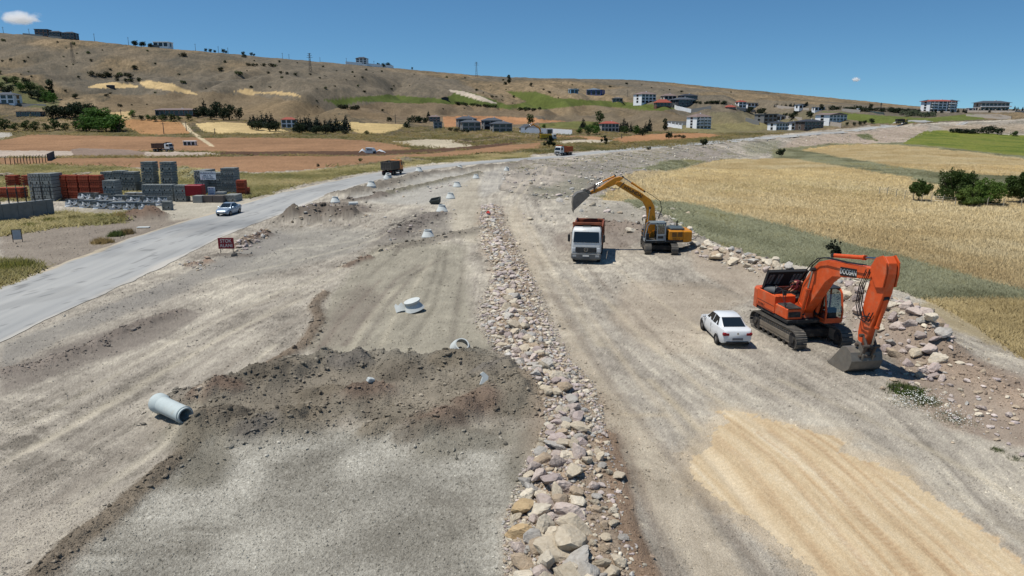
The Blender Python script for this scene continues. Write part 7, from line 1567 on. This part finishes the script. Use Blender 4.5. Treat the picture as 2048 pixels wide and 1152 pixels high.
garden_wall('pale wall in front of the skyline apartment block', [(1836, 225), (1900, 226)], 1.4, WB); garden_wall('pale pillared wall in front of the beige mansion', [(1935, 224), (1990, 224.5), (2030, 225), (2080, 225)], 1.4, WB, steps=True)
garden_wall('white low wall round an empty plot on the right', [(1932, 232), (1980, 236), (2022, 238)], 1.5, WB); garden_wall('back white wall of the empty plot on the right', [(1948, 231.5), (2000, 232), (2022, 236)], 1.2, WB)
# ------------------------------------------------------------------ trees of the valley and ridge
def row(kind, pts, hpx, label, group, wide=1.0, jit=3, v=None):
    for x, y in pts: plant(kind, x + random.uniform(-jit, jit), y + random.uniform(-1, 1), hpx * random.uniform(.75, 1.2), label, group, wide, v)
row('conifer', [(500 + i * 9, 252 + i * .8) for i in range(7)], 27, 'dark conifer in the row left of the white house with red roof', 'conifers left of the white house', 1.1)
row('conifer', [(592 + i * 6.6, 262 + (i % 3)) for i in range(16)], 29, 'dark conifer in the row right of the white house with red roof', 'conifers right of the white house', 1.1)
row('broad', [(505, 258), (520, 260), (540, 262), (552, 262), (600, 267), (630, 268), (655, 268)], 18, 'dark rounded tree in front of the conifer row', 'trees in front of the conifer row', 1.4, v=0)
row('broad', [(108 + i * 11, 238 - (i % 2) * 4) for i in range(8)], 26, 'dark green tree in the left valley grove', 'dark trees of the left valley grove', 1.3, v=0)
row('broad', [(180, 262), (196, 262), (212, 263), (226, 263), (240, 263), (190, 252), (206, 250), (222, 252), (184, 240)], 30, 'bright green bushy tree at the right end of the left grove', 'bright green trees of the left grove', 1.5, v=2)
row('broad', [(8 + i * 21, 262) for i in range(9)], 21, 'olive green garden tree in the line beside the left field', 'garden trees along the left field', 1.2, v=1)
row('broad', [(5, 180), (22, 190), (40, 182), (62, 196), (30, 170), (50, 172), (75, 200), (90, 205), (12, 165), (80, 188), (60, 185)], 17, 'green tree in the wooded gully at far left', 'trees of the wooded gully', 1.3)
plant('poplar', 104, 200, 40, 'tall poplar standing above the left wooded gully', None, 1.3); row('broad', [(96, 205), (110, 207)], 22, 'green tree at the foot of the tall left poplar', 'trees at the foot of the poplar', 1.2, v=2)
plant('broad', 151, 197, 10, 'lone round tree on the bare slope above the grove', None, 1.5, 0)
row('broad', [(268, 234), (280, 240), (296, 241), (308, 243), (322, 243), (345, 243), (360, 242), (375, 240), (332, 240)], 13, 'dark garden tree around the long farmhouse', 'garden trees round the farmhouse', 1.3)
row('broad', [(396, 236), (404, 233), (420, 238), (432, 236), (443, 240), (460, 239), (478, 240)], 27, 'tall dark tree right of the long farmhouse', 'tall trees right of the farmhouse', 1.0, v=0)
row('conifer', [(430, 230), (411, 232)], 32, 'tall conifer right of the long farmhouse', 'conifers right of the farmhouse', .9)
row('hedge', [(820, 244), (830, 245), (840, 245), (848, 245)], 11, 'dark shrub beside the orange roofed house', 'shrubs beside the orange roofed house', 1.2, v=0); plant('conifer', 857, 236, 16, 'small dark conifer at the corner of the orange roofed house'); plant('bush', 779, 243, 8, 'round bush at the edge of the pale stubble field', None, 1.4, 2); plant('bush', 815, 256, 12, 'round bush below the hedge of the orange roofed house', None, 1.2, 2)
plant('broad', 1060, 250, 22, 'grey green tree behind the wide grey roof', None, .9, 1); row('broad', [(1078, 262), (1088, 258)], 9, 'small tree behind the long garden wall', 'trees behind the long wall', 1.1)
row('conifer', [(1164, 258), (1240, 262), (1246, 262), (1254, 263), (1264, 265), (1276, 266), (1290, 266), (1300, 262)], 24, 'dark conifer beside the red roofed house', 'conifers beside the red roofed house', 1.0); row('broad', [(1172, 262), (1182, 262), (1190, 260), (1160, 268), (1176, 270), (1192, 270), (1250, 268), (1270, 270), (1285, 271)], 15, 'rounded tree around the red roofed house', 'garden trees of the red roofed house', 1.3)
plant('broad', 1199, 246, 24, 'tall grey green tree left of the red roofed house', None, .9, 1); plant('poplar', 1330, 261, 24, 'dark poplar left of the white pillared fence', None, 1.6)
plant('poplar', 1018, 168, 17, 'lone dark poplar on the skyline slope', None, 1.8); plant('bush', 1010, 170, 6, 'bush at the foot of the lone skyline poplar', None, 1.3); plant('broad', 1062, 173, 8, 'lone round tree on the upper hill above the green field', None, 1.1, 0)
row('broad', [(264, 84), (272, 85), (281, 86), (290, 87), (300, 88)], 10, 'dark tree on the ridge left of the white flat roofed house', 'ridge trees left of the white house', 1.3, v=0); row('broad', [(410, 101), (420, 102), (430, 102), (445, 103), (455, 104)], 7, 'small dark tree on the ridge right of the white flat roofed house', 'ridge trees right of the white house', 1.3, v=0); row('broad', [(488, 106), (500, 107), (508, 107)], 6, 'small dark tree on the middle of the ridge', 'ridge trees in the middle', 1.4, v=0)
row('broad', [(766, 131), (774, 131), (782, 132), (758, 131)], 9, 'dark tree behind the long white ridge wall', 'trees behind the ridge wall', 1.2, v=0); plant('broad', 824, 131, 5, 'tiny lone tree on the ridge right of the white wall', None, 1, 0)
row('broad', [(1500, 226), (1515, 228), (1527, 230), (1570, 236), (1583, 238), (1590, 232), (1617, 232), (1624, 235)], 12, 'dark tree around the roadside villas', 'trees round the roadside villas', 1.3, v=0); row('hedge', [(1396 + i * 6, 207) for i in range(10)], 5, 'dark hedge shrub right of the black house', 'hedge right of the black house', 1.4, v=0)
row('hedge', [(1664 + i * 8, 219 + i * .35) for i in range(22)], 8, 'dark hedge shrub in the long line on the green slope', 'hedge line on the green slope', 1.3, v=0); row('conifer', [(1548 + i * 7, 214) for i in range(7)], 8, 'small conifer on the hedge line by the gabled house', 'conifers by the gabled house', 1.3); row('broad', [(1610, 212), (1742, 220), (1645, 219)], 11, 'dark tree sticking out of the hedge line', 'trees out of the hedge line', .9, v=0)
row('broad', [(1694, 250), (1706, 250), (1718, 249), (1728, 248), (1740, 246)], 9, 'dark tree right of the large white house', 'trees right of the large white house', 1.3, v=0); row('hedge', [(1808 + i * 9, 230 + i * .8) for i in range(7)], 10, 'grey green shrub on the slope left of the skyline block', 'grey shrubs left of the skyline block', 1.4, v=2)
row('conifer', [(1862, 226), (1872, 226), (1884, 226), (1894, 226), (1906, 226), (1914, 226), (1924, 226), (1932, 226)], 8, 'dark conifer in front of the skyline apartment block', 'conifers by the skyline block', 1.2); row('conifer', [(1962 + i * 9, 224) for i in range(7)], 9, 'dark conifer in front of the beige mansion', 'conifers by the beige mansion', 1.0); row('conifer', [(2026 + i * 6, 224) for i in range(6)], 10, 'dark conifer right of the beige mansion', 'conifers right of the mansion', 1.2)
row('hedge', [(1908 + i * 8, 265 + i * .6) for i in range(6)], 8, 'dark shrub along the top edge of the bright green field', 'shrubs along the green field', 1.5, v=0); row('hedge', [(1972, 267), (1984, 268), (1994, 270)], 15, 'tall dark shrub at the top corner of the bright green field', 'tall shrubs at the green field', 1.1, v=0); plant('hedge', 2029, 272, 10, 'round shrub at the right frame edge above the green field', None, 1.2, 1)
row('bush', [(680 + i * 7, 217 + i * .6) for i in range(6)], 8, 'dark scrub in the gully below the left green field', 'scrub in the gully', 1.3); row('bush', [(912 + i * 7, 209 + i * .5) for i in range(12)], 5, 'low bush along the lower edge of the green hill field', 'bushes along the green hill field', 1.6); row('bush', [(1036 + i * 6, 221) for i in range(8)], 6, 'dark bush below the right green hill field', 'bushes below the right green field', 1.4)
row('bush', [(1345 + i * 7, 275 + (i % 2)) for i in range(4)], 6, 'low bush at the orange strip end', 'bushes at the orange strip', 1.4); row('bush', [(186 + i * 9, 152 + (i % 3)) for i in range(9)], 8, 'dark bush in the hollow above the tiny hut', 'bushes above the tiny hut', 1.3); row('bush', [(238 + i * 9, 163) for i in range(5)], 6, 'dark bush at the edge of the pale hillside field', 'bushes at the pale hillside field', 1.3)
row('bush', [(900, 262), (912, 263), (924, 264), (938, 265), (690, 268), (735, 268)], 7, 'dark bush on the bank below the grey villas', 'bushes below the villas', 1.4); row('bush', [(637, 334), (724, 322), (955, 312), (981, 311), (1300, 300), (1210, 289)], 8, 'small dark bush on the verge of the ploughed field', 'bushes on the ploughed field verge', 1.1)
row('bush', [(496, 131), (505, 132), (515, 132), (528, 133), (540, 133), (550, 134), (535, 147), (560, 148), (575, 149), (590, 150)], 6, 'dark bush in the lines on the upper middle slope', 'bush lines on the upper slope', 1.4)
hillp = []
while len(hillp) < 120:
    x = random.uniform(-10, 1800); ysk = np.interp(x, [0, 130, 300, 500, 650, 800, 1000, 1250, 1500, 1850], [62, 76, 92, 108, 122, 134, 153, 158, 180, 214]); y = ysk + 8 + random.random() ** 1.2 * (236 - ysk - 20)
    if x > 1130 and y > 190: continue
    g_ = cls_v(np.array([ground_at(x, y).x]), np.array([ground_at(x, y).y]))[0]
    if CLS[g_] != CI['hills']: continue
    hillp.append((x, y))
for x, y in hillp: plant('bush', x, y, (1.6 + 4.2 * random.random() ** 2) * (1.3 if x < 500 else .9), 'dark scrub bush dotted on the dry hillside', 'scrub bushes dotted over the dry hills', random.uniform(1.1, 1.8))
# ------------------------------------------------------------------ poles, pylons, fences
POLE = solid('weathered pole', (98, 92, 86), .9, dirt=.2)
def pole(px, base, top, label, group='utility poles along the ridge', arm=True):
    p = ground_at(px, base); h = metres(base - top, p); t = thing('utility_pole', label, 'pole', p, 0, group); MB().tube([(0, 0, -.5), (0, 0, h)], [.22, .14], 6).build('shaft', POLE, t, True)
    if arm: MB().rbox((0, 0, h - .7), (2.0, .14, .14), .02).build('crossarm', POLE, t)
for x, b, tp in ((6, 60, 48), (58, 65, 52), (189, 80, 64), (257, 87, 72), (391, 99, 85), (437, 104, 91), (456, 105, 93), (565, 114, 103), (578, 115, 105), (640, 120, 111), (693, 125, 113), (748, 130, 119)): pole(x, b, tp, 'thin utility pole standing on the bare ridge skyline')
for x, b, tp in ((243, 238, 219), (328, 268, 245), (373, 262, 243), (430, 268, 257), (697, 268, 243), (791, 247, 229), (1255, 193, 180), (1243, 277, 267)): pole(x, b, tp, 'thin utility pole between the valley fields', 'utility poles in the valley')
def pylon(px, base, top, label):
    p = ground_at(px, base); h = metres(base - top, p); t = thing('pylon', label, 'pylon', p); w = h * .07; m = MB()
    for a, b in ((-1, -1), (1, -1), (1, 1), (-1, 1)): m.tube([(a * w, b * w, -.5), (a * w * .25, b * w * .25, h)], .10, 4)
    n_ = 7
    for k in range(n_):
        z0, z1 = h * k / n_, h * (k + 1) / n_; f0, f1 = 1 - .75 * k / n_, 1 - .75 * (k + 1) / n_
        for s_ in (-1, 1): m.tube([(-w * f0, s_ * w * f0, z0), (w * f1, s_ * w * f1, z1)], .06, 4).tube([(w * f0, s_ * w * f0, z0), (-w * f1, s_ * w * f1, z1)], .06, 4)
    m.build('lattice', POLE, t)
    for z, l in ((.78, .16), (.88, .13), (.97, .10)): MB().rbox((0, 0, h * z), (h * l * 2, .25, .25), .02).build('crossarm', POLE, t)
pylon(147, 126, 87, 'lattice pylon on the slope below the left ridge houses'); pylon(621, 145, 108, 'lattice pylon crossing the middle of the ridge'); pylon(953, 153, 125, 'lattice pylon on the right part of the ridge'); pylon(1761, 222, 206, 'small lattice pylon above the hedge line on the right')
FP = solid('pale concrete post', (186, 178, 160), .9, dirt=.15); pts = [(1758, 389), (1774, 390), (1792, 394), (1809, 398), (1826, 401), (1843, 404), (1862, 406), (1885, 408), (1910, 411), (1944, 412), (1974, 413), (2006, 414), (2042, 414)]
P = [at(*q) for q in pts]; t = thing('field_fence', 'fence of thin pale concrete posts with wire in front of the orchard trees', 'fence', P[0])
for p in P: q = p - P[0]; MB().tube([tuple(q + Vector((0, 0, -.2))), tuple(q + Vector((0, 0, 1.25))), tuple(q + Vector((.12, -.1, 1.55)))], .065, 6).build('post', FP, t)
for z in (.5, .9, 1.2): MB().tube([tuple(p - P[0] + Vector((0, 0, z))) for p in P], .012, 4).build('wire', STEEL, t)
pts = [(12, 331), (22, 330)] + [(30 + i * 6.2, 329.5 - i * .35) for i in range(11)]; P = [at(*q) for q in pts]; t = thing('post_fence', 'row of short dark posts at the far left field corner', 'fence', P[0])
for p in P: q = p - P[0]; MB().tube([tuple(q + Vector((0, 0, -.2))), tuple(q + Vector((0, 0, 1.9))), tuple(q + Vector((.3, 0, 2.3)))], .10, 5).build('post', DARK, t)
garden_wall('short dark panel wall at the end of the row of dark posts', [(96, 322), (109, 315)], 2.0, WD)
# clutter far and near
p = at(742, 307); t = thing('van', 'white minibus body standing without wheels beside torn sheets', 'van', p, R(-12)); w = metres(19, p)
MB().loft([[(-w / 2, y, .1), (w / 2, y, .1), (w / 2 - .1, y, 1.0), (w / 2 - .7, y, 1.9), (-w / 2 + .2, y, 2.05), (-w / 2, y, 1.6)] for y in (-.95, .95)]).build('body', solid('faded white body', (176, 186, 194), .5), t, bevel=.05)
for k in range(4): MB().rbox((-w / 2 + .8 + k * (w - 1.9) / 3, -.96, 1.4), ((w - 2.2) / 4.3, .03, .6), .01).build('window', GLS, t)
MB().rbox((w / 2 - .2, -.6, .4), (.7, .75, .8), .03).build('engine_cover', DARK, t)
for px, l, sx in ((725, 'crumpled white sheet left of the minibus body', 1.0), (761, 'pile of white sheets and poles right of the minibus body', 1.5)):
    p = at(px, 305); V = [(-1.2 * sx + .48 * sx * i, -.8 + .5 * j, max(0, 2.0 * sin(pi * i / 5) * (.5 + .5 * random.random()) * (1 - abs(j - 1.5) / 2.4))) for i in range(6) for j in range(4)]
    o = MB().add(V, [(i * 4 + j, i * 4 + j + 1, i * 4 + j + 5, i * 4 + j + 4) for i in range(5) for j in range(3)]).build('tarpaulin', WRAP); o.location = p; tag(o, l, 'tarpaulin')
def timber(label, px, py, wpx, n, seed):
    p = at(px, py); w = metres(wpx, p); r = random.Random(seed); t = thing('timber_pile', label, 'timber', p)
    for k in range(n): a = r.uniform(-.35, .35); l = w * r.uniform(.3, .6); c = Vector((r.uniform(-w * .3, w * .3), r.uniform(-.8, .8), .12 + .9 * r.random() * .7)); d = Vector((cos(a), sin(a), r.uniform(-.15, .2))) * l / 2; MB().tube([tuple(c - d), tuple(c + d)], .08, 4).build('plank', PALW2, t)
PALW2 = solid('grey old planks', (186, 172, 152), .9, dirt=.2)
timber('heap of pale old planks at the left frame edge behind the bricks', 10, 354, 40, 14, 1); timber('pale planks lying on the grass behind the red brick packs', 168, 352, 30, 8, 2)
p = at(287, 456); o = MB().rbox((0, 0, .08), (1.3, .6, .1), .03).build('flat_stone', CONC); o.location = p; o.rotation_euler = (0, 0, .1); tag(o, 'flat white slab lying on the verge left of the road', 'slab')
p = at(976, 436); o = MB().loft([[(-.25, -.2, 0), (.25, -.25, 0), (.3, .2, 0), (-.2, .25, 0)], [(-.12, -.1, .22), (.16, -.12, .18), (.12, .12, .26), (-.14, .1, .2)]]).build('red_bag', solid('red plastic', (204, 44, 30), .4)); o.location = p + Vector((0, 0, .25)); tag(o, 'small bright red plastic bag on the upper rock row', 'bag')
for px, py, l in ((1788, 262, 'dark truck on the far road above the bank'), ):
    dump_truck('yellow and dark dump truck on the far road in front of the hedge trees', at(1813, 247), R(8), solid('dull yellow cab', (188, 170, 92), .6), solid('dark tipper', (58, 56, 48), .7), guard=False)
# far yellow excavator digging behind the round tree
EXF = dict(EX_Y); EXF['boom'] = [(a, b) for a, b in EX_Y['boom']]
excavator('excavator', 'small far orange yellow excavator digging at the dark cut near the yellow truck', at(1084, 277), R(175), R(178), EXF)
# ------------------------------------------------------------------ clouds, real puffs of vapour far above the hills
def cloud(label, px, py, Y, wpx, hpx, parts, dens, seed):
    v = (py - 576) / F; zc = Y * cos(TH) + 0; dz = -sin(TH) - v * cos(TH); dy = cos(TH) - v * sin(TH); s = Y / dy; c = Vector(((px - 1024) / F * s, Y, H + dz * s)); k = s / F; r = random.Random(seed); m = MB()
    t = bpy.data.meshes.new('cloud'); bm = bmesh.new(); bmesh.ops.create_icosphere(bm, subdivisions=4, radius=1)
    for vv in bm.verts: vv.co = Vector((vv.co.x * wpx * k / 2, vv.co.y * wpx * k / 3, vv.co.z * hpx * k / 2))
    bm.to_mesh(t); bm.free(); o = bpy.data.objects.new('cloud', t); COL.objects.link(o); o.location = c; tag(o, label, 'cloud')
    mt = bpy.data.materials.new('cloud vapour'); mt.use_nodes = True; n = mt.node_tree; n.nodes.remove(n.nodes['Principled BSDF']); L = n.links.new
    pv = N(n, 'ShaderNodeVolumePrincipled'); pv.inputs['Color'].default_value = (1, 1, 1, 1); pv.inputs['Anisotropy'].default_value = .2
    tc = N(n, 'ShaderNodeTexCoord'); mp = N(n, 'ShaderNodeMapping'); mp.inputs['Location'].default_value = (-.5, -.5, -.5); mp2 = N(n, 'ShaderNodeVectorMath', operation='LENGTH'); L(tc.outputs['Generated'], mp.inputs[0]); L(mp.outputs[0], mp2.inputs[0])
    no = N(n, 'ShaderNodeTexNoise', i_Scale=4.5, i_Detail=5.0); mp3 = N(n, 'ShaderNodeMapping'); mp3.inputs['Scale'].default_value = (1.4, 1, .7); L(tc.outputs['Generated'], mp3.inputs[0]); L(mp3.outputs[0], no.inputs['Vector'])
    a = N(n, 'ShaderNodeMath', operation='MULTIPLY_ADD'); a.inputs[1].default_value = -2.0; L(mp2.outputs['Value'], a.inputs[0]); a.inputs[2].default_value = .18
    b = N(n, 'ShaderNodeMath', operation='ADD'); L(a.outputs[0], b.inputs[0]); L(no.outputs[0], b.inputs[1]); c_ = N(n, 'ShaderNodeMath', operation='MULTIPLY'); c_.use_clamp = False; mx = N(n, 'ShaderNodeMath', operation='MAXIMUM'); L(b.outputs[0], mx.inputs[0]); mx.inputs[1].default_value = 0; L(mx.outputs[0], c_.inputs[0]); c_.inputs[1].default_value = dens; L(c_.outputs[0], pv.inputs['Density']); L(pv.outputs[0], n.nodes['Material Output'].inputs['Volume']); t.materials.append(mt); return o
cloud('small soft white cloud at the left edge above the ridge houses', 36, 36, 4200, 120, 40, 1, .07, 1)
cloud('tiny bright white wisp in the empty sky above the right hills', 1712, 159, 2600, 26, 14, 1, .5, 2)

# shapes that found no place in the picture are not kept
for L_ in TP.values():
    for pr in L_:
        if pr.name not in used_:
            for ch in [o for o in bpy.data.objects if o.parent == pr]: bpy.data.objects.remove(ch)
            bpy.data.objects.remove(pr)
